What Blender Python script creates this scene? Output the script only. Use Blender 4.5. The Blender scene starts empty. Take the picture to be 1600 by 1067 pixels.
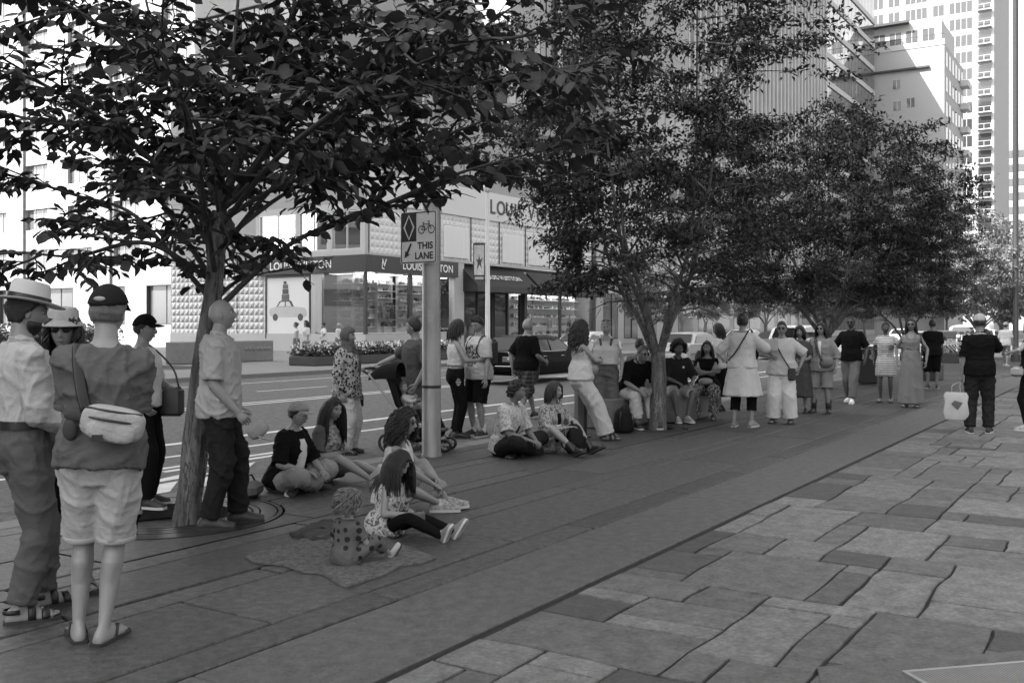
import bpy, math, random
import numpy as np
from mathutils import Vector, Matrix, noise as mnoise
R = math.radians
scene = bpy.context.scene
col = scene.collection
# ---------------------------------------------------------------- camera, sky, sun, exposure
FPX, CXP, HYP, CAMH = 1555.0, 800.0, 507.0, 1.6      # focal length and horizon measured in photo pixels, eye height
YAW = math.atan(1000 / 1555)                          # the street runs along +X, 32.7 deg right of the view axis
CA, SA = math.cos(YAW), math.sin(YAW)
cam = bpy.data.objects.new('camera', bpy.data.cameras.new('camera'))
col.objects.link(cam); scene.camera = cam
cam.location = (0, 0, CAMH)
cam.rotation_euler = (R(90), 0, YAW - R(90))
cam.data.sensor_width = 36
cam.data.lens = 36 * FPX / 1600
cam.data.shift_y = -(533.5 - HYP) / 1600
cam.data.clip_start = .05; cam.data.clip_end = 3000
SUN = Vector((-.85, .523, 1.0)).normalized()
world = bpy.data.worlds.new('World'); scene.world = world; world.use_nodes = True
nt = world.node_tree; nt.nodes.clear()
sky = nt.nodes.new('ShaderNodeTexSky'); sky.sky_type = 'NISHITA'; sky.sun_disc = False
sky.sun_elevation = math.asin(SUN.z); sky.sun_rotation = math.atan2(SUN.x, SUN.y)
sky.air_density = 1.0; sky.dust_density = 3.0; sky.ozone_density = 1.0
bw = nt.nodes.new('ShaderNodeRGBToBW'); bg = nt.nodes.new('ShaderNodeBackground'); wo = nt.nodes.new('ShaderNodeOutputWorld')
bg.inputs['Strength'].default_value = .15
nt.links.new(sky.outputs[0], bw.inputs[0]); nt.links.new(bw.outputs[0], bg.inputs[0]); nt.links.new(bg.outputs[0], wo.inputs[0])
sun = bpy.data.objects.new('sun', bpy.data.lights.new('sun', 'SUN')); col.objects.link(sun)
sun.data.energy = 3.6; sun.data.angle = R(.53); sun.data.color = (1, 1, 1)
sun.rotation_euler = SUN.to_track_quat('Z', 'Y').to_euler(); sun.location = (0, 0, 60)
vs = scene.view_settings
vs.view_transform = 'Standard'; vs.look = 'None'; vs.gamma = 1; vs.use_curve_mapping = False
vs.exposure = 2.05
scene.cycles.max_bounces = 8; scene.cycles.transparent_max_bounces = 12
scene.cycles.caustics_reflective = False; scene.cycles.caustics_refractive = False
scene.cycles.use_denoising = True

# ---------------------------------------------------------------- pixel -> place
def G(px, py):                       # photo pixel of a point on the ground -> world x, y
    d = CAMH * FPX / (py - HYP); r = (px - CXP) / FPX * d
    return (d * CA + r * SA, d * SA - r * CA)
def W(px, py, d):                    # photo pixel at view depth d -> world x, y, z
    r = (px - CXP) / FPX * d
    return (d * CA + r * SA, d * SA - r * CA, CAMH - (py - HYP) / FPX * d)

# ---------------------------------------------------------------- objects
def tag(o, label=None, cat=None, group=None, kind=None):
    if label: o['label'] = label
    if cat: o['category'] = cat
    if group: o['group'] = group
    if kind: o['kind'] = kind
    return o
def empty(name, loc=(0, 0, 0), rz=0):
    o = bpy.data.objects.new(name, None); col.objects.link(o)
    o.location = loc; o.rotation_euler = (0, 0, rz); o.empty_display_size = .2
    return o
def link(name, me, parent=None, loc=None, rz=None):
    o = bpy.data.objects.new(name, me); col.objects.link(o)
    if parent is not None: o.parent = parent
    if loc is not None: o.location = loc
    if rz is not None: o.rotation_euler = (0, 0, rz)
    return o
def copy_tree(o, parent=None):
    c = o.copy(); col.objects.link(c)
    if parent is not None: c.parent = parent
    for ch in list(o.children): copy_tree(ch, c)
    return c
def V3(*a): return Vector(a)

class MB:
    """collects shapes into one mesh"""
    def __init__(s): s.v = []; s.f = []; s.mi = []; s.m = 0; s.uv = None
    def add(s, vs, fs):
        n = len(s.v); s.v += [tuple(p) for p in vs]
        s.f += [tuple(i + n for i in f) for f in fs]; s.mi += [s.m] * len(fs); return s
    def box(s, c, d, rz=0, tap=1.0, rx=0):
        x, y, z = d[0] / 2, d[1] / 2, d[2] / 2
        pts = [(-x, -y, -z), (x, -y, -z), (x, y, -z), (-x, y, -z), (-x * tap, -y * tap, z), (x * tap, -y * tap, z), (x * tap, y * tap, z), (-x * tap, y * tap, z)]
        M = Matrix.Rotation(rz, 3, 'Z') @ Matrix.Rotation(rx, 3, 'X')
        return s.add([M @ Vector(p) + Vector(c) for p in pts], [(0, 3, 2, 1), (4, 5, 6, 7), (0, 1, 5, 4), (1, 2, 6, 5), (2, 3, 7, 6), (3, 0, 4, 7)])
    def bb(s, x0, x1, y0, y1, z0, z1): return s.box(((x0 + x1) / 2, (y0 + y1) / 2, (z0 + z1) / 2), (x1 - x0, y1 - y0, z1 - z0))
    def rbox(s, c, d, b=.02, rz=0):
        """box with bevelled edges"""
        x, y, z = d[0] / 2, d[1] / 2, d[2] / 2; M = Matrix.Rotation(rz, 3, 'Z'); vs = []; 
        for sz, k in ((-z, b), (-z + b, 0), (z - b, 0), (z, b)):
            X, Y = x - k, y - k; bb = b
            vs += [M @ Vector(p) + Vector(c) for p in ((-X + bb, -Y, sz), (X - bb, -Y, sz), (X, -Y + bb, sz), (X, Y - bb, sz), (X - bb, Y, sz), (-X + bb, Y, sz), (-X, Y - bb, sz), (-X, -Y + bb, sz))]
        fs = [tuple(range(7, -1, -1)), tuple(range(24, 32))]
        for r in range(3):
            for i in range(8): fs.append((r * 8 + i, r * 8 + (i + 1) % 8, r * 8 + 8 + (i + 1) % 8, r * 8 + 8 + i))
        return s.add(vs, fs)
    def loft(s, rings, cap=True, close=True):
        n = len(rings[0]); vs = [p for r in rings for p in r]; fs = []
        for k in range(len(rings) - 1):
            for i in range(n if close else n - 1):
                j = (i + 1) % n; fs.append((k * n + i, k * n + j, k * n + n + j, k * n + n + i))
        if cap: fs.append(tuple(range(n - 1, -1, -1))); fs.append(tuple(range((len(rings) - 1) * n, len(rings) * n)))
        return s.add(vs, fs)
    def tube(s, pts, rad, n=8, cap=True, flat=1.0, up=None):
        pts = [Vector(p) for p in pts]
        if not hasattr(rad, '__len__'): rad = [rad] * len(pts)
        rings = []; prev = Vector(up) if up is not None else None
        for i, p in enumerate(pts):
            t = (pts[min(i + 1, len(pts) - 1)] - pts[max(i - 1, 0)])
            t = t.normalized() if t.length > 1e-9 else Vector((0, 0, 1))
            if prev is None: prev = t.orthogonal().normalized()
            a = prev - t * prev.dot(t)
            a = a.normalized() if a.length > 1e-6 else t.orthogonal().normalized()
            b = t.cross(a); prev = a
            rings.append([p + (a * math.cos(2 * math.pi * k / n) + b * (math.sin(2 * math.pi * k / n) * flat)) * rad[i] for k in range(n)])
        return s.loft(rings, cap)
    def lathe(s, prof, c=(0, 0, 0), n=20, axis=None, sx=1, sy=1, cap=True):
        c = Vector(c); q = Vector(axis).to_track_quat('Z', 'Y') if axis is not None else None; rings = []
        for r, z in prof:
            ring = [Vector((r * sx * math.cos(2 * math.pi * k / n), r * sy * math.sin(2 * math.pi * k / n), z)) for k in range(n)]
            rings.append([(q @ p if q else p) + c for p in ring])
        return s.loft(rings, cap)
    def cyl(s, c, r, h, n=16, r2=None): return s.lathe([(r, 0), (r if r2 is None else r2, h)], c, n)
    def sph(s, c, r, n=10, m=7, sc=(1, 1, 1), q=None):
        c = Vector(c); rings = []
        for i in range(m + 1):
            t = math.pi * (i / m); rr = max(math.sin(t), .02)
            ring = [Vector((r * sc[0] * rr * math.cos(2 * math.pi * k / n), r * sc[1] * rr * math.sin(2 * math.pi * k / n), -r * sc[2] * math.cos(t))) for k in range(n)]
            rings.append([(q @ p if q else p) + c for p in ring])
        return s.loft(rings)
    def sell(s, c, r, e=.55, n=24, m=14, q=None):
        """superellipsoid: a soft box"""
        c = Vector(c); rings = []; pw = lambda x: math.copysign(abs(x) ** e, x)
        for i in range(m + 1):
            t = -math.pi / 2 + math.pi * i / m; ct = max(pw(math.cos(t)), .03)
            ring = [Vector((r[0] * ct * pw(math.cos(2 * math.pi * k / n)), r[1] * ct * pw(math.sin(2 * math.pi * k / n)), r[2] * pw(math.sin(t)))) for k in range(n)]
            rings.append([(q @ p if q else p) + c for p in ring])
        return s.loft(rings)
    def prism(s, poly, z0, z1):
        n = len(poly); vs = [(x, y, z0) for x, y in poly] + [(x, y, z1) for x, y in poly]
        fs = [tuple(range(n - 1, -1, -1)), tuple(range(n, 2 * n))] + [(i, (i + 1) % n, n + (i + 1) % n, n + i) for i in range(n)]
        return s.add(vs, fs)
    def mesh(s, name, mats, smooth=False):
        me = bpy.data.meshes.new(name); me.from_pydata(s.v, [], s.f)
        for m in (mats if isinstance(mats, (list, tuple)) else [mats]): me.materials.append(m)
        if any(s.mi): me.polygons.foreach_set('material_index', s.mi)
        if smooth:
            me.polygons.foreach_set('use_smooth', [True] * len(s.f))
            if smooth != 'all': me.set_sharp_from_angle(angle=R(40))
        me.update(); return me
    def build(s, name, mats, parent=None, smooth=False, loc=None, rz=None):
        return link(name, s.mesh(name, mats, smooth), parent, loc, rz)

def mesh_np(name, v, f, mats, smooth=False):
    """v (N,3) and f (M,k) arrays"""
    me = bpy.data.meshes.new(name); v = np.asarray(v, np.float32); f = np.asarray(f, np.int32); k = f.shape[1]
    me.vertices.add(len(v)); me.vertices.foreach_set('co', v.ravel())
    me.loops.add(f.size); me.loops.foreach_set('vertex_index', f.ravel())
    me.polygons.add(len(f)); me.polygons.foreach_set('loop_start', np.arange(0, f.size, k, dtype=np.int32))
    if smooth: me.polygons.foreach_set('use_smooth', np.ones(len(f), bool))
    for m in (mats if isinstance(mats, (list, tuple)) else [mats]): me.materials.append(m)
    me.update(calc_edges=True); me.validate(); return me

# ---------------------------------------------------------------- materials (the photograph is black and white: greys only)
_M = {}
def mat(name, c, rough=.8, var=.15, scale=6.0, bump=0.0, bscale=None, metal=0.0, pat=None, pc=None, ps=10.0, spec=.5, rnd=0.0, trans=0.0, coord='Object', detail=6, stretch=None):
    if name in _M: return _M[name]
    m = bpy.data.materials.new(name); m.use_nodes = True; t = m.node_tree; N = t.nodes; L = t.links
    b = N['Principled BSDF']; b.inputs['Roughness'].default_value = rough; b.inputs['Metallic'].default_value = metal
    b.inputs['Specular IOR Level'].default_value = spec
    co = N.new('ShaderNodeNewGeometry').outputs['Position'] if coord == 'World' else N.new('ShaderNodeTexCoord').outputs[coord]
    if stretch:
        mp = N.new('ShaderNodeMapping'); mp.inputs['Scale'].default_value = stretch; L.new(co, mp.inputs[0]); co = mp.outputs[0]
    def math_(op, a, b2=None, c2=None, clamp=False):
        n = N.new('ShaderNodeMath'); n.operation = op; n.use_clamp = clamp
        for i, x in enumerate((a, b2, c2)):
            if x is None: continue
            if hasattr(x, 'is_linked') or hasattr(x, 'links'): L.new(x, n.inputs[i])
            else: n.inputs[i].default_value = x
        return n.outputs[0]
    def tex(kind, sc, **kw):
        n = N.new(kind); L.new(co, n.inputs['Vector'])
        if 'Scale' in n.inputs: n.inputs['Scale'].default_value = sc
        for k, x in kw.items():
            if k in n.inputs: n.inputs[k].default_value = x
            else: setattr(n, k, x)
        return n
    n1 = tex('ShaderNodeTexNoise', scale, Detail=detail, Roughness=.6)
    n2 = tex('ShaderNodeTexNoise', scale * .23, Detail=3)
    f = math_('ADD', math_('MULTIPLY', n1.outputs['Fac'], .55), math_('MULTIPLY', n2.outputs['Fac'], .45))
    f = math_('MULTIPLY_ADD', f, 2 * var * 2, 1 - 2 * var)          # around 1
    val = math_('MULTIPLY', f, c)
    if rnd:
        oi = N.new('ShaderNodeObjectInfo'); val = math_('MULTIPLY', val, math_('MULTIPLY_ADD', oi.outputs['Random'], 2 * rnd, 1 - rnd))
    sep = None
    def xyz():
        n = N.new('ShaderNodeSeparateXYZ'); L.new(co, n.inputs[0]); return n.outputs
    if pat:
        if pat == 'leopard':
            vo = tex('ShaderNodeTexVoronoi', ps, feature='F1', Randomness=1.0)
            w = tex('ShaderNodeTexNoise', ps * 1.7, Detail=2)
            k = math_('ADD', vo.outputs['Distance'], math_('MULTIPLY', math_('SUBTRACT', w.outputs['Fac'], .5), .9)); mk = math_('LESS_THAN', k, .42)
        elif pat == 'floral':
            w = tex('ShaderNodeTexNoise', ps, Detail=3, Distortion=1.5); mk = math_('GREATER_THAN', w.outputs['Fac'], .54)
        elif pat == 'spots':                                 # trodden gum and drips
            vo = tex('ShaderNodeTexVoronoi', ps, Randomness=1.0); w = tex('ShaderNodeTexNoise', ps * 6, Detail=3); mk = math_('MULTIPLY', math_('LESS_THAN', math_('ADD', vo.outputs['Distance'], math_('MULTIPLY', w.outputs['Fac'], .05)), .075), .75)
        elif pat == 'dots':
            vo = tex('ShaderNodeTexVoronoi', ps, Randomness=.35); mk = math_('LESS_THAN', vo.outputs['Distance'], .33)
        elif pat == 'rings':
            vo = tex('ShaderNodeTexVoronoi', ps, Randomness=.3); mk = math_('MULTIPLY', math_('LESS_THAN', vo.outputs['Distance'], .42), math_('GREATER_THAN', vo.outputs['Distance'], .27))
        elif pat == 'stripes':
            o = xyz(); mk = math_('GREATER_THAN', math_('FRACT', math_('MULTIPLY', o[2], ps)), .55)
        elif pat == 'vstripes':
            o = xyz(); mk = math_('GREATER_THAN', math_('FRACT', math_('MULTIPLY', o[1], ps)), .55)
        elif pat == 'plaid':
            o = xyz(); a1 = math_('GREATER_THAN', math_('FRACT', math_('MULTIPLY', o[2], ps)), .5)
            a2 = math_('GREATER_THAN', math_('FRACT', math_('MULTIPLY', math_('ADD', o[0], o[1]), ps)), .5); mk = math_('MULTIPLY', math_('ADD', a1, a2), .5)
        elif pat == 'print':                                 # a printed motif on the chest
            o = xyz(); g = math_('ADD', math_('POWER', math_('MULTIPLY', o[1], 7.0), 2), math_('POWER', math_('MULTIPLY', math_('SUBTRACT', o[2], ps), 6.0), 2))
            w = tex('ShaderNodeTexNoise', 26, Detail=2, Distortion=1.0)
            mk = math_('MULTIPLY', math_('MULTIPLY', math_('LESS_THAN', g, 1.0), math_('GREATER_THAN', o[0], 0)), math_('GREATER_THAN', w.outputs['Fac'], .48))
        mx = N.new('ShaderNodeMix'); mx.data_type = 'FLOAT'
        L.new(mk, mx.inputs[0]); L.new(val, mx.inputs[2]); mx.inputs[3].default_value = pc
        val = math_('MULTIPLY', mx.outputs[0], math_('MULTIPLY_ADD', f, .4, .6))
    cb = N.new('ShaderNodeCombineColor')
    for i in range(3): L.new(val, cb.inputs[i])
    L.new(cb.outputs[0], b.inputs['Base Color'])
    if bump:
        nb = tex('ShaderNodeTexNoise', bscale or scale * 3, Detail=8, Roughness=.65)
        bp = N.new('ShaderNodeBump'); bp.inputs['Strength'].default_value = min(1, bump); bp.inputs['Distance'].default_value = .02
        L.new(nb.outputs['Fac'], bp.inputs['Height']); L.new(bp.outputs[0], b.inputs['Normal'])
    if trans:
        tr = N.new('ShaderNodeBsdfTranslucent'); ms = N.new('ShaderNodeMixShader'); ms.inputs[0].default_value = trans
        L.new(cb.outputs[0], tr.inputs[0]); L.new(b.outputs[0], ms.inputs[1]); L.new(tr.outputs[0], ms.inputs[2])
        L.new(ms.outputs[0], N['Material Output'].inputs[0])
    _M[name] = m; return m
def glass_mat(name, tint=.9, refl=.12, rough=.02):
    """window pane: see-through with a Fresnel mirror"""
    if name in _M: return _M[name]
    m = bpy.data.materials.new(name); m.use_nodes = True; t = m.node_tree; N = t.nodes; L = t.links; N.remove(N['Principled BSDF'])
    tr = N.new('ShaderNodeBsdfTransparent'); tr.inputs[0].default_value = (tint,) * 3 + (1,)
    gl = N.new('ShaderNodeBsdfGlossy'); gl.inputs['Roughness'].default_value = rough
    fr = N.new('ShaderNodeLayerWeight'); fr.inputs[0].default_value = .35
    ad = N.new('ShaderNodeMath'); ad.operation = 'MULTIPLY_ADD'; ad.inputs[1].default_value = .7; ad.inputs[2].default_value = refl; ad.use_clamp = True
    mx = N.new('ShaderNodeMixShader'); L.new(fr.outputs['Fresnel'], ad.inputs[0]); L.new(ad.outputs[0], mx.inputs[0])
    L.new(tr.outputs[0], mx.inputs[1]); L.new(gl.outputs[0], mx.inputs[2]); L.new(mx.outputs[0], N['Material Output'].inputs[0])
    _M[name] = m; return m
def emit_mat(name, c, s):
    if name in _M: return _M[name]
    m = bpy.data.materials.new(name); m.use_nodes = True; b = m.node_tree.nodes['Principled BSDF']
    b.inputs['Base Color'].default_value = (c, c, c, 1); b.inputs['Emission Color'].default_value = (c, c, c, 1); b.inputs['Emission Strength'].default_value = s
    _M[name] = m; return m
def text(name, body, size, m, parent, M, extrude=.01, align='CENTER', space=1.0, bold=0.0):
    cu = bpy.data.curves.new(name, 'FONT'); cu.body = body; cu.size = size; cu.extrude = extrude; cu.align_x = align; cu.align_y = 'CENTER'
    cu.space_character = space; cu.offset = bold; cu.materials.append(m)
    t = bpy.data.objects.new(name, cu); col.objects.link(t)
    me = bpy.data.meshes.new_from_object(t.evaluated_get(bpy.context.evaluated_depsgraph_get())); me.name = name
    bpy.data.objects.remove(t); bpy.data.curves.remove(cu)
    o = link(name, me, parent); o.matrix_basis = M
    return o
def facing(loc, nx, ny):             # matrix for a flat thing drawn in x right / y up whose front looks along (nx, ny)
    n = Vector((nx, ny, 0)).normalized(); z = Vector((0, 0, 1)); x = z.cross(n)
    return Matrix(((x.x, z.x, n.x, loc[0]), (x.y, z.y, n.y, loc[1]), (x.z, z.z, n.z, loc[2]), (0, 0, 0, 1)))
rng = random.Random(7)
# ================================================================ the ground
m_asph = mat('asphalt', .12, .9, .8, 40, .6, 200, coord='World')
m_plank = mat('granite paver', .06, .46, .95, 70, .6, 190, rnd=.2, detail=10, coord='World', pat='spots', pc=.03, ps=2.3)
m_plankslab = mat('granite paving far', .06, .5, .9, 70, .3, 120)
m_band = mat('concrete band', .08, .62, .5, 50, .3, 120, rnd=.05, coord='World', pat='spots', pc=.035, ps=2.0)
m_flag = mat('flagstone', .14, .78, .5, 34, .9, 60, rnd=.3, detail=10, coord='World', pat='spots', pc=.07, ps=1.7)
m_flagd = mat('flagstone dark', .065, .75, .5, 34, .8, 60, rnd=.15, detail=9, coord='World')
m_joint = mat('joint sand', .022, .95, .35, 30, .8, 120)
m_curb = mat('kerb stone', .17, .75, .15, 8, .25, 90, rnd=.08)
m_paint = mat('road paint', .62, .7, .25, 9, .1, 60)
m_walk2 = mat('concrete walk', .2, .8, .12, 1.5, .1, 30)
m_steel_d = mat('grate iron', .07, .38, .25, 18, .1, 60, metal=.6)
m_steel = mat('worn steel', .42, .42, .2, 9, .05, 40, metal=.75, stretch=(1, 1, .15))
m_soil = mat('soil', .018, .95, .4, 25, .9, 60)

KV = 7.86                                            # near kerb line
g = MB(); g.bb(-400, 900, -400, 900, -.5, -.135); tag(g.build('ground', m_asph), kind='structure')
# asphalt carriageway, a sheet just above the ground
road = MB(); road.add([(-120, KV, -.13), (700, KV, -.13), (700, 24.4, -.13), (-120, 24.4, -.13)], [(0, 1, 2, 3)])
road.add([(14, 24.4, -.131), (36, 24.4, -.131), (36, 300, -.131), (14, 300, -.131)], [(0, 1, 2, 3)])
road = road.build('road', m_asph); tag(road, kind='structure')
def line_(u0, u1, v, w, z=-.126, v1=None):
    b = MB(); v1 = v if v1 is None else v1
    b.add([(u0, v - w / 2, z), (u1, v1 - w / 2, z), (u1, v1 + w / 2, z), (u0, v + w / 2, z)], [(0, 1, 2, 3)]); return b.build('lane_line', m_paint, road)
line_(-20, 120, 10.78, .11); line_(-20, 120, 11.9, .17)
line_(-20, 120, 16.4, .13); line_(-20, 120, 16.75, .13, -.125); line_(-20, 120, 22.4, .12)
line_(7.6, 10.2, 9.75, .12); line_(7.6, 10.2, 9.98, .12)
for i in range(16):
    line_(-6 + i * 6, -3.4 + i * 6, 19.4, .11)
for u in (5.1, 6.0, 6.9):                             # hatched painted wedges beside the kerb
    b = MB(); b.add([(u, 8.5, -.126), (u + .75, 8.55, -.126), (u + 1.25, 9.05, -.126), (u + .45, 9.0, -.126)], [(0, 1, 2, 3)]); b.build('painted_wedge', m_paint, road)
    b = MB(); b.add([(u + .5, 9.15, -.126), (u + 1.5, 9.18, -.126), (u + 1.9, 9.5, -.126)], [(0, 1, 2)]); b.build('painted_wedge', m_paint, road)
# near sidewalk: bed, kerb stones, granite planks
walk = MB()
for (x0, x1, y0, y1) in ((-60, 4.2, -60, KV - .3), (4.2, 6.6, -60, 6.0), (6.6, 13.5, -60, KV - .3), (13.5, 15.1, -60, 5.7), (15.1, 500, -60, KV - .3)):
    walk.bb(x0, x1, y0, y1, -.4, -.02)
sidewalk = walk.build('sidewalk', m_joint); tag(sidewalk, kind='structure')
kerb = MB(); kerb.bb(60, 500, KV - .3, KV, -.4, -.001); kerb = kerb.build('kerb', m_curb); tag(kerb, kind='structure')
u = -6.0
while u < 60:
    b = MB(); b.rbox((u + 1.2, KV - .15, -.18), (2.388, .3, .362), .012); b.build('kerb_stone', m_curb, kerb, smooth=False); u += 2.4
TREEPITS = [(5.455, 6.954, .97), (14.08, 6.39, .46)]
def in_pit(x, y):
    return any(math.hypot(x - a, y - b_) < r for a, b_, r in TREEPITS)
rows = [3.69, 3.96, 4.72, 4.95, 5.58, 5.83, 6.5, 6.76, 7.32, KV - .3]
pav_cache = {}
def paver(x0, x1, y0, y1, zt):
    t = .05; key = (round(x1 - x0, 2), round(y1 - y0, 2))
    if key not in pav_cache:
        b = MB(); b.rbox((0, 0, -t / 2), (key[0] - .022, key[1] - .022, t), .008); pav_cache[key] = b.mesh('paver', m_plank)
    o = link('paver', pav_cache[key], sidewalk, ((x0 + x1) / 2, (y0 + y1) / 2, zt)); return o
def paver_cut(x0, x1, y0, y1, zt):
    """paver cut by a round grate: many small columns, joined to one stone"""
    b = MB(); n = max(6, int((x1 - x0) / .04)); any_ = False; xs = [x0 + .006 + (x1 - x0 - .012) * i / n for i in range(n + 1)]
    pa, pc_, pr_ = min(TREEPITS, key=lambda t: abs(t[0] - (x0 + x1) / 2))
    def spans(x):
        lo, hi = y0 + .006, y1 - .006; h = math.sqrt(max(0, pr_ ** 2 - (x - pa) ** 2))
        return [(lo, max(lo, min(hi, pc_ - h))), (min(hi, max(lo, pc_ + h)), hi)]
    for i in range(n):
        A, B = spans(xs[i]), spans(xs[i + 1])
        for k in range(min(len(A), len(B))):
            (p, q), (r_, s_) = A[k], B[k]
            if q - p < .002 and s_ - r_ < .002: continue
            q = max(q, p); s_ = max(s_, r_)
            b.add([(xs[i], p, zt), (xs[i + 1], r_, zt), (xs[i + 1], s_, zt), (xs[i], q, zt)], [(0, 1, 2, 3)]); any_ = True
    if any_: b.build('paver', m_plank, sidewalk)
pr = random.Random(3)
for k in range(len(rows) - 1):
    u = -1.5 - pr.random() * 1.5
    L_ = [1.9, 2.4, 1.5]
    while u < 34:
        w = pr.choice(L_); x1 = min(u + w, 34.5); zt = pr.uniform(-.0025, .0025)
        near = any((min(max(a, u), x1) - a) ** 2 + (min(max(c, rows[k]), rows[k + 1]) - c) ** 2 < r * r for a, c, r in TREEPITS)
        (paver_cut if near else paver)(u, x1, rows[k], rows[k + 1], zt); u = x1
b = MB(); b.bb(34.5, 500, 3.69, KV - .3, -.05, 0.0); b.build('paving', m_plankslab, sidewalk)
b = MB(); b.bb(-60, -4.5, -3, KV - .3, -.05, 0.0); b.build('paving', m_plankslab, sidewalk)
# concrete band between the planks and the flagstones
u = -4.0
for L_ in (7.03, 5.6, 6.4, 6, 6, 7, 12, 40):
    b = MB(); b.rbox((u + L_ / 2, 3.31, -.03), (L_ - .008, .735, .06), .006); b.build('concrete_slab', m_band, sidewalk); u += L_
# irregular flagstones (random ashlar on a fine grid, edges broken)
fr = random.Random(33); CELL = .2; NU, NV = 132, 28
occ = [[0] * NV for _ in range(NU)]; U0, V1 = 1.2, 2.9; stones = []
GR = [G(1277, 1042), G(1290, 1100), G(1640, 1100), G(1640, 1013)]          # concrete border round the metal grating
def inside(poly, x, y):
    c = False; n = len(poly)
    for i in range(n):
        (xa, ya), (xb, yb) = poly[i], poly[(i + 1) % n]
        if (ya > y) != (yb > y) and x < (xb - xa) * (y - ya) / (yb - ya) + xa: c = not c
    return c
for sizes, tries in (([(6, 4), (5, 4), (5, 3), (4, 5), (6, 3)], 170), ([(4, 3), (5, 3), (3, 4), (5, 2), (4, 4), (3, 5), (3, 3)], 900), ([(3, 2), (2, 3), (4, 2), (3, 3), (2, 2)], 5000)):
    for _ in range(tries):                                  # drop stones of falling size at random, so that they interlock
        a, c = fr.choice(sizes); i, j = fr.randrange(NU), fr.randrange(-1, NV); j = max(0, j)
        if i + a > NU or j + c > NV or any(occ[i + p][j + q] for p in range(a) for q in range(c)): continue
        for p in range(a):
            for q in range(c): occ[i + p][j + q] = 1
        stones.append((i, j, a, c))
for j in range(NV):                                         # fill what is left with narrow pieces
    for i in range(NU):
        if occ[i][j]: continue
        a = 1
        while i + a < NU and not occ[i + a][j] and a < 4: a += 1
        c = 1
        while j + c < NV and c < 3 and all(not occ[i + p][j + c] for p in range(a)): c += 1
        for p in range(a):
            for q in range(c): occ[i + p][j + q] = 1
        stones.append((i, j, a, c))
for (i, j, a, c) in stones:
    if True:
        x0, x1 = U0 + i * CELL, U0 + (i + a) * CELL; y1 = V1 - j * CELL; y0 = V1 - (j + c) * CELL
        if y1 < .09 * x0 - .45: continue                                 # far to the side of the view
        gap = .009
        def wob(x, y, s): return mnoise.noise(Vector((x * 2.6, y * 2.6, s))) * .026
        P = []
        for (xa, ya), (xb, yb) in (((x0, y0), (x1, y0)), ((x1, y0), (x1, y1)), ((x1, y1), (x0, y1)), ((x0, y1), (x0, y0))):
            L_ = math.hypot(xb - xa, yb - ya); n = max(3, int(L_ / .16))
            for t in range(n):
                x = xa + (xb - xa) * t / n; y = ya + (yb - ya) * t / n
                x += wob(x, y, 1.5); y += wob(x, y, 7.5) if y < V1 - .02 else -.004
                P.append((x + fr.uniform(-.004, .004), y + (fr.uniform(-.004, .004))))
        cx, cy = (x0 + x1) / 2, (y0 + y1) / 2
        Q = []
        for (x, y) in P:
            dx, dy = cx - x, cy - y; sx, sy = abs(x1 - x0) / 2, abs(y1 - y0) / 2
            Q.append((x + gap * dx / sx, y + gap * dy / sy))
        zt = fr.uniform(-.007, .0); n = len(Q); b = MB()
        inn = [(x + (cx - x) * .03, y + (cy - y) * .03) for x, y in Q]
        vs_ = [(x - cx, y - cy, -.03) for x, y in Q] + [(x - cx, y - cy, -.006) for x, y in Q] + [(x - cx, y - cy, 0) for x, y in inn]
        fs_ = [(k, (k + 1) % n, n + (k + 1) % n, n + k) for k in range(n)] + [(n + k, n + (k + 1) % n, 2 * n + (k + 1) % n, 2 * n + k) for k in range(n)] + [tuple(range(2 * n, 3 * n))]
        b.add(vs_, fs_); b.build('flagstone', m_flagd if a * c < 13 and fr.random() < .16 else m_flag, sidewalk, loc=(cx, cy, zt))
b = MB(); b.bb(27.61, 400, -40, 2.91, -.1, .0); b.build('paving', m_flag, sidewalk)
b = MB(); b.bb(-60, 1.18, -40, 2.91, -.1, .0); b.build('paving', m_flag, sidewalk)
b = MB(); b.bb(1.2, 27.6, -40, -2.71, -.1, .0); b.build('paving', m_flag, sidewalk)
# metal grating in its concrete border
gx = empty('ground_grate', (0, 0, 0)); tag(gx, 'pale metal floor grating in a concrete border among the flagstones', 'grating')
b = MB(); P3 = [Vector((*p, 0)) for p in GR]
b.prism(GR, -.05, .0025); b.build('border', m_band, gx)
o0, du = P3[0], (P3[3] - P3[0]).normalized(); dn = Vector((du.y, -du.x, 0)); L_ = (P3[3] - P3[0]).length
def gp(s, t, z=0): return o0 + du * s + dn * t + Vector((0, 0, z))
fm = MB(); s0, s1, t0, t1 = .34, L_ + 1.2, .15, 1.0
for (a, c, e, f_) in ((s0, s1, t0, t0 + .022), (s0, s1, t1 - .022, t1), (s0, s0 + .022, t0 + .023, t1 - .023), (s1 - .022, s1, t0 + .023, t1 - .023)):
    q = [gp(a, e, .0032), gp(c, e, .0032), gp(c, f_, .0032), gp(a, f_, .0032)]; q2 = [p + Vector((0, 0, .008)) for p in q]
    fm.add(q + q2, [(3, 2, 1, 0), (4, 5, 6, 7), (0, 1, 5, 4), (1, 2, 6, 5), (2, 3, 7, 6), (3, 0, 4, 7)])
m_galv = mat('galvanised steel', .32, .45, .12, 20, .05, 60, metal=.5)
fm.build('frame', m_galv, gx)
br = MB(); s = s0 + .03
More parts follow.
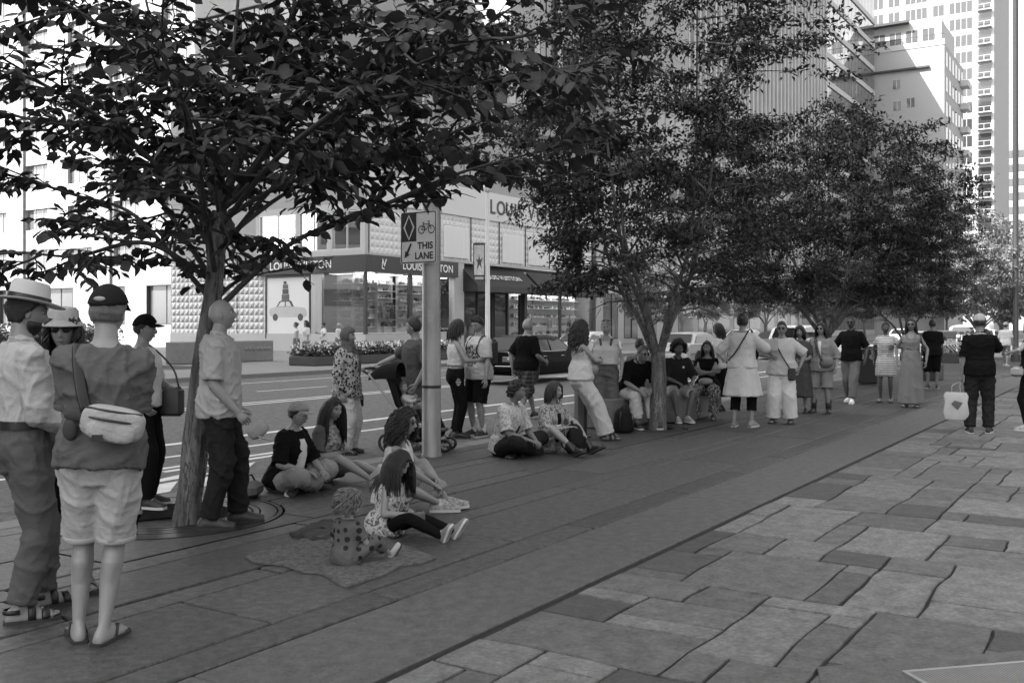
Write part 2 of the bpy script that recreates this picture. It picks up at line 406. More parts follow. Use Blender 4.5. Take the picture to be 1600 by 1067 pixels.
while s < s1 - .03:
    q = [gp(s, t0 + .024, .0036), gp(s + .007, t0 + .024, .0036), gp(s + .007, t1 - .024, .0036), gp(s, t1 - .024, .0036)]; q2 = [p + Vector((0, 0, .006)) for p in q]
    br.add(q + q2, [(3, 2, 1, 0), (4, 5, 6, 7), (0, 1, 5, 4), (1, 2, 6, 5), (2, 3, 7, 6), (3, 0, 4, 7)]); s += .016
br = br.build('bars', m_galv, gx); br['kind'] = 'stuff'
b = MB(); b.add([gp(s0, t0, .003), gp(s0, t1, .003), gp(s1, t1, .003), gp(s1, t0, .003)], [(0, 1, 2, 3)]); b.build('pit', m_soil, gx)
# round iron tree grates
def ring(b, c, r0, r1, z0, z1, n=64):
    pr_ = [(r0, z0), (r1, z0), (r1, z1), (r0, z1)]; rings = []
    for r, z in pr_ + pr_[:1]: rings.append([(c[0] + r * math.cos(2 * math.pi * k / n), c[1] + r * math.sin(2 * math.pi * k / n), z) for k in range(n)])
    b.loft(rings, cap=False)
def tree_grate(c, R0, hole, label):
    t = empty('tree_grate', (c[0], c[1], 0)); tag(t, label, 'tree grate')
    radii = [R0]; r = R0
    b = MB(); ring(b, (0, 0), R0 - .035, R0, -.05, .004); b.build('outer_rim', m_steel_d, t)
    r = R0 - .05; k = 0
    while r > hole + .06:
        w = (.13, .05, .05)[k % 3]; r0 = max(r - w, hole); b = MB(); ring(b, (0, 0), r0, r, -.04, .001 + .001 * (k % 2)); b.build('ring', m_steel_d, t); r = r0 - .014; k += 1
    b = MB(); ring(b, (0, 0), hole - .02, hole - .003, -.12, .006); b.build('inner_rim', m_steel_d, t)
    for k in range(12):
        a = 2 * math.pi * k / 12; b = MB(); b.box(((R0 + hole) / 2 * math.cos(a), (R0 + hole) / 2 * math.sin(a), -.06), (R0 - hole, .03, .03), a); b.build('rib', m_steel_d, t)
    b = MB(); b.lathe([(R0 + .03, -.45), (R0 + .03, -.44)], (0, 0, 0), 32); b.build('soil', m_soil, t)
tree_grate((5.455, 6.954), .95, .56, 'round iron tree grate under the man holding a cap')
tree_grate((14.08, 6.39), .44, .26, 'round iron tree grate in front of the granite bench')
b = MB(); b.bb(3.9, 6.9, 5.8, KV - .31, -.6, -.455); tag(b.build('soil_bed', m_soil), kind='structure')
b = MB(); b.bb(13.3, 15.3, 5.5, KV - .31, -.6, -.455); tag(b.build('soil_bed', m_soil), kind='structure')
# far sidewalk with its kerb
FV = 24.4
fw = MB(); fw.bb(36.5, 500, FV + .3, 120, -.4, 0); fw.bb(-120, 14, FV + .3, 120, -.4, 0)
fw.bb(14.0, 36.5, FV + .3, 29, -.4, -.002); fw.bb(25.5, 36.5, 29, 120, -.4, -.002)
fwalk = fw.build('far_sidewalk', m_walk2); tag(fwalk, kind='structure')
b = MB(); b.bb(-120, 500, FV, FV + .3, -.4, .003); tag(b.build('far_kerb', m_curb), kind='structure')
# ================================================================ buildings
m_stone = mat('grey stone cladding', .30, .8, .08, 1.2, .1, 20)
m_stone2 = mat('pale stone cladding', .42, .75, .08, 1.2, .1, 20)
m_white = mat('white wall', .3, .7, .05, 1, .05, 20)
m_conc = mat('tower concrete', .30, .85, .1, .8, .1, 12)
m_dark = mat('black sign band', .02, .45, .1, 3)
m_letter = mat('sign letters', .75, .5, .03, 5)
m_letterd = mat('dark sign letters', .03, .5, .03, 5)
m_frame = mat('dark window frame', .04, .5, .1, 4)
m_alum = mat('aluminium frame', .45, .35, .1, 6, metal=.6)
m_glassd = mat('dark window glass', .035, .06, .25, .15, spec=.9)
m_glassm = mat('grey window glass', .11, .05, .3, .2, spec=.9)
m_curtain = mat('white curtain', .75, .8, .06, 2, stretch=(14, 14, .2))
m_inner = mat('shop interior', .6, .8, .05, 2)
m_innerd = mat('dark shop interior', .1, .8, .3, 1.2)
m_shelf = mat('shop shelf', .8, .6, .03, 4)
m_goods = [mat('goods a', .05, .5), mat('goods b', .22, .5), mat('goods c', .45, .6)]
glass = glass_mat('shop glass', .92, .05)
m_lamp = emit_mat('shop light panel', 1.0, 1.5)
# pyramid relief panels
def relief_mat(name, c, n, h):
    m = mat(name, c, .5, .05, 2); t = m.node_tree; N = t.nodes; L = t.links
    tc = N.new('ShaderNodeTexCoord'); sx = N.new('ShaderNodeSeparateXYZ'); L.new(tc.outputs['Object'], sx.inputs[0])
    ad = N.new('ShaderNodeMath'); L.new(sx.outputs[0], ad.inputs[0]); L.new(sx.outputs[1], ad.inputs[1])
    outs = []
    for o in (ad.outputs[0], sx.outputs[2]):
        a = N.new('ShaderNodeMath'); a.operation = 'MULTIPLY'; a.inputs[1].default_value = n; L.new(o, a.inputs[0])
        p = N.new('ShaderNodeMath'); p.operation = 'PINGPONG'; p.inputs[1].default_value = .5; L.new(a.outputs[0], p.inputs[0]); outs.append(p.outputs[0])
    mn = N.new('ShaderNodeMath'); mn.operation = 'MINIMUM'; L.new(outs[0], mn.inputs[0]); L.new(outs[1], mn.inputs[1])
    bp = N.new('ShaderNodeBump'); bp.inputs['Strength'].default_value = 1; bp.inputs['Distance'].default_value = h
    L.new(mn.outputs[0], bp.inputs['Height']); L.new(bp.outputs[0], N['Principled BSDF'].inputs['Normal']); return m
m_relief = relief_mat('pyramid relief panel', .55, 2.3, .35)
m_relief2 = relief_mat('pyramid relief screen', .66, 2.3, .22)

class Fac:
    """a vertical facade plane: s along the wall, z up, n outward depth"""
    def __init__(f, origin, sdir, ndir): f.o = Vector(origin); f.s = Vector(sdir); f.n = Vector(ndir)
    def p(f, s, z, n=0): return f.o + f.s * s + f.n * n + Vector((0, 0, z))
    def bx(f, b, s0, s1, z0, z1, n0, n1):
        P = [f.p(s0, z0, n0), f.p(s1, z0, n0), f.p(s1, z0, n1), f.p(s0, z0, n1), f.p(s0, z1, n0), f.p(s1, z1, n0), f.p(s1, z1, n1), f.p(s0, z1, n1)]
        return b.add(P, [(0, 3, 2, 1), (4, 5, 6, 7), (0, 1, 5, 4), (1, 2, 6, 5), (2, 3, 7, 6), (3, 0, 4, 7)])
    def part(f, name, m, par, *boxes):
        b = MB()
        for bx_ in boxes: f.bx(b, *bx_)
        return b.build(name, m, par)
    def quad(f, name, m, par, s0, s1, z0, z1, n):
        b = MB(); b.add([f.p(s0, z0, n), f.p(s1, z0, n), f.p(s1, z1, n), f.p(s0, z1, n)], [(0, 1, 2, 3)]); return b.build(name, m, par)
    def M(f, s, z, n): return facing(f.p(s, z, n), f.n.x, f.n.y)
    def window(f, par, s0, s1, z0, z1, mull=2, gm=None, fm=None, rec=-.12, fw=.06):
        w = f.part('window', fm or m_frame, par, (s0, s1, z0, z0 + fw, rec - .05, .02), (s0, s1, z1 - fw, z1, rec - .05, .02), (s0, s0 + fw, z0 + fw, z1 - fw, rec - .05, .02), (s1 - fw, s1, z0 + fw, z1 - fw, rec - .05, .02),
                   *[(s0 + (s1 - s0) * k / mull - fw / 2, s0 + (s1 - s0) * k / mull + fw / 2, z0 + fw, z1 - fw, rec - .05, rec + .05) for k in range(1, mull)])
        for k in range(mull):
            a = s0 + (s1 - s0) * k / mull; c = s0 + (s1 - s0) * (k + 1) / mull
            f.quad('pane', gm or m_glassd, w, a + fw * .5, c - fw * .5, z0 + fw * .5, z1 - fw * .5, rec)
        return w
# ---- corner shop building
CU, CV = 43.4, 37.9
shop = empty('corner_shop_building', (0, 0, 0)); tag(shop, 'grey stone corner building with black sign bands and lit shop windows across the street', 'building')
A = Fac((CU, CV, 0), (0, 1, 0), (-1, 0, 0))            # cross-street front (s grows away from the corner)
B = Fac((CU, CV, 0), (1, 0, 0), (0, -1, 0))            # main-street front
WA, WB = 17.0, 28.0
b = MB(); b.bb(CU + .6, CU + WB, CV + .6, CV + WA, 5.4, 15.4); b.bb(CU + 4, CU + WB, CV + 4, CV + WA, 0, 5.39); b.build('core', m_innerd, shop)
# --- stone above the shop (leaving strips for windows)
for f, Wd, sg in ((A, WA, 1), (B, WB, -1)):
    f.part('wall', m_stone, shop, (-.0 if f is A else .4, Wd, 8.65, 11.3, -.4, 0)).name = 'wall'
    f.part('wall', m_stone, shop, (-.0 if f is A else .4, Wd, 13.3, 15.2, -.4, 0))
    f.part('cornice', m_frame, shop, (-.15 if f is A else .41, Wd, 15.2, 15.55, -.5, .15))
    s = .0 if f is A else .4
    for k in range(60):
        w = 1.1 if k % 2 == 0 else 3.0
        if s + w > Wd: f.part('pier', m_stone, shop, (s, Wd, 11.301, 13.299, -.4, -.003)); break
        if k % 2 == 0: f.part('pier', m_stone, shop, (s, s + w, 11.301, 13.299, -.4, -.003))
        else: f.window(shop, s, s + w, 11.301, 13.299, 3, m_glassm, m_frame, -.2)
        s += w
    for z in (9.5, 10.35, 14.2):                     # cladding joints
        f.part('joint', mat('stone joint', .12), shop, (.4, Wd, z - .012, z + .012, -.01, .002))
# --- black sign band with white letters
bandz0, bandz1 = 4.62, 5.6
A.part('sign_band', m_dark, shop, (-.25, 8.8, bandz0, bandz1, -.2, .25))
B.part('sign_band', m_dark, shop, (.21, 8.75, bandz0, bandz1, -.2, .25))
text('sign_lettering', 'LOUIS VUITTON', .66, m_letter, shop, A.M(4.9, 5.1, .265), .01, space=1.06, bold=.006)
text('sign_lettering', 'LOUIS VUITTON', .66, m_letter, shop, B.M(5.6, 5.1, .265), .01, space=1.06, bold=.006)
text('sign_emblem', 'L', .66, m_letter, shop, B.M(1.25, 5.03, .265) @ Matrix.Shear('XY', 4, (.25, 0)) , .01)
text('sign_emblem', 'V', .66, m_letter, shop, B.M(1.38, 5.17, .268), .01)
# entrance awnings
for s0, s1, body in ((9.6, 17.2, 'LOUIS VUITTON'), (17.6, 27.6, 'LOUIS VUITTON')):
    bm_ = MB(); q = [B.p(s0, 5.35, -.1), B.p(s1, 5.35, -.1), B.p(s1, 4.15, 1.2), B.p(s0, 4.15, 1.2), B.p(s0, 3.75, 1.2), B.p(s1, 3.75, 1.2), B.p(s0, 3.75, -.1), B.p(s1, 3.75, -.1)]
    bm_.add(q, [(0, 3, 2, 1), (3, 4, 5, 2), (0, 6, 4, 3), (1, 2, 5, 7), (4, 6, 7, 5)]); bm_.build('awning', m_dark, shop)
    q0, q1 = B.p((s0 + s1) / 2, 4.72, .61), None
    n_ = Vector((0, -1.2, 1.3)).normalized(); x_ = Vector((1, 0, 0)); y_ = n_.cross(x_)
    Mx = Matrix(((x_.x, y_.x, n_.x, q0.x), (x_.y, y_.y, n_.y, q0.y - .04), (x_.z, y_.z, n_.z, q0.z + .03), (0, 0, 0, 1)))
    text('awning_lettering', body, .6, m_letter, shop, Mx, .004, space=1.05, bold=.006)
# --- ground floor, cross-street front: plinth, relief panel, poster, display window
A.part('plinth', m_stone2, shop, (-.05, WA, 0, 1.05, -.3, .06)); B.part('plinth', m_stone2, shop, (.3, 8.6, 0, 1.05, -.3, .06))
A.part('relief_panel', m_relief, shop, (8.05, 10.6, 1.051, bandz0 - .01, -.2, -.02)); A.part('relief_panel', m_relief, shop, (10.7, 13.4, 1.051, 5.6, -.2, -.02)); A.part('relief_panel', m_relief, shop, (13.5, WA, 1.051, 5.6, -.2, -.02))
A.part('wall', m_stone, shop, (8.85, WA, 5.62, 8.64, -.4, -.01))
po = A.part('poster', mat('poster paper', .62, .4, .04, .4), shop, (4.35, 7.95, .75, 4.45, -.2, .02))
A.part('poster_frame', m_frame, shop, (7.95, 8.04, .75, 4.6, -.2, .08), (4.26, 4.349, .75, 4.6, -.2, .08), (4.35, 7.95, 4.451, 4.6, -.2, .08))
m_pc1, m_pc2, m_pc3 = mat('printed car body', .42, .4, .1, 2), mat('printed dark', .05, .5), mat('printed glass', .55, .4)
def flat(f, name, m, par, pts, n):
    b_ = MB(); b_.add([f.p(s, z, n) for s, z in pts], [tuple(range(len(pts)))]); return b_.build(name, m, par)
def pc(x, z): return (7.75 - x * 3.2, 1.62 + z)      # poster drawing coordinates: x 0..1 left to right in the picture
flat(A, 'printed_car', m_pc1, po, [pc(*q) for q in ((.02, .95), (.0, .72), (.04, .5), (.12, .42), (.92, .42), (1., .5), (1.0, .75), (.94, .98), (.64, 1.07), (.2, 1.07))][::-1], .024)
flat(A, 'printed_roof', m_pc2, po, [pc(*q) for q in ((.2, 1.06), (.28, 1.38), (.36, 1.46), (.54, 1.46), (.6, 1.38), (.66, 1.06))][::-1], .027)
flat(A, 'printed_glass', m_pc3, po, [pc(*q) for q in ((.24, 1.08), (.31, 1.34), (.42, 1.37), (.42, 1.08))][::-1], .030); flat(A, 'printed_glass', m_pc3, po, [pc(*q) for q in ((.45, 1.08), (.45, 1.37), (.54, 1.36), (.6, 1.08))][::-1], .030)
for k, (x0, x1, z0, z1) in enumerate(((.34, .54, 1.47, 1.8), (.36, .52, 1.82, 2.12), (.37, .51, 2.14, 2.4), (.39, .47, 2.42, 2.6))):
    flat(A, 'printed_suitcase', m_pc2 if k % 2 else mat('printed case', .12), po, [pc(x0, z0), pc(x0, z1), pc(x1, z1), pc(x1, z0)], .03)
for x in (.17, .83):
    flat(A, 'printed_wheel', m_pc2, po, [pc(x + .07 * math.cos(a / 14 * 6.283), .42 + .22 * math.sin(a / 14 * 6.283)) for a in range(14)], .032)
A.part('column', mat('brushed column', .3, .3, .3, 3, metal=.6, stretch=(6, 6, .3)), shop, (3.35, 4.25, 1.051, bandz0 - .01, -.2, .04))
# display windows: glass, back wall, shelves with goods, lit ceiling
def display(f, s0, s1, z0, z1, dep, shelves, seed, garments=()):
    q = random.Random(seed)
    f.quad('display_back', m_inner, shop, s0, s1, z0, z1, -dep); f.part('display_floor', m_shelf, shop, (s0, s1, z0 - .05, z0, -dep, -.1))
    f.part('light_panel', m_lamp, shop, (s0 + .15, s1 - .15, z1 - .03, z1 - .012, -dep + .12, -.35))
    for k in range(shelves):
        z = z0 + .35 + (z1 - z0 - .9) * k / max(1, shelves - 1)
        sh = f.part('shelf', m_shelf, shop, (s0 + .1, s1 - .1, z - .03, z, -dep + .01, -dep + .42)); s = s0 + .2
        while s < s1 - .4:
            w = q.uniform(.14, .3); h = q.uniform(.1, .26)
            gb = MB(); f.bx(gb, s, s + w, z + .002, z + h, -dep + .08, -dep + .3)
            if q.random() < .6: f.bx(gb, s + w * .3, s + w * .42, z + h, z + h + .09, -dep + .17, -dep + .2)
            gb.build('displayed_goods', q.choice(m_goods), sh); s += w + q.uniform(.06, .16)
    for s in garments:
        gb = MB(); c = f.p(s, z0 + .02, -dep * .45)
        gb.lathe([(.05, 0), (.012, .03), (.012, .75), (.2, .8), (.17, 1.1), (.19, 1.35), (.1, 1.48), (.05, 1.55), (.075, 1.66), (.05, 1.8)], c, 12, sx=1, sy=.7)
        gb.build('mannequin', q.choice(m_goods + [m_inner]), shop, smooth=True)
    gl = f.quad('shop_glass', glass, shop, s0, s1, z0, z1, -.06)
display(A, .08, 3.3, 1.12, bandz0 - .02, 1.2, 6, 1); display(B, .3, 4.0, 1.12, bandz0 - .02, 1.3, 7, 2, (1.2, 2.3, 3.1)); display(B, 4.3, 8.5, 1.12, bandz0 - .02, 1.3, 6, 3, (5.2, 7.1))
B.part('mullion', m_frame, shop, (4.0, 4.3, 1.051, bandz0 - .01, -.15, .03)); A.part('corner_post', m_frame, shop, (-.08, .08, 1.051, bandz0 - .01, -.12, .08))
B.part('wall', m_stone2, shop, (8.6, 9.7, 0, 5.6, -.4, .02))
for (s0, s1) in ((9.9, 13.4), (13.7, 17.0)):          # entrance bays
    B.quad('display_back', m_innerd, shop, s0, s1, 0, 3.9, -3.5); B.quad('shop_glass', glass, shop, s0, s1, .05, 3.74, -.3)
    B.part('door_frame', m_frame, shop, (s0 - .06, s0 + .02, 0, 3.74, -.4, -.2), (s1 - .02, s1 + .06, 0, 3.74, -.4, -.2), ((s0 + s1) / 2 - .05, (s0 + s1) / 2 + .05, 0, 3.74, -.4, -.2))
display(B, 17.6, 27.4, .5, 4.0, 1.6, 5, 4, (19, 22, 25)); [B.part('mullion', m_frame, shop, q_) for q_ in ((17.2, 17.55, 0, 4.1, -.3, .02), (22.3, 22.5, 0, 4.1, -.2, .0), (27.45, 28, 0, 8.64, -.3, .04))]
# --- first floor
A.part('sill_band', m_stone2, shop, (.0, 8.8, 5.601, 5.95, -.3, .05)); A.part('head_band', m_stone2, shop, (.0, 8.8, 8.3, 8.64, -.3, .05))
for (s0, s1) in ((.3, 2.6), (2.9, 5.2), (5.5, 8.6)):
    A.quad('display_back', m_inner, shop, s0 - .3, s1 + .3, 5.9, 8.3, -2.5); A.part('light_panel', emit_mat('dim shop light', 1, .9), shop, (s0, s1, 8.24, 8.28, -2.2, -.6))
    A.part('display_table', m_shelf, shop, (s0 + .3, s1 - .5, 5.95, 6.8, -1.6, -.9)); A.window(shop, s0, s1, 5.951, 8.299, 2, glass, m_alum, -.1)
    A.part('pier', m_stone2, shop, (s1, s1 + .3, 5.951, 8.299, -.3, .03))
A.part('pier', m_stone2, shop, (0, .3, 5.951, 8.299, -.3, .03))
B.part('sill_band', m_stone2, shop, (.3, 27.4, 5.601, 5.75, -.3, .05))
B.part('fascia', mat('pale fascia', .55, .6, .06, .7), shop, (.05, 27.4, 8.66, 10.55, -.3, .12))
for k, ch in enumerate('LOUIS VUITTON'):               # free-standing letters, one by one
    if ch != ' ': text('fascia_letter', ch, 1.35, m_letterd, shop, B.M(12.55 + sum({'I': .5, ' ': .55, 'L': .82, 'S': .85, 'T': .85}.get(c_, 1.12) for c_ in 'LOUIS VUITTON'[:k]), 9.55, .13), .03, align='LEFT', bold=.02)
s = .3; k = 0
while s < 27:
    w = min(3.4, 27.4 - s); B.part('screen_panel', m_relief2, shop, (s + .03, s + w - .03, 5.751, 8.65, -.25, -.02))
    if k % 3 != 0: 
        cb_ = MB(); n = 22; rings = []
        for i in range(n * 2 + 1):
            t = s + .35 + (w - .7) * i / (2 * n); d_ = .03 + .13 * (i % 2); rings.append([B.p(t, 5.9, d_), B.p(t, 7.9, d_)])
        for i in range(2 * n): cb_.add([rings[i][0], rings[i + 1][0], rings[i + 1][1], rings[i][1]], [(0, 1, 2, 3)])
        cb_.build('pleated_curtain', m_curtain, shop)
    B.part('mullion', m_frame, shop, (s - .03, s + .03, 5.751, 8.65, -.2, .04)); s += w; k += 1
# tower set back over the shop
tw = empty('shop_tower', (0, 0, 0)); tag(tw, 'grey office tower with ribbon windows rising above the corner shop', 'building')
TU = CU + 16.6; T = Fac((TU, CV + .8, 0), (0, 1, 0), (-1, 0, 0)); T2 = Fac((TU, CV + .8, 0), (1, 0, 0), (0, -1, 0))
b = MB(); b.bb(TU + .5, TU + 11.4, CV + 1.3, CV + 11.3, 15.6, 62); b.build('core', m_conc, tw)
for fl in range(12):
    z = 15.6 + fl * 3.9
    for f, Wd in ((T, 11), (T2, 11.4)):
        f.part('spandrel', m_stone, tw, (-.0 if f is T else .5, Wd, z, z + 1.9, -.5, 0)); s = .3 if f is T else .7
        if fl < 6:
            while s + 2.6 <= Wd: f.window(tw, s, s + 2.6, z + 1.901, z + 3.899, 2, m_glassm, m_frame, -.25); f.part('pier', m_stone2, tw, (s + 2.6, s + 3.4, z + 1.901, z + 3.899, -.5, -.004)); s += 3.4
            f.part('pier', m_stone2, tw, (0 if f is T else .5, .3 if f is T else .7, z + 1.901, z + 3.899, -.5, -.004))
        else: f.part('window', m_glassd, tw, (.5, Wd, z + 1.901, z + 3.899, -.5, -.2))
an = empty('roof_annex', (0, 0, 0)); tag(an, 'grey windowed annex on the roof of the corner shop building', 'building')
AN = Fac((CU + 2, CV + 6, 0), (0, 1, 0), (-1, 0, 0)); b = MB(); b.bb(CU + 2.4, CU + 14, CV + 6, CV + 17, 15.5, 29); b.build('core', m_conc, an)
for fl in range(4):
    z = 15.56 + fl * 3.4; AN.part('spandrel', m_stone, an, (0, 11, z, z + 1.5, -.4, 0)); s = .5
    for k in range(3): AN.window(an, s, s + 2.9, z + 1.501, z + 3.399, 2, m_glassm, m_frame, -.2); AN.part('pier', m_stone, an, (s + 2.9, s + 3.6, z + 1.501, z + 3.399, -.4, -.004)); s += 3.5
# ---- white building on the left, in the sun
wb = empty('white_building', (0, 0, 0)); tag(wb, 'sunlit white low-rise building with square windows behind the big-leaved tree', 'building')
WU, WV0, WV1 = 60.0, 57.0, 118.0
Wf = Fac((WU, WV0, 0), (0, 1, 0), (-1, 0, 0)); WL = WV1 - WV0
b = MB(); b.bb(WU + .8, WU + 30, WV0, WV1, 0, 42.5); b.build('core', m_white, wb)
zs = 0.0
fl_h = [(0, 1.6, 5.3), (5.3, 7.1, 9.3), (9.3, 11.3, 13.6), (13.6, 15.6, 18.2), (18.2, 20.4, 22.8), (22.8, 25, 27.6), (27.6, 29.6, 32), (32, 34, 36.4), (36.4, 38.4, 40.8)]
for k, (z0, zw, z1) in enumerate(fl_h):
    Wf.part('wall', m_white, wb, (0, WL, z0, zw, -.8, 0)); s = 1.0
    while s < WL - 6:
        w = 4.2 if k else 5.0
        Wf.window(wb, s, s + w, zw + .001, z1 - .001, 3 if k else 2, m_glassm, m_frame if k == 0 else m_alum, -.35, .09); Wf.part('pier', m_white, wb, (s + w, s + w + 3.2, zw + .001, z1 - .001, -.8, -.003)); s += w + 3.2
    Wf.part('pier', m_white, wb, (0, 1.0, zw + .001, z1 - .001, -.8, -.003)); Wf.part('pier', m_white, wb, (s, WL, zw + .001, z1 - .001, -.8, -.003))
Wf.part('parapet', m_white, wb, (0, WL, 40.801, 42.9, -.8, .1))
for s in (13.4, 27.6, 42.1): Wf.part('downpipe', mat('grey pilaster', .2), wb, (s, s + .9, 0, 40.8, .001, .25))
# ---- building beyond the shop: stone box over a shop floor
nb = empty('stone_box_building', (0, 0, 0)); tag(nb, 'plain grey stone building with an overhanging blank upper box beyond the corner shop', 'building')
N1 = Fac((72.2, 36.2, 0), (1, 0, 0), (0, -1, 0)); N0 = Fac((72.2, 36.2, 0), (0, 1, 0), (-1, 0, 0))
b = MB(); b.bb(72.2, 86.5, 36.2, 60, 15.5, 34); b.build('upper_box', m_conc, nb)
b = MB(); b.bb(72.2, 86.5, 38.2, 60, 0, 15.49); b.build('core', m_stone2, nb)
for z in (17.5, 21.5, 25.5, 29.5):
    s = 5.0
    while s < 13: N1.part('window', m_glassd, nb, (s, s + 1.7, z, z + 2.6, -.1, .03)); s += 2.1
N1b = Fac((72.2, 38.2, 0), (1, 0, 0), (0, -1, 0))
for s in (1.2, 5.0, 9.0):
    N1b.window(nb, s, s + 2.6, .4, 4.2, 2, glass, m_frame, .08); N1b.window(nb, s, s + 2.6, 6.2, 9.2, 2, m_glassm, m_alum, .08)
b = MB(); N1b.bx(b, .2, .28, 4.1, 5.2, .05, .95); b.build('blade_sign', m_dark, nb)
# ---- finned office slab
fb = empty('finned_office_block', (0, 0, 0)); tag(fb, 'tall office block ribbed with pale vertical fins along the far side of the street', 'building')
Fn = Fac((87, 38, 0), (1, 0, 0), (0, -1, 0)); FL = 51.5
b = MB(); b.bb(87, 87 + FL, 38.5, 64, 0, 66); b.build('core', m_conc, fb)
Fn.part('base_wall', m_stone2, fb, (0, FL, 0, 5.5, -.5, -.05))
for k in range(10):
    s = 1.5 + k * 5; Fn.part('shop_window', m_glassm, fb, (s, s + 3.6, .4, 4.6, -.2, .0))
for k in range(15):
    z = 6 + k * 4.0
    Fn.part('spandrel', mat('fin spandrel', .32, .7, .08), fb, (0, FL, z, z + 1.2, -.5, -.1)); Fn.part('window_band', m_glassd, fb, (0, FL, z + 1.2, z + 4.0, -.5, -.3))
s = .15
while s < FL: Fn.part('fin', m_stone2, fb, (s, s + .42, 5.5, 66, -.3, .4)); s += 1.42
# ---- glass office with diagonal-looking bands
gb_ = empty('banded_glass_office', (0, 0, 0)); tag(gb_, 'mirror glass office block with pale floor bands beyond the finned block', 'building')
m_mirror = mat('mirror glazing', .3, .04, .2, .1, metal=.85)
Gf = Fac((140.5, 38.3, 0), (1, 0, 0), (0, -1, 0)); GL = 29.0
b = MB(); b.bb(140.5, 140.5 + GL, 38.6, 62, 0, 55.7); b.build('core', m_conc, gb_)
for k in range(14):
    z = k * 3.9; Gf.part('floor_band', m_stone2, gb_, (0, GL, z, z + .75, -.3, .12))
    n = 14
    for i in range(n): Gf.part('pane', m_mirror, gb_, (GL * i / n + .05, GL * (i + 1) / n - .05, z + .751, z + 3.899, -.25, -.05))
# ---- grey block with terrace
gy = empty('grey_block', (0, 0, 0)); tag(gy, 'grey mid-rise block with a blank end wall half in sun and roof terrace', 'building')
YU = 171.0
Yf = Fac((YU, 27.9, 0), (0, 1, 0), (-1, 0, 0)); Ys = Fac((YU, 27.9, 0), (1, 0, 0), (0, -1, 0))
m_gblk = mat('grey render', .34, .85, .05, .3)
b = MB(); b.bb(YU, YU + 19, 27.9, 52, 0, 46.5); b.build('block', m_gblk, gy)
b = MB(); b.bb(YU + 4, YU + 17, 29.0, 52, 46.5, 51.5); b.build('penthouse', mat('pale render', .42, .8, .04), gy)
Yf.part('parapet', mat('pale render', .42, .8, .04), gy, (-.1, 24, 46.3, 47.2, -.4, .1)); Yf.part('ledge', m_frame, gy, (2.2, 12, 42.9, 43.2, .0, .5)); Yf.part('roof_slab', m_frame, gy, (6, 24, 51.5, 51.9, -4, -2.6))
Yp = Fac((YU + 4, 29, 0), (0, 1, 0), (-1, 0, 0))
for s in (1, 3.6, 6.2, 8.8): Yp.window(gy, s, s + 1.9, 47.3, 50.4, 2, m_glassm, m_alum, .06, .1)
for (s, z) in ((6.6, 40), (6.5, 36.5), (4.4, 36.8)): Yf.window(gy, s, s + 1.3, z, z + 1.6, 2, m_glassm, m_alum, .06, .1)
for k in range(11):
    z = 3 + k * 4.0
    for i in range(6): Ys.window(gy, 1 + i * 3.05, 2.9 + i * 3.05, z, z + 2.5, 1, m_glassd, m_stone2, .06, .12)
    if k > 6: Ys.part('balcony', m_stone2, gy, (15.5, 18.5, z - .3, z + .7, .05, 1.3))
rl = MB()
for i in range(30): Yf.bx(rl, .2 + i * .4, .26 + i * .4, 47.2, 48.1, -.2, -.15)
Yf.bx(rl, 0, 12, 48.1, 48.18, -.22, -.13); rl.build('terrace_railing', m_frame, gy)
# ---- residential tower
rt = empty('residential_tower', (0, 0, 0)); tag(rt, 'tall pale residential tower with grouped dark windows and a column of balconies', 'building')
RU = 228.0; Rf = Fac((RU, 27.6, 0), (0, 1, 0), (-1, 0, 0))
m_pale = mat('pale precast', .34, .8, .04, .3)
b = MB(); b.bb(RU, RU + 26, 27.6, 62, 0, 100); b.build('shaft', m_pale, rt)
for k in range(24):
    z = 14 + k * 3.55; f = Rf
    for (s0, s1, n) in ((4.1, 8.6, 4), (9.6, 11.9, 2), (13, 17.5, 4), (18.6, 21, 2), (22, 26.5, 4)):
        f.window(rt, s0, s1, z, z + 2.45, n, m_glassd, m_pale, .03, .14)
    f.part('floor_line', m_stone2, rt, (3.2, 34, z - .5, z - .38, .0, .1))
    f.part('balcony_recess', m_glassd, rt, (.5, 3.0, z - .2, z + 2.6, .005, .03)); f.part('balcony', m_pale, rt, (.4, 3.1, z - .35, z - .15, .031, 1.3), (.4, .5, z - .15, z + .8, 1.2, 1.3), (3.0, 3.1, z - .15, z + .8, 1.2, 1.3), (.4, 3.1, z + .8, z + .9, 1.2, 1.3), (1.7, 1.8, z - .15, z + .8, 1.2, 1.3))
# ---- building at the end of the street
eb = empty('end_building', (0, 0, 0)); tag(eb, 'distant grey building with horizontal bands closing the street', 'building')
EU = 330; Ef = Fac((EU, 0, 0), (0, 1, 0), (-1, 0, 0))
b = MB(); b.bb(EU, EU + 30, -60, 37.3, 0, 55); b.build('block', mat('end render', .32, .85), eb); b = MB(); b.bb(EU + 8, EU + 28, -20, 33, 55, 90); b.build('shaft', m_pale, eb)
for k in range(12): Ef.part('window_band', m_glassm, eb, (-60, 36.6, 5 + k * 4.2, 7.2 + k * 4.2, 0, .1))
# ---- unseen tower, sized and turned to cast the shade over the near street (stands behind the left shoulder of the photographer)
sh = empty('shade_tower', (-37, 54, 0), math.atan2(.85, .523)); tag(sh, 'unseen wide tall slab across the cross street, fitted to shade the corner', 'building')
b = MB(); b.bb(-47, 47, -5, 5, 0, 97); b.build('slab', m_conc, sh)
S_ = Fac((-47, -5.0, 0), (1, 0, 0), (0, -1, 0))
for k in range(23): S_.part('window_band', m_glassd, sh, (.6, 93.4, 4 + k * 4, 6.2 + k * 4, 0, .06))
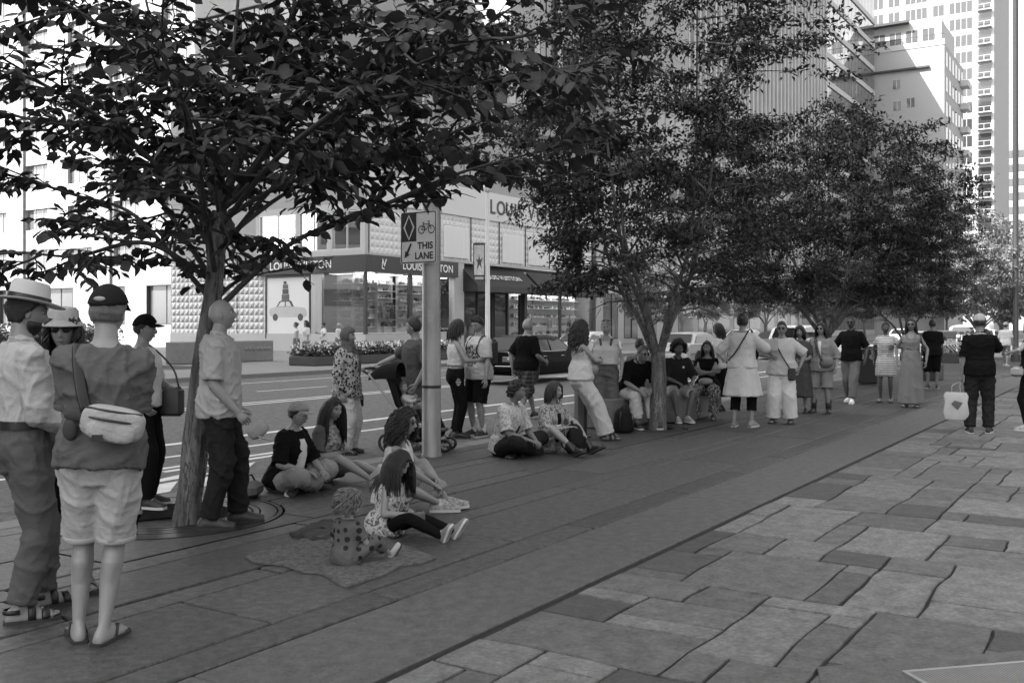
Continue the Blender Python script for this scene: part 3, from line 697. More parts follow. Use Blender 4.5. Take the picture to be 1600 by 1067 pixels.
# ---- unseen block added on the near side to hold back low sky light
ns = empty('unseen_sky_blocker', (0, 0, 0)); tag(ns, 'unseen long stone block added behind the flagstone plaza to hold back low sky light', 'building')
b = MB(); b.bb(-60, 150, -60, -26, 0, 14); b.build('block', m_stone2, ns)
NS = Fac((150, -26, 0), (-1, 0, 0), (0, 1, 0))
for k in range(3): NS.part('window_band', m_glassm, ns, (.6, 209, 1.2 + k * 4.2, 3.6 + k * 4.2, 0, .06))
# ================================================================ trees
m_bark = mat('grey bark', .15, .9, .8, 16, 1.0, 34, stretch=(1, 1, .16), pat='floral', pc=.075, ps=34)  # dark furrow streaks put crease shade into the bark colour
m_twig = mat('twig bark', .05, .9, .3, 20)
m_leaf = mat('broad leaf', .025, .48, .3, 9, rnd=.35, trans=.25)
m_leafm = mat('broad leaf mass', .025, .48, .45, 1.6, trans=.25)
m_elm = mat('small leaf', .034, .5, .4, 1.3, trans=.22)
m_elmfar = mat('small leaf painted sunlit', .2, .5, .4, .9, trans=.35)  # paler copy of the small leaf: sunlight painted into its colour
def smooth_path(pts, n):
    """Catmull-Rom through points"""
    P = [Vector(p) for p in pts]; P = [P[0] * 2 - P[1]] + P + [P[-1] * 2 - P[-2]]; out = []
    for i in range(1, len(P) - 2):
        for k in range(n):
            t = k / n; a, b_, c, d = P[i - 1], P[i], P[i + 1], P[i + 2]
            out.append(.5 * ((2 * b_) + (c - a) * t + (2 * a - 5 * b_ + 4 * c - d) * t * t + (3 * b_ - a - 3 * c + d) * t ** 3))
    out.append(P[-2]); return out
def rough_trunk(b, path, rad, n=28, amp=.09, fr=9):
    rings = []; prev = None
    for i, p in enumerate(path):
        t = (path[min(i + 1, len(path) - 1)] - path[max(0, i - 1)]).normalized(); a = Vector((1, 0, 0)); a = (a - t * a.dot(t)).normalized(); c = t.cross(a)
        ring_ = []
        for k in range(n):
            an = 2 * math.pi * k / n; d = a * math.cos(an) + c * math.sin(an)
            w = 1 + amp * mnoise.noise(Vector((math.cos(an) * 2.2, math.sin(an) * 2.2, p.z * 1.1))) * 1.6 + amp * .9 * mnoise.noise(Vector((math.cos(an) * fr * .6, math.sin(an) * fr * .6, p.z * 3)))
            ring_.append(p + d * rad[i] * w)
        rings.append(ring_)
    b.loft(rings)
LEAF_V = np.array([(0, 0, 0), (.16, .2, .02), (.42, .30, .01), (.72, .22, -.02), (1, 0, -.12), (.16, -.2, .02), (.42, -.30, .01), (.72, -.22, -.02), (.3, 0, -.05), (.62, 0, -.07)], np.float32)
LEAF_F = np.array([(0, 8, 1), (1, 8, 2), (8, 9, 2), (2, 9, 3), (3, 9, 4), (0, 5, 8), (5, 6, 8), (8, 6, 9), (6, 7, 9), (7, 4, 9)], np.int32)
def leaf_frames(P, D, N_):
    """orthonormal frames from axis D and normal hint N"""
    D = D / np.linalg.norm(D, axis=1, keepdims=True); S = np.cross(N_, D); S /= np.maximum(np.linalg.norm(S, axis=1, keepdims=True), 1e-6); N2 = np.cross(D, S)
    return D, S, N2
def leaves_mesh(name, P, D, N_, size, tv, tf, m):
    D, S, N2 = leaf_frames(P, D, N_)
    v = P[:, None, :] + size[:, None, None] * (tv[None, :, 0:1] * D[:, None, :] + tv[None, :, 1:2] * S[:, None, :] + tv[None, :, 2:3] * N2[:, None, :])
    f = tf[None] + (np.arange(len(P)) * len(tv))[:, None, None]
    return mesh_np(name, v.reshape(-1, 3), f.reshape(-1, tf.shape[1]), m)
# ---------------------------------------------------------------- the broad-leaved tree beside the standing group
tr = random.Random(11); nrt = np.random.default_rng(5)
bx, by = G(292, 812)
tree = empty('broadleaf_tree', (bx, by, 0)); tag(tree, 'young street tree with large broad leaves standing in the round grate beside the bald man', 'tree')
TO = Vector((bx, by, 0))
def wp(px, py, d): return Vector(W(px, py, d)) - TO
trunk_pts = [Vector((0, 0, -.45)), Vector((.0, .0, .0)), wp(304, 700, 8.1), wp(318, 580, 8.1), wp(331, 480, 8.08), wp(338, 400, 8.05), wp(345, 330, 8.0)]
tp = smooth_path(trunk_pts, 10); trd = [.102 - .042 * min(1, max(0, p.z / 2.6)) + .05 * max(0, .25 - p.z) ** 1 for p in tp]
b = MB(); rough_trunk(b, tp, trd, 64, .16, 14); trunk = b.build('trunk', m_bark, tree, smooth='all')
LIMBS = [
    [(345, 330, 8.0), (352, 200, 8.0), (372, 0, 8.1), (385, -200, 8.2)], [(331, 470, 8.08), (322, 360, 8.1), (290, 200, 8.3), (235, 30, 8.6), (200, -150, 8.8)],
    [(345, 330, 8), (395, 200, 7.7), (450, 40, 7.5), (490, -120, 7.3)], [(333, 490, 8.05), (400, 425, 7.9), (470, 372, 7.6), (600, 320, 7.3), (720, 270, 7.1), (850, 235, 7.0)],
    [(340, 400, 8.03), (420, 300, 8.2), (530, 200, 8.5), (640, 120, 8.8), (760, 40, 9)], [(331, 470, 8.1), (270, 400, 8.2), (200, 330, 8.4), (100, 300, 8.3), (0, 260, 8.2)],
    [(337, 400, 8.05), (255, 270, 7.8), (150, 180, 7.4), (40, 120, 7.2), (-80, 80, 7)], [(336, 430, 8.1), (350, 300, 8.8), (400, 180, 9.8), (450, 100, 10.6)],
    [(336, 430, 8.05), (320, 320, 7.3), (300, 200, 6.5), (260, 100, 6.0)], [(342, 360, 8), (430, 250, 7.2), (560, 150, 6.5), (680, 90, 6.1), (800, 60, 6)],
    [(333, 440, 8.1), (240, 300, 9), (150, 200, 10), (60, 150, 10.6)], [(342, 380, 8.1), (450, 300, 9), (560, 250, 9.8), (700, 240, 10.4)],
    [(345, 340, 8), (310, 200, 7.4), (180, 60, 6.9), (60, -20, 6.5)], [(345, 330, 8), (470, 180, 7.6), (640, 60, 7.2), (760, -30, 7)], [(333, 440, 8.1), (230, 380, 7.7), (120, 400, 7.5), (40, 395, 7.4)],
    [(335, 470, 8.06), (370, 440, 8.3), (420, 425, 8.6)],
    [(345, 345, 8), (440, 290, 7.9), (560, 255, 7.9), (690, 215, 7.9), (820, 160, 8.0)], [(345, 330, 8), (500, 130, 8.4), (680, 10, 8.8), (860, -60, 9)], [(345, 330, 8), (250, 120, 8.2), (120, 20, 8.2), (-20, -40, 8.2)], [(342, 370, 8), (200, 220, 8.0), (60, 190, 7.9), (-60, 160, 7.8)],
    [(345, 330, 8), (520, 180, 7.4), (700, 140, 7.1), (860, 110, 7.0)], [(345, 330, 8), (420, 120, 8.0), (560, 30, 8.1), (640, -60, 8.2)]]
br = MB(); LP, LD, LN, LS = [], [], [], []
def add_leaf(p, d, size):
    LP.append(p); LD.append(d); LN.append((tr.gauss(0, .55), tr.gauss(0, .55), 1.0)); LS.append(size)
def twig(p, d, L, lev):
    w_ = p + Vector(d) * L * .7 + TO; dp = w_.x * CA + w_.y * SA; qx, qy = CXP + FPX * (w_.x * SA - w_.y * CA) / dp, HYP - (w_.z - CAMH) / dp * FPX
    if (600 < qx < 740 and 335 < qy < 560) or (740 < qx < 850 and 280 < qy < 560) or (420 < qx < 600 and qy > 430): return          # few low twigs on this side
    n = 5; pts = [p]; dd = Vector(d)
    for k in range(n):
        dd = (dd + Vector((tr.gauss(0, .12), tr.gauss(0, .12), tr.gauss(-.02, .08)))).normalized(); pts.append(pts[-1] + dd * L / n)
    br.tube(pts, [(.011 if lev == 1 else .0045) * (1 - .75 * i / n) + .0012 for i in range(n + 1)], 5 if lev == 1 else 4, cap=False)
    if lev == 1:
        s = .12
        sd = 1
        while s < 1:
            i = min(n - 1, int(s * n)); q = pts[i].lerp(pts[i + 1], s * n - i); t = (pts[i + 1] - pts[i]).normalized()
            side = t.cross(Vector((0, 0, 1))); side = (side * sd + Vector((0, 0, tr.uniform(-.3, .35)))).normalized(); sd = -sd
            twig(q, (t * .75 + side * .8).normalized(), tr.uniform(.18, .42) * (1.15 - .4 * s), 2); s += .13 / max(L, .3) * .8
    st, sd = .0 if lev == 2 else .55, 1
    s = st + .1
    while s <= 1.001:
        i = min(n - 1, int(s * n)); q = pts[i].lerp(pts[i + 1], min(1, s * n - i)); t = (pts[i + 1] - pts[i]).normalized()
        side = t.cross(Vector((0, 0, 1))).normalized() * sd; sd = -sd
        dl = (t * tr.uniform(.3, .9) + side * tr.uniform(.4, 1.0) + Vector((0, 0, tr.uniform(-.75, .05)))).normalized()
        add_leaf(q, dl, tr.uniform(.07, .145)); s += .055 / L
for lm in LIMBS:
    pts = smooth_path([wp(*q) for q in lm], 8); n = len(pts); r0 = .021 if lm[0][1] < 480 else .025
    br.tube(pts, [r0 * (1 - .85 * i / (n - 1)) + .003 for i in range(n)], 8, cap=False)
    tot = sum((pts[i + 1] - pts[i]).length for i in range(n - 1)); s = .26 * tot
    i = 0; acc = 0.0; nxt = s
    while i < n - 1:
        sl = (pts[i + 1] - pts[i]).length
        while nxt < acc + sl:
            q = pts[i].lerp(pts[i + 1], (nxt - acc) / sl); t = (pts[i + 1] - pts[i]).normalized(); fr_ = nxt / tot
            rnd = Vector((tr.gauss(0, 1), tr.gauss(0, 1), tr.gauss(0, .35))).normalized(); d = (t * .55 + rnd * .9).normalized()
            twig(q, d, tr.uniform(.45, 1.0) * (1.1 - .35 * fr_), 1); nxt += tr.uniform(.13, .23)
        acc += sl; i += 1
    twig(pts[-1], (pts[-1] - pts[-2]).normalized(), .6, 1)
br = br.build('branches', m_twig, tree, smooth='all'); br['kind'] = 'stuff'
LP = np.array([tuple(p) for p in LP], np.float32); LD = np.array([tuple(p) for p in LD], np.float32); LN = np.array(LN, np.float32); LS = np.array(LS, np.float32)
keep = LP[:, 2] > 1.75
wpos = LP + np.array(TO); dep = wpos[:, 0] * CA + wpos[:, 1] * SA; pxs = CXP + FPX * (wpos[:, 0] * SA - wpos[:, 1] * CA) / dep; pys = HYP - (wpos[:, 2] - CAMH) / dep * FPX
for x0, x1, y0, y1, pk in ((610, 730, 338, 520, 0), (430, 610, 392, 520, .2), (730, 850, 285, 520, .0), (520, 640, 320, 400, .35), (640, 740, 300, 345, .45)):   # thin, open lower skirt of the crown
    keep &= ~((pxs > x0) & (pxs < x1) & (pys > y0) & (pys < y1) & (nrt.random(len(LP)) > pk))
if True: LP, LD, LN, LS = LP[keep], LD[keep], LN[keep], LS[keep]
# the 300 leaves that show largest become leaves of their own
wpos = LP + np.array(TO); dep = wpos[:, 0] * CA + wpos[:, 1] * SA; lat = wpos[:, 0] * SA - wpos[:, 1] * CA
pxs = CXP + FPX * lat / dep; pys = HYP - (wpos[:, 2] - CAMH) / dep * FPX
score = np.where((pxs > 10) & (pxs < 1590) & (pys > 10), LS / dep, 0); order = np.argsort(-score); big, rest = order[:300], order[300:]
lm_ = mesh_np('leaf', LEAF_V, LEAF_F, m_leaf)
Dn, Sn, Nn = leaf_frames(LP, LD, LN)
for i in big:
    o = link('leaf', lm_, tree); s = float(LS[i]); M_ = Matrix.Identity(4)
    for r_ in range(3): M_[r_][0], M_[r_][1], M_[r_][2], M_[r_][3] = float(Dn[i][r_]) * s, float(Sn[i][r_]) * s, float(Nn[i][r_]) * s, float(LP[i][r_])
    o.matrix_basis = M_
LEAF_W = LEAF_V * np.array([1, .72, 1], np.float32); LEAF_W[[1, 2, 3, 5, 6, 7], 2] += .11; LEAF_W[[4], 2] -= .16          # curled, narrower leaf
LEAF_X = LEAF_V.copy(); LEAF_X[:, 1] *= 1.12; LEAF_X[[2, 3], 2] -= .09; LEAF_X[[6, 7], 2] += .06
for k, tv in enumerate((LEAF_V, LEAF_W, LEAF_X)):
    r3 = rest[k::3]; o = link('foliage', leaves_mesh('foliage', LP[r3], LD[r3], LN[r3], LS[r3], tv, LEAF_F, m_leafm), tree); o['kind'] = 'stuff'
print('broad leaves', len(LP))
# ---------------------------------------------------------------- small-leaved trees (vase shaped)
QV = np.array([(0, 0, 0), (.45, .24, .03), (1, 0, -.08), (.45, -.24, .03)], np.float32); QF = np.array([(0, 1, 2, 3)], np.int32)
def vase_tree(seed, nleaf, Rr, Ht, fork, lsize, trunk_r, leaf_m, zlow, simple=False):
    q = random.Random(seed); nr = np.random.default_rng(seed); t = MB(); segs = []
    tp_ = smooth_path([(0, 0, -.4), (0, 0, .1), (q.uniform(-.05, .05), q.uniform(-.05, .05), fork * .6), (q.uniform(-.06, .06), q.uniform(-.06, .06), fork)], 5)
    rough_trunk(t, tp_, [trunk_r * (1.25 - .3 * min(1, max(0, p.z))) for p in tp_], 16, .07)
    top = tp_[-1]; K = 6
    for k in range(K):
        a = 2 * math.pi * (k + q.uniform(-.25, .25)) / K; out = (1.0 if k % 3 else .35) * Rr * .62; h = Ht * (q.uniform(.62, .8) if k % 3 else .92)
        e = Vector((math.cos(a) * out, math.sin(a) * out, h)); st = top - Vector((0, 0, q.uniform(.02, .2)))
        mid = st.lerp(e, .42) + Vector((math.cos(a) * .3, math.sin(a) * .3, -.25)); pts = smooth_path([st, st.lerp(mid, .4) + Vector((0, 0, .05)), mid, e], 6); n = len(pts)
        t.tube(pts, [trunk_r * .5 * (1 - .85 * i / (n - 1)) for i in range(n)], 8, cap=False)
        for j in range(8, n, 1):
            for m_ in range(2 if simple else 3):
                a2 = q.uniform(0, 6.283); d = Vector((math.cos(a2), math.sin(a2), q.uniform(-.15, .5))).normalized(); d = (d + Vector((math.cos(a), math.sin(a), 0)) * .5).normalized()
                L = q.uniform(.5, 1.25) * Rr / 2.6; p0 = pts[j]; p1 = p0 + d * L * .5 + Vector((0, 0, .06)); p2 = p0 + d * L + Vector((0, 0, -.03))
                t.tube([p0, p1, p2], [.02, .012, .004], 4, cap=False)
                for u_ in range(2 if simple else 4):
                    s = q.uniform(.3, 1); b0 = p0.lerp(p2, s); a3 = q.uniform(0, 6.283); d2 = (Vector((math.cos(a3), math.sin(a3), q.uniform(-.3, .3))) + d * .7).normalized(); b1 = b0 + d2 * q.uniform(.25, .6) * Rr / 2.6
                    if not simple: t.tube([b0, b1], [.006, .002], 3, cap=False)
                    segs.append((b0, b1))
    # fill the crown with extra sprays so that it reads as a closed canopy with ragged edge
    for k in range(200 if simple else 520):
        while True:
            x, y, z = q.uniform(-1, 1), q.uniform(-1, 1), q.uniform(-1, 1)
            if .25 < x * x + y * y + z * z < 1: break
        zz = zlow + (Ht - zlow) * (z * .5 + .5); rr = Rr * (1.0 if z < .3 else 1 - .35 * (z - .3)); n_ = mnoise.noise(Vector((x * 2, y * 2, z * 2 + seed)))
        if n_ < -.02: continue
        b0 = Vector((x * rr, y * rr, zz)); d2 = Vector((x, y, q.uniform(-.4, .3))).normalized(); segs.append((b0, b0 + d2 * q.uniform(.3, .7)))
    A_ = np.array([tuple(s[0]) for s in segs]); B_ = np.array([tuple(s[1]) for s in segs]); w = np.linalg.norm(B_ - A_, axis=1); w /= w.sum()
    idx = nr.choice(len(segs), nleaf, p=w); u_ = nr.random((nleaf, 1)); P = A_[idx] * (1 - u_) + B_[idx] * u_; P = P + nr.normal(0, .055 * Rr / 2.6 + lsize * .25, (nleaf, 3)) * np.array([1, 1, .6])
    D = (B_ - A_)[idx]; D /= np.linalg.norm(D, axis=1, keepdims=True); D = D * .6 + nr.normal(0, .6, (nleaf, 3)) + np.array([0, 0, -.25]); N_ = nr.normal(0, .38, (nleaf, 3)) + np.array([0, 0, 1.0])
    S = lsize * nr.uniform(.65, 1.25, nleaf); kp = (P[:, 2] > zlow - .5) & ((np.hypot(P[:, 0], P[:, 1]) > 1.25) | (P[:, 2] > zlow + 1.0))
    return t.mesh('trunk', m_bark, 'all'), leaves_mesh('crown', P[kp], D[kp], N_[kp], S[kp], QV, QF, leaf_m)
tA = vase_tree(4, 72000, 2.95, 7.7, 1.2, .09, .115, m_elm, 2.5)
tB = vase_tree(9, 76000, 3.5, 7.1, 1.3, .105, .125, m_elm, 2.6)
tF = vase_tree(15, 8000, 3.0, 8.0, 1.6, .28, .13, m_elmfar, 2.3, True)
def put_tree(data, x, y, rz, sc, label, grp, name='elm_tree', zs=1.0):
    e = empty(name, (x, y, 0), rz); e.scale = (sc, sc, sc * zs); link('trunk', data[0], e); link('crown', data[1], e); tag(e, label, 'tree', grp); return e
ROWG = 'small-leaved trees along the near kerb'
put_tree(tA, 14.08, 6.39, 2.2, .98, 'dark small-leaved tree with several stems beside the granite bench', ROWG)
put_tree(tB, *G(1292, 607), 1.0, 1.0, 'dark small-leaved tree behind the woman with sunglasses and shorts', ROWG)
put_tree(tA, *G(1415, 578), 4.4, .92, 'dark small-leaved tree behind the woman in the long dress', ROWG)
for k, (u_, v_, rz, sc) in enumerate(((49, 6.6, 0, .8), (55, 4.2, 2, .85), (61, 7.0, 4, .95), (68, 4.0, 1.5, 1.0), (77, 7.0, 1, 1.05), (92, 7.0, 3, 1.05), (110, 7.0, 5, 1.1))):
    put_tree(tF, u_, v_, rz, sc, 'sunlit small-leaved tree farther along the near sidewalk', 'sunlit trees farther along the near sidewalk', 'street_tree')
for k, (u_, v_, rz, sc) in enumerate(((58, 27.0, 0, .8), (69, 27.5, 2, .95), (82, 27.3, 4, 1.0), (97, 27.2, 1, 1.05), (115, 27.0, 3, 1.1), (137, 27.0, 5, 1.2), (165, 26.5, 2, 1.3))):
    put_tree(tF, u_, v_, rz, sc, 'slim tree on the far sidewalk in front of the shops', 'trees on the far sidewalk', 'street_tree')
# ================================================================ street furniture
m_gran = mat('granite block', .16, .7, .35, 40, .35, 150)
m_pole = mat('galvanised pole', .30, .42, .35, 3.5, .06, 30, metal=.55, stretch=(1, 1, .5))
# ---- sign pole
PX, PY = G(674, 713); pole = empty('sign_pole', (PX, PY, 0)); tag(pole, 'thick galvanised street pole with a bicycle lane sign beside the stroller', 'pole')
b = MB(); b.lathe([(.128, 0), (.128, .02), (.116, .05), (.108, 4), (.095, 9)], (0, 0, 0), 32); b.build('shaft', m_pole, pole, smooth=True)
b = MB(); b.lathe([(.113, .83), (.119, .833), (.119, .865), (.113, .868)], (0, 0, 0), 32, cap=False); b.build('clamp_band', m_black_ := mat('clamp rubber', .02, .5), pole, smooth=True)
b = MB(); n_ = Vector((-CA, -SA, 0)); s_ = Vector((SA, -CA, 0)); q = [n_ * .114 - s_ * .03 + V3(0, 0, 1.62), n_ * .114 + s_ * .035 + V3(0, 0, 1.62), n_ * .114 + s_ * .035 + V3(0, 0, 1.72), n_ * .114 - s_ * .03 + V3(0, 0, 1.72)]; b.add(q + [p - n_ * .004 for p in q], [(0, 1, 2, 3), (7, 6, 5, 4), (0, 4, 5, 1), (1, 5, 6, 2), (2, 6, 7, 3), (3, 7, 4, 0)]); b.build('sticker', mat('faded sticker', .42, .7, .3, 30), pole)
sgn = Vector((-1, .02, 0)).normalized(); SM = facing(Vector((PX, PY, 0)) + sgn * .135 + Vector((0, 0, 2.65)) + Vector((.0, .09, 0)), sgn.x, sgn.y)
so = empty('lane_sign'); so.matrix_world = SM; tag(so, 'white bicycle lane sign reading THIS LANE mounted on the thick street pole', 'sign')
m_sw, m_sb = mat('sign white', .52, .5, .06, 6), mat('sign black', .018, .5)
def rrect(w, h, r, n=5):
    P = []
    for cx, cy, a0 in ((w / 2 - r, h / 2 - r, 0), (-w / 2 + r, h / 2 - r, 90), (-w / 2 + r, -h / 2 + r, 180), (w / 2 - r, -h / 2 + r, 270)):
        for k in range(n + 1): a = R(a0 + 90 * k / n); P.append((cx + r * math.cos(a), cy + r * math.sin(a)))
    return P
SW_, SH_ = .56, .63
b = MB(); b.prism(rrect(SW_, SH_, .03), -.004, 0); b.build('panel', m_sw, so)
def outline(name, P, w, z, m, par, closed=True):
    b = MB(); n = len(P); c = [Vector((*p, 0)) for p in P]; k = n if closed else n - 1; o = []
    for i in range(n):
        a, d = c[i - 1] if (closed or i) else c[i], c[(i + 1) % n] if (closed or i < n - 1) else c[i]; t = (d - a).normalized(); nn = Vector((-t.y, t.x, 0)); o.append((c[i] + nn * w / 2, c[i] - nn * w / 2))
    for i in range(k):
        j = (i + 1) % n; b.add([p + V3(0, 0, z) for p in (o[i][0], o[i][1], o[j][1], o[j][0])], [(0, 1, 2, 3)])
    return b.build(name, m, par)
def polyf(name, P, z, m, par): b = MB(); b.add([(x, y, z) for x, y in P], [tuple(range(len(P)))]); return b.build(name, m, par)
outline('border', rrect(SW_ - .03, SH_ - .03, .022), .012, .002, m_sb, so)
polyf('symbol_field', [(-SW_ / 2 + .018, -.045), (-.03, -.045), (-.03, SH_ / 2 - .018), (-SW_ / 2 + .018, SH_ / 2 - .018)], .003, m_sb, so)
dc = (-.145, .125); outline('diamond', [(dc[0], dc[1] + .145), (dc[0] - .075, dc[1]), (dc[0], dc[1] - .145), (dc[0] + .075, dc[1])], .024, .005, m_sw, so)
bc = (.125, .10); circ = lambda cx, cy, r: [(cx + r * math.cos(6.283 * k / 20), cy + r * math.sin(6.283 * k / 20)) for k in range(20)]
for dx in (-.075, .075): outline('bicycle_wheel', circ(bc[0] + dx, bc[1] - .01, .046), .012, .003, m_sb, so)
for P in ([(-.075, -.01), (-.045, .055), (.045, .055), (.075, -.01)], [(-.045, .055), (-.005, -.015), (.045, .055)], [(-.075, -.01), (-.005, -.015)], [(-.06, .075), (-.03, .075)], [(-.045, .075), (-.045, .05)], [(.035, .085), (.05, .05)], [(.02, .085), (.05, .09)]): outline('bicycle_frame', [(bc[0] + x, bc[1] + y) for x, y in P], .011, .0035 if len(P) != 3 else .004, m_sb, so, False)
polyf('arrow', [(-.10, -.075), (-.125, -.065), (-.185, -.17), (-.205, -.155), (-.215, -.245), (-.135, -.205), (-.157, -.19)], .003, m_sb, so)
text('sign_lettering', 'THIS', .115, m_sb, so, Matrix.Translation((.105, -.105, .002)), .0008, bold=.003); text('sign_lettering', 'LANE', .115, m_sb, so, Matrix.Translation((.085, -.225, .002)), .0008, bold=.003)
b = MB(); b.bb(-.04, .04, -.02, .02, -.03, -.005); b.bb(-.04, .04, .18, .22, -.03, -.005); b.build('bracket', m_pole, so)
# ---- steel post
bx_, by_ = G(905, 683); bo = empty('steel_post', (bx_, by_, 0), YAW + .35); tag(bo, 'square steel post that the woman in the jumpsuit leans on', 'post')
b = MB(); b.rbox((0, 0, .43), (.13, .10, .86), .006); b.build('shaft', mat('dull steel post', .17, .4, .2, 4, metal=.5), bo, smooth=True); b = MB(); b.rbox((0, -.078, .41), (.10, .05, .82), .006); b.build('side_plate', mat('dark steel', .06, .45, .2, 4, metal=.4), bo, smooth=True); b = MB(); b.rbox((0, -.02, .01), (.22, .24, .02), .005); b.build('base_plate', m_steel_d, bo)
# ---- granite benches
for (x0, x1, y0, y1, lab) in ((13.5, 16.9, 6.86, 7.4, 'long grey granite bench behind the small-leaved tree'), (14.95, 16.35, 6.44, 6.85, 'short grey granite block under the boy with the afro')):
    e = empty('granite_bench', (0, 0, 0)); tag(e, lab, 'bench'); n = max(1, round((x1 - x0) / 1.1))
    for k in range(n): a = x0 + (x1 - x0) * k / n; c = x0 + (x1 - x0) * (k + 1) / n; b = MB(); b.rbox(((a + c) / 2, (y0 + y1) / 2, .235), (c - a - .008, y1 - y0, .45), .012); b.build('stone_block', m_gran, e, smooth=True)
# ---- litter bin, low planters, post far right
x_, y_ = G(1357, 600); lb = empty('litter_bin', (x_, y_, 0), .1); tag(lb, 'dark slotted litter bin behind the man in the black polo', 'litter bin'); b = MB(); b.rbox((0, 0, .48), (.5, .5, .9), .03); b.build('body', m_blkbin := mat('bin black', .03, .5), lb, smooth=True)
b = MB(); b.rbox((0, 0, .98), (.56, .56, .07), .02); b.build('lid', mat('bin lid', .12, .4, metal=.4), lb, smooth=True)
for dx in (-.12, .12): b = MB(); b.lathe([(.07, 0), (.07, .012)], (dx, -.251, .74), 16, (0, -1, 0)); b.build('opening', mat('bin hole', .35), lb); b = MB(); b.lathe([(.07, 0), (.07, .012)], (-.251, dx, .74), 16, (-1, 0, 0)); b.build('opening', mat('bin hole', .35), lb)
def planter_box(px, py, w, d_, h, lab, m, shrub=0):
    x_, y_ = G(px, py); e = empty('planter', (x_, y_, 0)); tag(e, lab, 'planter'); b = MB(); b.rbox((0, d_ / 2, h / 2), (w, d_, h), .02); b.build('box', m, e, smooth=True); b = MB(); b.bb(-w / 2 + .06, w / 2 - .06, .06, d_ - .06, h - .005, h + .012); b.build('soil', m_soil, e)
    if shrub:
        nr = np.random.default_rng(int(px)); n = shrub; P = np.stack([nr.uniform(-w / 2, w / 2, n), nr.uniform(.1, d_ - .05, n), h + nr.uniform(0, 1, n) ** .7 * (.35 if shrub < 5000 else .8)], 1); o = link('plants', leaves_mesh('plants', P, nr.normal(0, 1, (n, 3)) + [0, 0, .3], nr.normal(0, .5, (n, 3)) + [0, 0, 1], nr.uniform(.07, .15, n), QV, QF, m_elmfar), e); o['kind'] = 'stuff'
    return e
m_dpl = mat('dark planter', .035, .6)
planter_box(1470, 594, .95, .9, .47, 'low dark planter box at the feet of the man in black shorts', m_dpl); planter_box(1497, 567, .6, .6, .4, 'small dark box standing in the sun by the bicycles', m_dpl)
b = MB(); x_, y_ = G(1587, 565); e = empty('lamp_mast', (x_, y_, 0)); tag(e, 'tall dark slender lamp mast at the end of the flagstones', 'mast'); b.lathe([(.17, 0), (.17, .1), (.12, .2), (.115, 8), (.1, 22)], (0, 0, 0), 18); b.build('shaft', mat('dark mast', .05, .4, metal=.4), e, smooth=True); b = MB(); b.lathe([(.2, 0), (.2, .3), (.13, .34)], (0, 0, 0), 18); b.build('foot', m_steel_d, e, smooth=True)
# ---- far sidewalk: lamp post with banner, flower bed, planters
x_, y_ = 37.6, 25.5; lp = empty('banner_lamp_post', (x_, y_, 0)); tag(lp, 'slim pale lamp post with a hanging banner in front of the corner shop', 'lamp post')
b = MB(); b.lathe([(.16, 0), (.16, .4), (.12, .5), (.085, 7.6)], (0, 0, 0), 16); b.build('shaft', mat('pale post', .5, .4, .1, 3, metal=.3), lp, smooth=True); b = MB(); b.sph((0, 0, 7.85), .2, 12, 8, (1, 1, 1.3)); b.build('lantern', mat('lantern', .6, .3), lp, smooth='all'); b = MB(); b.lathe([(.24, 8.1), (.16, 8.22), (.02, 8.3)], (0, 0, 0), 14); b.build('cap', m_frame, lp, smooth=True)
BN = facing((-.28, .28, 4.45), -CA, -SA); bn = empty('banner'); bn.parent = lp; bn.matrix_basis = BN
b = MB(); b.bb(-.27, .27, -.85, .85, -.01, .01); b.build('cloth', mat('banner frame', .05), bn); b = MB(); b.bb(-.225, .225, -.6, .76, .011, .015); b.build('print', mat('banner print', .45, .7, .5, 3.5), bn)
b = MB(); b.add([(x * .2, y * .42, .017) for x, y in ((0, .8), (.25, .2), (.8, .5), (.45, -.1), (.6, -.8), (.1, -.3), (-.5, -.9), (-.35, -.05), (-.8, .35), (-.2, .2))], [tuple(range(10))]); b.build('motif', mat('banner motif', .06), bn)
b = MB(); b.bb(-.2, .2, -.8, -.68, .011, .015); b.build('caption_bar', mat('banner bar', .4), bn)
for z_ in (3.6, 5.3): b = MB(); b.tube([(0, 0, z_), (-.42, .42, z_)], .018, 6); b.build('bracket', m_frame, lp)
def bed(u0, u1, v0, v1, h, n, lab, wf, hh=.45):
    e = empty('flower_bed', (u0, v0, 0)); tag(e, lab, 'flower bed'); b = MB(); b.rbox(((u1 - u0) / 2, (v1 - v0) / 2, h / 2), (u1 - u0, v1 - v0, h), .03); b.build('planter_wall', mat('dark stone trough', .06, .7, .2, 6), e, smooth=True); nr = np.random.default_rng(n)
    def sc(k, s0, s1, z0, z1, m, nm): P = np.stack([nr.uniform(.05, u1 - u0 - .05, k), nr.uniform(.05, v1 - v0 - .05, k), h + nr.uniform(z0, z1, k)], 1); o = link(nm, leaves_mesh(nm, P, nr.normal(0, 1, (k, 3)) + [0, 0, .4], nr.normal(0, .6, (k, 3)) + [-.4, -.5, .8], nr.uniform(s0, s1, k), QV, QF, m), e); o['kind'] = 'stuff'
    sc(n, .1, .22, 0, hh * .75, m_elm, 'leaves'); sc(n // 2, .1, .2, .02, hh, mat('bed leaf pale', .16, .6, .3, 3, trans=.2), 'pale_leaves')
    if wf: sc(wf, .1, .17, hh * .3, hh, mat('white petals', .7, .7), 'flowers')
bed(28.0, 37.0, 27.0, 28.4, .36, 5200, 'low dark trough full of pale flowers in front of the shop window', 2300)
bed(15.5, 20.5, 28.2, 30.0, .55, 5200, 'dark trough with dense shrubs behind the tree trunk', 250, 1.0)
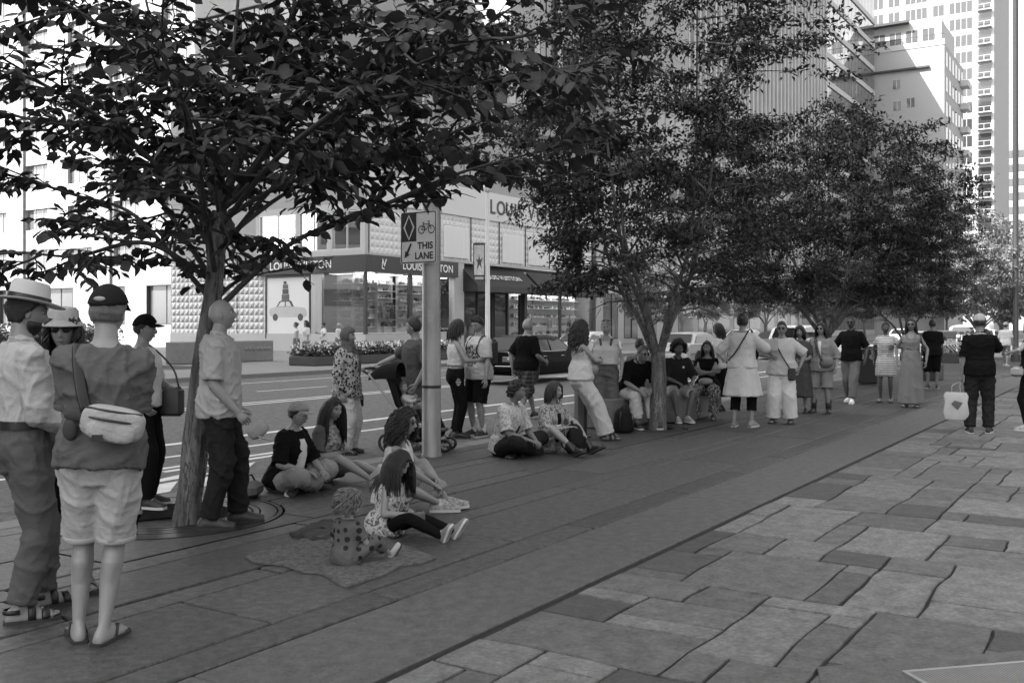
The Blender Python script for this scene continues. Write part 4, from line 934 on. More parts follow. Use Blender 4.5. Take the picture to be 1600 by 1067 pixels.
e = empty('stone_seat_block', (30.3, 33.0, 0), 0); tag(e, 'low carved stone block on the far sidewalk beside the shop corner', 'stone block'); b = MB(); b.rbox((-1.6, 0, .45), (5.2, .7, .9), .03); b.build('block', mat('carved stone', .2, .8, .2, 8), e, smooth=True)
for k in range(7): b = MB(); b.lathe([(.1, 0), (.03, .06)], (-.6 + k * .22, -.35, .55), 8, (0, -1, 0)); b.build('carved_boss', mat('carved stone', .2, .8, .2, 8), e)
# ================================================================ vehicles
m_tyre, m_rim, m_chrome = mat('tyre', .02, .8), mat('alloy rim', .4, .35, .1, 5, metal=.7), mat('chrome', .6, .15, metal=.95)
m_carglass = mat('car glass', .012, .06, .1, 2, spec=.5)
def carpaint(nm, c): 
    m = mat('car paint ' + nm, c, .25, .04, 1, spec=.12); m.node_tree.nodes['Principled BSDF'].inputs['Coat Weight'].default_value = 0 if c < .02 else .15; return m
def car(u, v, hd, paint, lab, suv=False, det=True, grp=None):
    e = empty('parked_car' if grp else 'car', (u, v, -.13), hd); tag(e, lab, 'car', grp); k = 1.18 if suv else 1.0
    # stations: x, half width, sill z, top z
    stn = [(-2.36, .74, .42, .80), (-2.3, .80, .30, .93), (-2.1, .855, .27, .985), (-1.6, .87, .25, .995), (-.9, .875, .24, .985), (.0, .875, .24, .965), (.9, .87, .24, .95), (1.3, .86, .25, .93), (1.9, .84, .28, .86), (2.2, .79, .30, .77), (2.36, .70, .38, .66)]
    b = MB(); rings = []
    for x, w, z0, z1 in stn:
        z1 *= k; h = z1 - z0; half = [(w * .86, z0), (w * .97, z0 + .06), (w, z0 + h * .42), (w * 1.0, z0 + h * .6), (w * .965, z1 - .05), (w * .90, z1 - .012), (w * .5, z1 + .012)]
        rings.append([(x, y, z) for y, z in half] + [(x, -y, z) for y, z in reversed(half)])
    b.loft(rings); b.build('body', paint, e, smooth=True)
    cab = [(-1.78, .70, .93), (-1.22, .60, 1.36), (-.95, .59, 1.405), (.0, .60, 1.42), (.42, .60, 1.385), (1.12, .70, .93)] if not suv else [(-2.15, .72, .95), (-1.95, .64, 1.36), (-1.6, .63, 1.42), (.0, .63, 1.44), (.45, .62, 1.4), (1.15, .72, .93)]
    b = MB(); rings = []
    for x, w, zt in cab: base = .93; wb = .80; rings.append([(x, wb if zt < 1 else .80, base * k - .03), (x, w + (.06 if zt > 1 else .08), (zt - .06 if zt > 1 else base) * k), (x, w * .82, zt * k), (x, -w * .82, zt * k), (x, -w - (.06 if zt > 1 else .08), (zt - .06 if zt > 1 else base) * k), (x, -.80 if zt < 1 else -.80, base * k - .03)])
    b.loft(rings); b.build('cabin', paint, e, smooth=True)
    def pane(nm, P, m=m_carglass): b_ = MB(); b_.add(P, [tuple(range(len(P)))]); return b_.build(nm, m, e)
    xr0, xr1 = cab[0][0], cab[1][0]; xf0, xf1 = cab[-1][0], cab[-2][0]; zt = (cab[1][2] - .07) * k
    for sd in (1, -1):
        def sp(x, t): yb, yt = .803, .668 if not suv else .69; return (x, sd * (yb + (yt - yb) * t + .008), (.95 + (zt / k - .95) * t) * k)
        a0, a1 = xr0 + (xr1 - xr0) * .22 + .08, xr0 + (xr1 - xr0) * .92 + .08; f0, f1 = xf0 - .16, xf1 - .02
        P = [sp(a0, .02), sp(-.32, .02), sp(-.32, .95), sp(a1, .95)]; pane('side_window', P if sd < 0 else P[::-1]); P = [sp(-.24, .02), sp(f0, .02), sp(f1, .95), sp(-.24, .95)]; pane('side_window', P if sd < 0 else P[::-1])
        b = MB(); b.tube([sp(a0 - .05, -.03), sp(f0 + .04, -.03)], .012, 6); b.build('window_trim', m_chrome, e)
        for x in (-1.42, 1.42):
            b = MB(); b.tube([(x + .245 * math.cos(a), sd * .80, .31 + .245 * math.sin(a)) for a in np.linspace(0, 6.283, 25)], .075, 8, False); wh = b.build('wheel', m_tyre, e, smooth='all'); b = MB(); b.lathe([(.2, 0), (.19, .03), (.06, .05), (.02, .05)], (x, sd * .80, .31), 20, (0, sd, 0)); b.build('rim', m_rim, wh, smooth=True)
            b = MB(); b.tube([(x + .36 * math.cos(a), sd * .868, .33 + .36 * math.sin(a)) for a in np.linspace(-.1, 3.24, 15)], .022, 6); b.build('wheel_arch', m_frame, e, smooth='all'); b = MB(); b.lathe([(.345, 0), (.345, .02)], (x, sd * .862, .33), 24, (0, sd, 0)); b.build('wheel_well', m_soil, e)
        for x in (-.75, .3): b = MB(); b.rbox((x, sd * .885, .80 * k), (.2, .025, .03), .008); b.build('door_handle', m_chrome, e, smooth=True)
        b = MB(); b.tube([(-2.2, sd * .872, .56), (2.2, sd * .83, .54)], .016, 6); b.build('side_moulding', m_frame, e); b = MB(); b.rbox((-2.33, sd * .62, .74 * k), (.12, .36, .17), .02); tl_ = b.build('taillight', mat('tail lens', .16, .15, .3, 8), e, smooth=True); b = MB(); b.rbox((-2.392, sd * .7, .76 * k), (.02, .15, .07), .006); b.build('lens', mat('pale lens', .6, .2), tl_, smooth=True)
        b = MB(); b.rbox((2.3, sd * .6, .62 * k), (.1, .3, .14), .02); b.build('headlight', mat('pale lens', .6, .2), e, smooth=True); b = MB(); b.rbox((.85, sd * .95, 1.0 * k), (.1, .16, .12), .03); b.build('mirror', paint, e, smooth=True)
    for xa, xb, wa, wb, za, zb, nm in ((xr0, xr1, .66, .54, .965, cab[1][2] - .03, 'rear_window'), (xf0, xf1, .66, .54, .965, cab[-2][2] - .03, 'windscreen')):
        s = -1 if nm == 'rear_window' else 1; P = [(xa + (xb - xa) * t + s * .03, y, (.93 + (zz - .93) * 1.0) * k + .02) for t, y, zz in ((.07, wa, za), (.93, wb, zb), (.93, -wb, zb), (.07, -wa, za))]; pane(nm, P if s > 0 else P[::-1])
    b = MB(); b.rbox((-2.36, 0, .46), (.16, 1.62, .18), .05); b.build('rear_bumper', paint, e, smooth=True); b = MB(); b.tube([(-2.45, -.8, .55), (-2.45, .8, .55)], .012, 6); b.build('bumper_trim', m_chrome, e); b = MB(); b.rbox((2.34, 0, .44), (.16, 1.56, .2), .05); b.build('front_bumper', paint, e, smooth=True); b = MB(); b.rbox((-2.392, 0, .74 * k), (.02, .36, .14), .004); b.build('number_plate', mat('plate', .6), e)
    return e
car(25.9, 15.9, 0, carpaint('black', .005), 'black saloon car seen from behind passing on the road'); car(38.9, 16.1, 0, carpaint('silver', .4), 'silver saloon car on the road behind the woman in the white shirt'); car(44.5, 13.2, 0, carpaint('white', .7), 'white tall car on the road behind the woman with the dark bob', True); car(39.5, 21.6, math.pi, carpaint('pale', .6), 'pale car near the far kerb beyond the black saloon')
for k, (u_, v_, c) in enumerate(((51.5, 9.2, .7), (58, 9.2, .05), (64.5, 9.2, .6), (72, 9.2, .3), (50, 15.9, .03), (60, 21.5, .5), (80, 15.9, .6))): car(u_, v_, 0 if v_ < 20 else math.pi, carpaint('p%d' % k, c), ('white parked car in the sun beside the bicycles', 'black parked car along the near kerb in the sun', 'pale grey parked car along the near kerb in the sun', 'mid grey parked car far along the near kerb', 'dark car far ahead in the middle of the road', 'light grey car far ahead by the far kerb', 'pale car farthest ahead on the road')[k], k == 2)
# ---- bicycles in a rack and a white A-frame board
def bicycle(u, v, hd, lab, grp):
    e = empty('bicycle', (u, v, 0), hd); tag(e, lab, 'bicycle', grp)
    for x in (-.52, .52): b = MB(); b.tube([(x + .33 * math.cos(a), 0, .35 + .33 * math.sin(a)) for a in np.linspace(0, 6.283, 25)], .018, 6, False); w = b.build('wheel', m_tyre, e, smooth='all'); b = MB(); [b.tube([(x, 0, .35), (x + .32 * math.cos(a), 0, .35 + .32 * math.sin(a))], .003, 3) for a in np.linspace(0, 6.283, 15)[:-1]]; b.build('spokes', m_chrome, w)
    b = MB(); [b.tube(p, .017, 6) for p in ([(-.52, 0, .35), (-.08, 0, .3)], [(-.08, 0, .3), (-.2, 0, .85)], [(-.2, 0, .8), (.36, 0, .82)], [(-.08, 0, .3), (.38, 0, .75)], [(.34, 0, .95), (.52, 0, .35)], [(-.52, 0, .35), (-.2, 0, .8)])]; b.build('frame', mat('bike frame', .3, .3), e, smooth='all'); b = MB(); b.sph((-.22, 0, .9), .1, 10, 6, (1.3, .7, .35)); b.build('saddle', m_tyre, e, smooth='all'); b = MB(); b.tube([(.28, -.28, 1.02), (.36, -.1, 1.0), (.36, .1, 1.0), (.28, .28, 1.02)], .013, 6); b.build('handlebar', m_tyre, e, smooth='all')
for k in range(4): bicycle(45.5 + k * .75, 7.0, R(70), 'parked bicycle in the row at the near kerb in the sun', 'bicycles parked in a row at the near kerb')
af = empty('a_frame_board', (*G(1506, 556), 0), R(60)); tag(af, 'white A-frame barrier standing in the sun beside the bicycles', 'barrier')
for sd in (1, -1):
    for y_ in (-.3, .3): b = MB(); b.box((sd * .14, y_, .52), (.06, .1, 1.06), 0); o = b.build('leg', m_white, af)
b = MB(); b.rbox((0, 0, 1.0), (.2, .9, .18), .02); b.build('board', m_white, af)
# ================================================================ people: body builder
def sst(x): x = np.clip(x, 0, 1); return x * x * (3 - 2 * x)
def head_grid(nl, nt):
    s = np.linspace(-1, 1, nl, endpoint=False); ph = np.pi * (.45 * s + .55 * s ** 3); th = np.linspace(.04, np.pi - .04, nt)
    TH, PH = np.meshgrid(th, ph, indexing='ij'); return np.sin(TH) * np.cos(PH), np.sin(TH) * np.sin(PH), np.cos(TH)
def grid_faces(nl, nt):
    f = []
    for i in range(nt - 1):
        for j in range(nl): k = (j + 1) % nl; f.append((i * nl + j, (i + 1) * nl + j, (i + 1) * nl + k, i * nl + k))
    f.append(tuple(range(nl))); f.append(tuple(range((nt - 1) * nl + nl - 1, (nt - 1) * nl - 1, -1))); return f
def head_surface(x, y, z, child=0.0, face=True):
    X = np.where(x > 0, x * .090, x * .103); Y = y * .0755; Z = z * .118; t = np.clip(-z, 0, 1); b = t
    Y = Y * (1 - (.30 - .1 * child) * b ** 1.6); X = np.where(x < 0, X * (1 - .5 * b), X * (1 - .10 * b ** 2))
    if face:
        fr = np.clip(x * 3, 0, 1); aY = np.abs(Y)
        def g(y0, z0, sy, sz): return np.exp(-((aY - y0) / sy) ** 2 - ((Z - z0) / sz) ** 2)
        npf = np.where(Z > -.030, sst((.028 - Z) / .058), sst((Z + .046) / .016)); k = 1 - .45 * child
        d = .023 * k * np.exp(-(Y / .0105) ** 2) * npf + .008 * k * g(.012, -.033, .008, .008) - .012 * g(.031, .011, .017, .012) + .006 * g(.03, .033, .03, .009)
        d += .007 * g(0, -.060, .022, .0065) + .006 * g(0, -.071, .018, .006) - .003 * g(0, -.0655, .02, .002) - .004 * g(0, -.082, .02, .006) + .009 * g(0, -.102, .022, .013) + .004 * g(.042, -.02, .02, .02)
        X = X + d * fr
    return X, Y, Z
def hair_line(X, Y, low=-.075):
    return np.interp(X, [-.1, -.03, -.005, .02, .045, .07, .1], [low, low, -.02, .012, .045, .064, .07])
def rot_to(q): return np.array(q.to_matrix())
def basis(x, z):
    x = Vector(x).normalized(); z = Vector(z); y = z.cross(x).normalized(); z = x.cross(y); return Matrix((x, y, z)).transposed()
MALE = [(-.13, .10, .085, 0), (-.07, .155, .11, -.005), (0, .166, .115, -.005), (.08, .155, .108, .0), (.16, .146, .104, .008), (.26, .160, .114, .012), (.35, .176, .12, .008), (.42, .182, .112, 0), (.47, .165, .09, -.008), (.51, .125, .074, -.014), (.55, .07, .062, -.014)]
FEM = [(-.13, .105, .09, 0), (-.07, .168, .118, -.008), (0, .172, .118, -.008), (.08, .150, .104, 0), (.16, .126, .094, .006), (.26, .138, .105, .012), (.345, .152, .122, .014), (.42, .154, .104, 0), (.47, .14, .084, -.008), (.51, .105, .068, -.014), (.55, .058, .055, -.014)]
def sect(M, o, c, hw, hd, n=22, ex=2.4):
    out = []
    for k in range(n):
        a = 2 * math.pi * k / n; ca, sa = math.cos(a), math.sin(a); e = 2 / ex
        out.append(o + M @ Vector((c[0] + hd * math.copysign(abs(ca) ** e, ca), c[1] + hw * math.copysign(abs(sa) ** e, sa), c[2])))
    return out
def capsule(b, p, q, prof, n=12, flat=1.0, up=None):
    """limb segment: profile [(t, r)] between p and q with rounded ends"""
    p, q = Vector(p), Vector(q); d = q - p; L = max(d.length, 1e-6); d /= L; pts, rad = [], []
    r0, r1 = prof[0][1], prof[-1][1]
    for a in (.85, .5): pts.append(p - d * r0 * a); rad.append(r0 * math.sqrt(1 - a * a))
    for t, r in prof: pts.append(p + d * L * t); rad.append(r)
    for a in (.5, .85): pts.append(q + d * r1 * a); rad.append(r1 * math.sqrt(1 - a * a))
    b.tube(pts, rad, n, True, flat, up)
def ik(a, c, l1, l2, hint):
    a, c = Vector(a), Vector(c); d = c - a; L = d.length
    if L > (l1 + l2) * .998: c = a + d * ((l1 + l2) * .998 / L); d = c - a; L = d.length
    if L < abs(l1 - l2) + .02: L = abs(l1 - l2) + .02
    x = (l1 * l1 - l2 * l2 + L * L) / (2 * L); h = math.sqrt(max(0, l1 * l1 - x * x)); dn = d.normalized(); hv = Vector(hint); hv = hv - dn * hv.dot(dn)
    hv = hv.normalized() if hv.length > 1e-6 else dn.orthogonal().normalized()
    return a + dn * x + hv * h, c
QUEUE = []                                # (object, voxel, smooth steps, wrinkle amplitude, wavelength, extra MB, seed)
def remeshed(name, b, mats, parent, voxel, smooth=4, wr=0.0, wl=.1, extra=None, seed=0):
    me = b.mesh(name, mats); o = link(name, me, parent)
    r = o.modifiers.new('r', 'REMESH'); r.mode = 'VOXEL'; r.voxel_size = voxel
    s = o.modifiers.new('s', 'SMOOTH'); s.factor = .5; s.iterations = smooth
    QUEUE.append((o, wr, wl, extra, seed)); return o
def flush_queue():
    dg = bpy.context.evaluated_depsgraph_get(); res = []
    for o, wr, wl, extra, seed in QUEUE: res.append(bpy.data.meshes.new_from_object(o.evaluated_get(dg)))
    tris = 0
    for (o, wr, wl, extra, seed), me in zip(QUEUE, res):
        n = len(me.vertices); co = np.empty(n * 3, np.float32); me.vertices.foreach_get('co', co); co = co.reshape(-1, 3)
        if wr and n:
            no = np.empty(n * 3, np.float32); me.vertices.foreach_get('normal', no); no = no.reshape(-1, 3); q = np.random.default_rng(seed); d = np.zeros(n)
            for k in range(8):
                dr = q.normal(0, 1, 3) * np.array([1, 1, .55 if o.name.startswith(('trous', 'short', 'overall', 'skirt')) else 1.1]); dr /= np.linalg.norm(dr); w2 = q.normal(0, 1, 3); w2 /= np.linalg.norm(w2); lam = wl * (q.uniform(.7, 1.5) if k < 5 else q.uniform(.3, .5))
                ph = (co @ dr) * 6.283 / lam + 1.6 * np.sin((co @ w2) * 6.283 / (lam * 2.3) + q.uniform(0, 6)) + q.uniform(0, 6)
                env = .5 + .5 * np.sin((co @ q.normal(0, 1, 3)) * 6.283 / .55 + q.uniform(0, 6)); d += ((1 - np.abs(np.sin(ph * .5))) ** 2.4 * env * q.uniform(.6, 1.15) - .06) * (1 if k < 5 else .4)
            co = co + no * (d * wr * .7)[:, None]; me.vertices.foreach_set('co', co.astype(np.float32).ravel())
        if extra is not None and extra.f:
            f = [tuple(p.vertices) for p in me.polygons]; mi = [0] * len(f) + list(extra.mi); n0 = n
            v = [tuple(map(float, c)) for c in co] + extra.v; f = f + [tuple(i + n0 for i in q) for q in extra.f]
            mats = [m for m in o.data.materials]; m2 = bpy.data.meshes.new(o.name); m2.from_pydata(v, [], f)
            for m in mats: m2.materials.append(m)
            m2.polygons.foreach_set('material_index', mi); bpy.data.meshes.remove(me); me = m2
        me.polygons.foreach_set('use_smooth', [True] * len(me.polygons)); me.update(); old = o.data; o.modifiers.clear(); o.data = me; me.name = o.name; bpy.data.meshes.remove(old)
        tris += sum(1 for _ in me.polygons) * 2
    QUEUE.clear(); print('people tris', tris)
m_eyew, m_black = mat('eye white', .6, .3), mat('near black', .015, .4)
m_lens = mat('dark lens', .01, .3, spec=.3)
def skin(v):
    v = v * .8; return mat('skin %.2f' % v, v, .5, .08, 14, .08, 200)
def hairm(v): return mat('hair %.3f' % v, v, .42, .5, 60, .5, 260, stretch=(1, 1, .25))
def cloth(name, v, **kw): return mat('cloth ' + name, v, kw.pop('rough', .9), kw.pop('var', .1), kw.pop('scale', 10), kw.pop('bump', .55), kw.pop('bscale', 16), spec=.08, **kw)

class Person: pass
def person(px, py, f, H=None, top=None, z=0, label='', sex='m', sk=.32, fat=1.0, pel=(0, 0, .93), lean=0, side=0, twist=0, head=(0, 0, 0), hl=(.04, .25, .84), hr=(.04, -.25, .84), el=None, er=None,
           fl=(.0, .1, .08), fr=(.0, -.1, .08), kl=(1, .15, 0), kr=(1, -.15, 0), tl=None, tr_=None, ul=None, ur=None, nl_=None, nr_=None, curl=(22, 22), top_=None, bot=None, skirt=None, shoe='sneaker', shoem=None,
           hair=None, hairv=.02, hat=None, glasses=None, lod=1, child=0.0, group=None, beard=False, rest=True, at=None, sleeves=1.0):
    s_ = None
    if at is None: 
        d = (CAMH - z) * FPX / (py - HYP); r = (px - CXP) / FPX * d; X0, Y0 = d * CA + r * SA, d * SA - r * CA
    else: X0, Y0, z = at; d = X0 * CA + Y0 * SA
    if H is None: H = (py - top) * d / FPX
    k = H / 1.75; az = math.atan2(Y0, X0); rz = az - math.pi / 2 + R(f)
    fem = sex == 'f'; S = [(a, w * fat, dd * fat, x) for a, w, dd, x in (FEM if fem else MALE)]
    vox = {0: .0096, 1: .015, 2: .02}[lod]; n_l = {0: 56, 1: 40, 2: 28}[lod]
    P = Person(); P.k = k
    Pv = Vector(pel) * k; Mt = Matrix.Rotation(R(lean), 3, 'Y') @ Matrix.Rotation(R(-side), 3, 'X'); Mtw = Mt @ Matrix.Rotation(R(twist), 3, 'Z')
    def T(v): 
        v = Vector(v) * k; t = min(1, max(0, v.z / (.35 * k))); return Pv + (Mt @ v).lerp(Mtw @ v, t)
    sw = (.139 if fem else .163) * (1 + (fat - 1) * .5)
    sl = {1: T((-.005, sw, .452)), -1: T((-.005, -sw, .452))}; hp_ = {1: Pv + Mt @ Vector((0, .088 * k, -.03 * k)), -1: Pv + Mt @ Vector((0, -.088 * k, -.03 * k))}
    el = el or (-.55, .6, -.2); er = er or (-.55, -.6, -.2)
    elb, wri, kne, ank = {}, {}, {}, {}
    for sd, h, e in ((1, hl, el), (-1, hr, er)): elb[sd], wri[sd] = ik(sl[sd], Vector(h) * k, .29 * k, .26 * k, e)
    for sd, t, h in ((1, fl, kl), (-1, fr, kr)): kne[sd], ank[sd] = ik(hp_[sd], Vector(t) * k, .427 * k, .41 * k, h)
    # ---- body (skin)
    B = MB(); ls = fat ** .7 * (.9 if fem else 1.0)
    B.loft([sect(Mt if a < .2 else Mtw, Pv, (x * k, 0, a * k), w * k * .93, dd * k * .93) for a, w, dd, x in S])
    nk = T((-.010, 0, .52)); hc = T((.022, 0, .69)); Hq = (Mtw @ Matrix.Rotation(R(-lean * .8), 3, 'Y') @ Matrix.Rotation(R(side * .8), 3, 'X') @ Matrix.Rotation(R(head[0]), 3, 'Z') @ Matrix.Rotation(R(head[1]), 3, 'Y') @ Matrix.Rotation(R(head[2]), 3, 'X'))
    hs = k * (1.0 + .52 * child) if child else k
    if child: hc = T((.02, 0, .70)) + Vector((0, 0, .05 * child * k))
    capsule(B, nk, hc + Hq @ Vector((-.018, 0, -.06)) * hs, [(0, .06 * k * (.86 if fem else 1)), (1, .054 * k * (.86 if fem else 1) * (1 + .2 * child))], 14)
    for sd in (1, -1):
        capsule(B, sl[sd], elb[sd], [(0, .053 * k * ls), (.3, .051 * k * ls), (1, .040 * k * ls)]); capsule(B, elb[sd], wri[sd], [(0, .041 * k * ls), (.25, .044 * k * ls), (1, .027 * k * ls)])
        capsule(B, hp_[sd], kne[sd], [(0, .090 * k * ls), (.35, .088 * k * ls), (1, .058 * k * ls)]); capsule(B, kne[sd], ank[sd], [(0, .052 * k * ls), (.28, .058 * k * ls), (.65, .044 * k * ls), (1, .031 * k * ls)])
        cd_ = (ank[sd] - kne[sd]).normalized(); cb_ = Vector((-1, 0, 0)); cb_ = (cb_ - cd_ * cb_.dot(cd_)); cb_ = cb_.normalized() if cb_.length > .1 else Vector((0, 0, -1)); cc_ = kne[sd].lerp(ank[sd], .27) + cb_ * .03 * k; capsule(B, cc_ - cd_ * .05 * k, cc_ + cd_ * .07 * k, [(0, .042 * k * ls), (.4, .048 * k * ls), (1, .03 * k * ls)])
    X = MB(); hm = {1: nl_, -1: nr_}
    for i, sd in enumerate((1, -1)):      # hands
        dh = (wri[sd] - elb[sd]).normalized(); n = Vector(hm[sd]) if hm[sd] is not None else Vector((0, -sd, 0)); n = (n - dh * n.dot(dh)).normalized(); sv = n.cross(dh) if sd == 1 else dh.cross(n); w0 = wri[sd]
        pts = [w0 - dh * .01 * k, w0 + dh * .03 * k, w0 + dh * .065 * k, w0 + dh * .095 * k]; B.tube(pts, [.026 * k, .035 * k, .041 * k, .036 * k], 12, True, .42, sv)
        cu = R(curl[i])
        for off, L in ((.030, .068), (.0105, .076), (-.0095, .07), (-.028, .056)):
            p = w0 + dh * .085 * k + sv * off * k; dd = dh; q = [p - dh * .02 * k, p]
            for fr_ in (.46, .31, .26): dd = (dd * math.cos(cu) + n * math.sin(cu)).normalized(); n2 = (n * math.cos(cu) - dh * math.sin(cu)); q.append(q[-1] + dd * L * fr_ * k); cu2 = cu; 
            # successive bends accumulate
            q = [p - dh * .02 * k, p]; a = 0
            for fr_ in (.46, .31, .26): a += cu; q.append(q[-1] + (dh * math.cos(a) + n * math.sin(a)) * L * fr_ * k)
            X.tube(q, [.0088 * k, .0088 * k, .0082 * k, .0075 * k, .0052 * k], 6)
        p = w0 + dh * .025 * k + sv * .026 * k; d1 = (dh * .72 + sv * .6 + n * .3).normalized(); d2 = (dh * .9 + sv * .15 + n * .4).normalized(); X.tube([p - d1 * .01 * k, p + d1 * .045 * k, p + d1 * .045 * k + d2 * .032 * k], [.0125 * k, .0102 * k, .006 * k], 6)
        P.__dict__['hand_l' if sd == 1 else 'hand_r'] = (w0 + dh * .09 * k, dh, n, sv)
    # feet
    tdir = {1: Vector(tl or (1, .18, 0)), -1: Vector(tr_ or (1, -.18, 0))}; updir = {1: Vector(ul or (0, 0, 1)), -1: Vector(ur or (0, 0, 1))}
    bare = shoe in ('sandal', 'flipflop', 'bare'); P.feet = {}
    FS = [(-.072, .022, .035), (-.058, .031, .062), (-.02, .036, .095), (.03, .037, .088), (.075, .040, .066), (.12, .045, .047), (.160, .040, .036), (.188, .02, .026)]
    def foot_loft(b, A, M, sc, grow, dz, upto=99):
        rings = []
        for t, w, h in FS[:upto]:
            ring_ = []; w2, h2 = (w + grow) * sc, (h + grow * 1.2) * sc
            for kk in range(14):
                a = 2 * math.pi * kk / 14; yy = math.cos(a) * w2; zz = math.sin(a); zz = h2 * (max(zz, 0) ** .8) if zz > 0 else zz * .006 * sc
                ring_.append(A + M @ Vector(((t + math.copysign(grow, t) * (1.2 if abs(t) > .07 else .3)) * sc, yy * (1 - .25 * max(0, math.sin(a))), zz + dz * sc)))
            rings.append(ring_)
        b.loft(rings)
    for sd in (1, -1):
        M = basis(tdir[sd], updir[sd]); A = ank[sd] + M @ Vector((0, 0, -.078 * k)); P.feet[sd] = (A, M); foot_loft(B, A, M, k, 0, .012 if bare else 0, 7 if bare else 99)
        if bare:
            for q_, (yy, r_, xx) in enumerate(((.026, .0115, .172), (.008, .009, .176), (-.008, .0085, .168), (-.022, .008, .158), (-.035, .0075, .145))): X.sph(A + M @ Vector((xx * k, yy * k * -sd, .026 * k)), r_ * k, 8, 5, (1.7, 1, .9), M.to_quaternion())
    # head, ears, eyes
    x, y, zz = head_grid(n_l, max(20, int(n_l * .7))); hx, hy, hz = head_surface(x, y, zz, child); HM = np.array(Hq) * hs
    def head_pts(a, b_, c): return np.stack([a, b_, c], -1).reshape(-1, 3) @ HM.T + np.array(hc)
    def hv(a, b_, c): return hc + Hq @ Vector((a, b_, c)) * hs
    X.add(head_pts(hx, hy, hz).tolist(), grid_faces(n_l, max(20, int(n_l * .7))))
    hq = Hq.to_quaternion()
    for sd in (1, -1):
        X.sph(hv(-.008, sd * .074, -.006), .03 * hs, 9, 6, (.62, .32, 1.05), hq); X.m = 1; X.sph(hv(.0665, sd * .031, .011), .0125 * hs, 8, 6, (1, 1.15, .62), hq)
        X.m = 2; X.sph(hv(.0752, sd * .031, .011), .0066 * hs, 6, 5, (1, 1, 1), hq); X.m = 4; X.sph(hv(.0765, sd * .031, .0185), .014 * hs, 8, 4, (.35, 1, .2), hq)
        X.m = 3; X.tube([hv(.082, sd * .014, .032), hv(.084, sd * .03, .036), hv(.072, sd * .05, .031)], [.0042 * hs, .005 * hs, .002 * hs], 5); X.m = 0
    X.m = 4; X.sph(hv(.083, 0, -.0645), .021 * hs, 8, 5, (.32, 1, .33), hq); X.m = 0
    body = remeshed('person', B, [skin(sk), m_eyew, m_black, hairm(hairv if hairv > .1 else .015), skin(sk * .42)], None, vox * (1.3 if not child else .9), 3, 0, .1, X)
    body.location = (X0, Y0, z); body.rotation_euler = (0, 0, rz); tag(body, label, 'person', group); P.o = body; P.loc = Vector((X0, Y0, z)); P.rz = rz
    seed = int(px * 7 + py)
    # ---- garments
    hems = []
    def sew(par, m):
        for q_, d_, r_ in hems:
            a_ = d_.orthogonal().normalized(); c_ = d_.cross(a_); hb_ = MB(); rr_ = r_ * 1.015; hb_.loft([[q_ + d_ * z_ * k + (a_ * math.cos(t) + c_ * math.sin(t)) * rr_ * (1 + g_ + .03 * math.sin(3 * t + seed)) for t in np.linspace(0, 6.2832, 25)[:-1]] for z_, g_ in ((-.022, .0), (-.018, .03), (.004, .045), (.007, .0))], cap=False); hb_.build('hem', m, par, smooth='all')
        hems.clear()
    def limb_g(b, p, q, r0, r1, t1=1.0):
        p, q = Vector(p), Vector(q); q2 = p.lerp(q, t1); d_ = (q2 - p).normalized(); re = r0 + (r1 - r0) * t1
        if t1 < .985 and lod < 2: hems.append((q2, d_, re))
        if t1 > .985: capsule(b, p, q2, [(0, r0), (1, re)], 14)
        else: b.tube([p - d_ * r0 * .85, p - d_ * r0 * .5, p, p.lerp(q2, .5), q2], [r0 * .52, r0 * .866, r0, (r0 + re) / 2, re], 16)
    def torso_g(b, z0, z1, off, loose, flare=0.0, over=None):
        rows_ = [a for a, *_ in S if z0 < a < z1]; rows_ = [z0] + rows_ + [z1]; rings = []
        for a in rows_:
            w = np.interp(a, [r_[0] for r_ in S], [r_[1] for r_ in S]); dd = np.interp(a, [r_[0] for r_ in S], [r_[2] for r_ in S]); xo = np.interp(a, [r_[0] for r_ in S], [r_[3] for r_ in S])
            if a < .3 and loose: w = w * (1 - loose) + max(w, S[6][1] * .98) * loose; dd = dd * (1 - loose) + max(dd, S[6][2] * .98) * loose
            g_ = off + flare * max(0, .25 - a)
            if over and a < over[0] + .03: g_ = max(g_, over[1] + .026)
            if a > .5: g_ = min(g_, .012)
            rings.append(sect(Mt if a < .2 else Mtw, Pv, (xo * k, 0, a * k), (w + g_) * k, (dd + g_) * k))
        b.loft(rings)
    t_ = top_
    if t_:
        b = MB(); off = t_.get('off', .014); torso_g(b, t_.get('z0', -.10), t_.get('z1', .525), off, t_.get('loose', .5), t_.get('flare', 0), (bot.get('z1', .10), bot.get('off', .014)) if bot and t_.get('z0', -.10) < bot.get('z1', .10) - .03 else None); sv_ = t_.get('sleeve', .6)
        for sd in (1, -1):
            off_s = min(off, .016); r_ = .054 * k * ls + (off_s + t_.get('sl', .012) * .5) * k
            if sv_ > 0:
                limb_g(b, sl[sd], elb[sd], r_, .043 * k * ls + (off_s + t_.get('sl', .012)) * k, min(1, sv_))
                if sv_ > 1: limb_g(b, elb[sd], wri[sd], .044 * k * ls + (off_s + .008) * k, .032 * k * ls + off_s * k, sv_ - 1)
        P.top = remeshed(t_.get('name', 'shirt'), b, t_['m'], body, vox * t_.get('vx', 1.0), t_.get('sm', 3), t_.get('wr', .007) * 1.9 * k, t_.get('wl', .12), None, seed); sew(P.top, t_['m'])
        if t_.get('collar'):
            b = MB()
            for sd in (1, -1): b.tube([T((-.06, sd * .01, .565)), T((-.03, sd * .062, .558)), T((.03, sd * .058, .54)), T((.075, sd * .02, .51))], [.016 * k, .02 * k, .02 * k, .007 * k], 8, True, .35)
            b.build('collar', t_['m'], body, smooth='all')
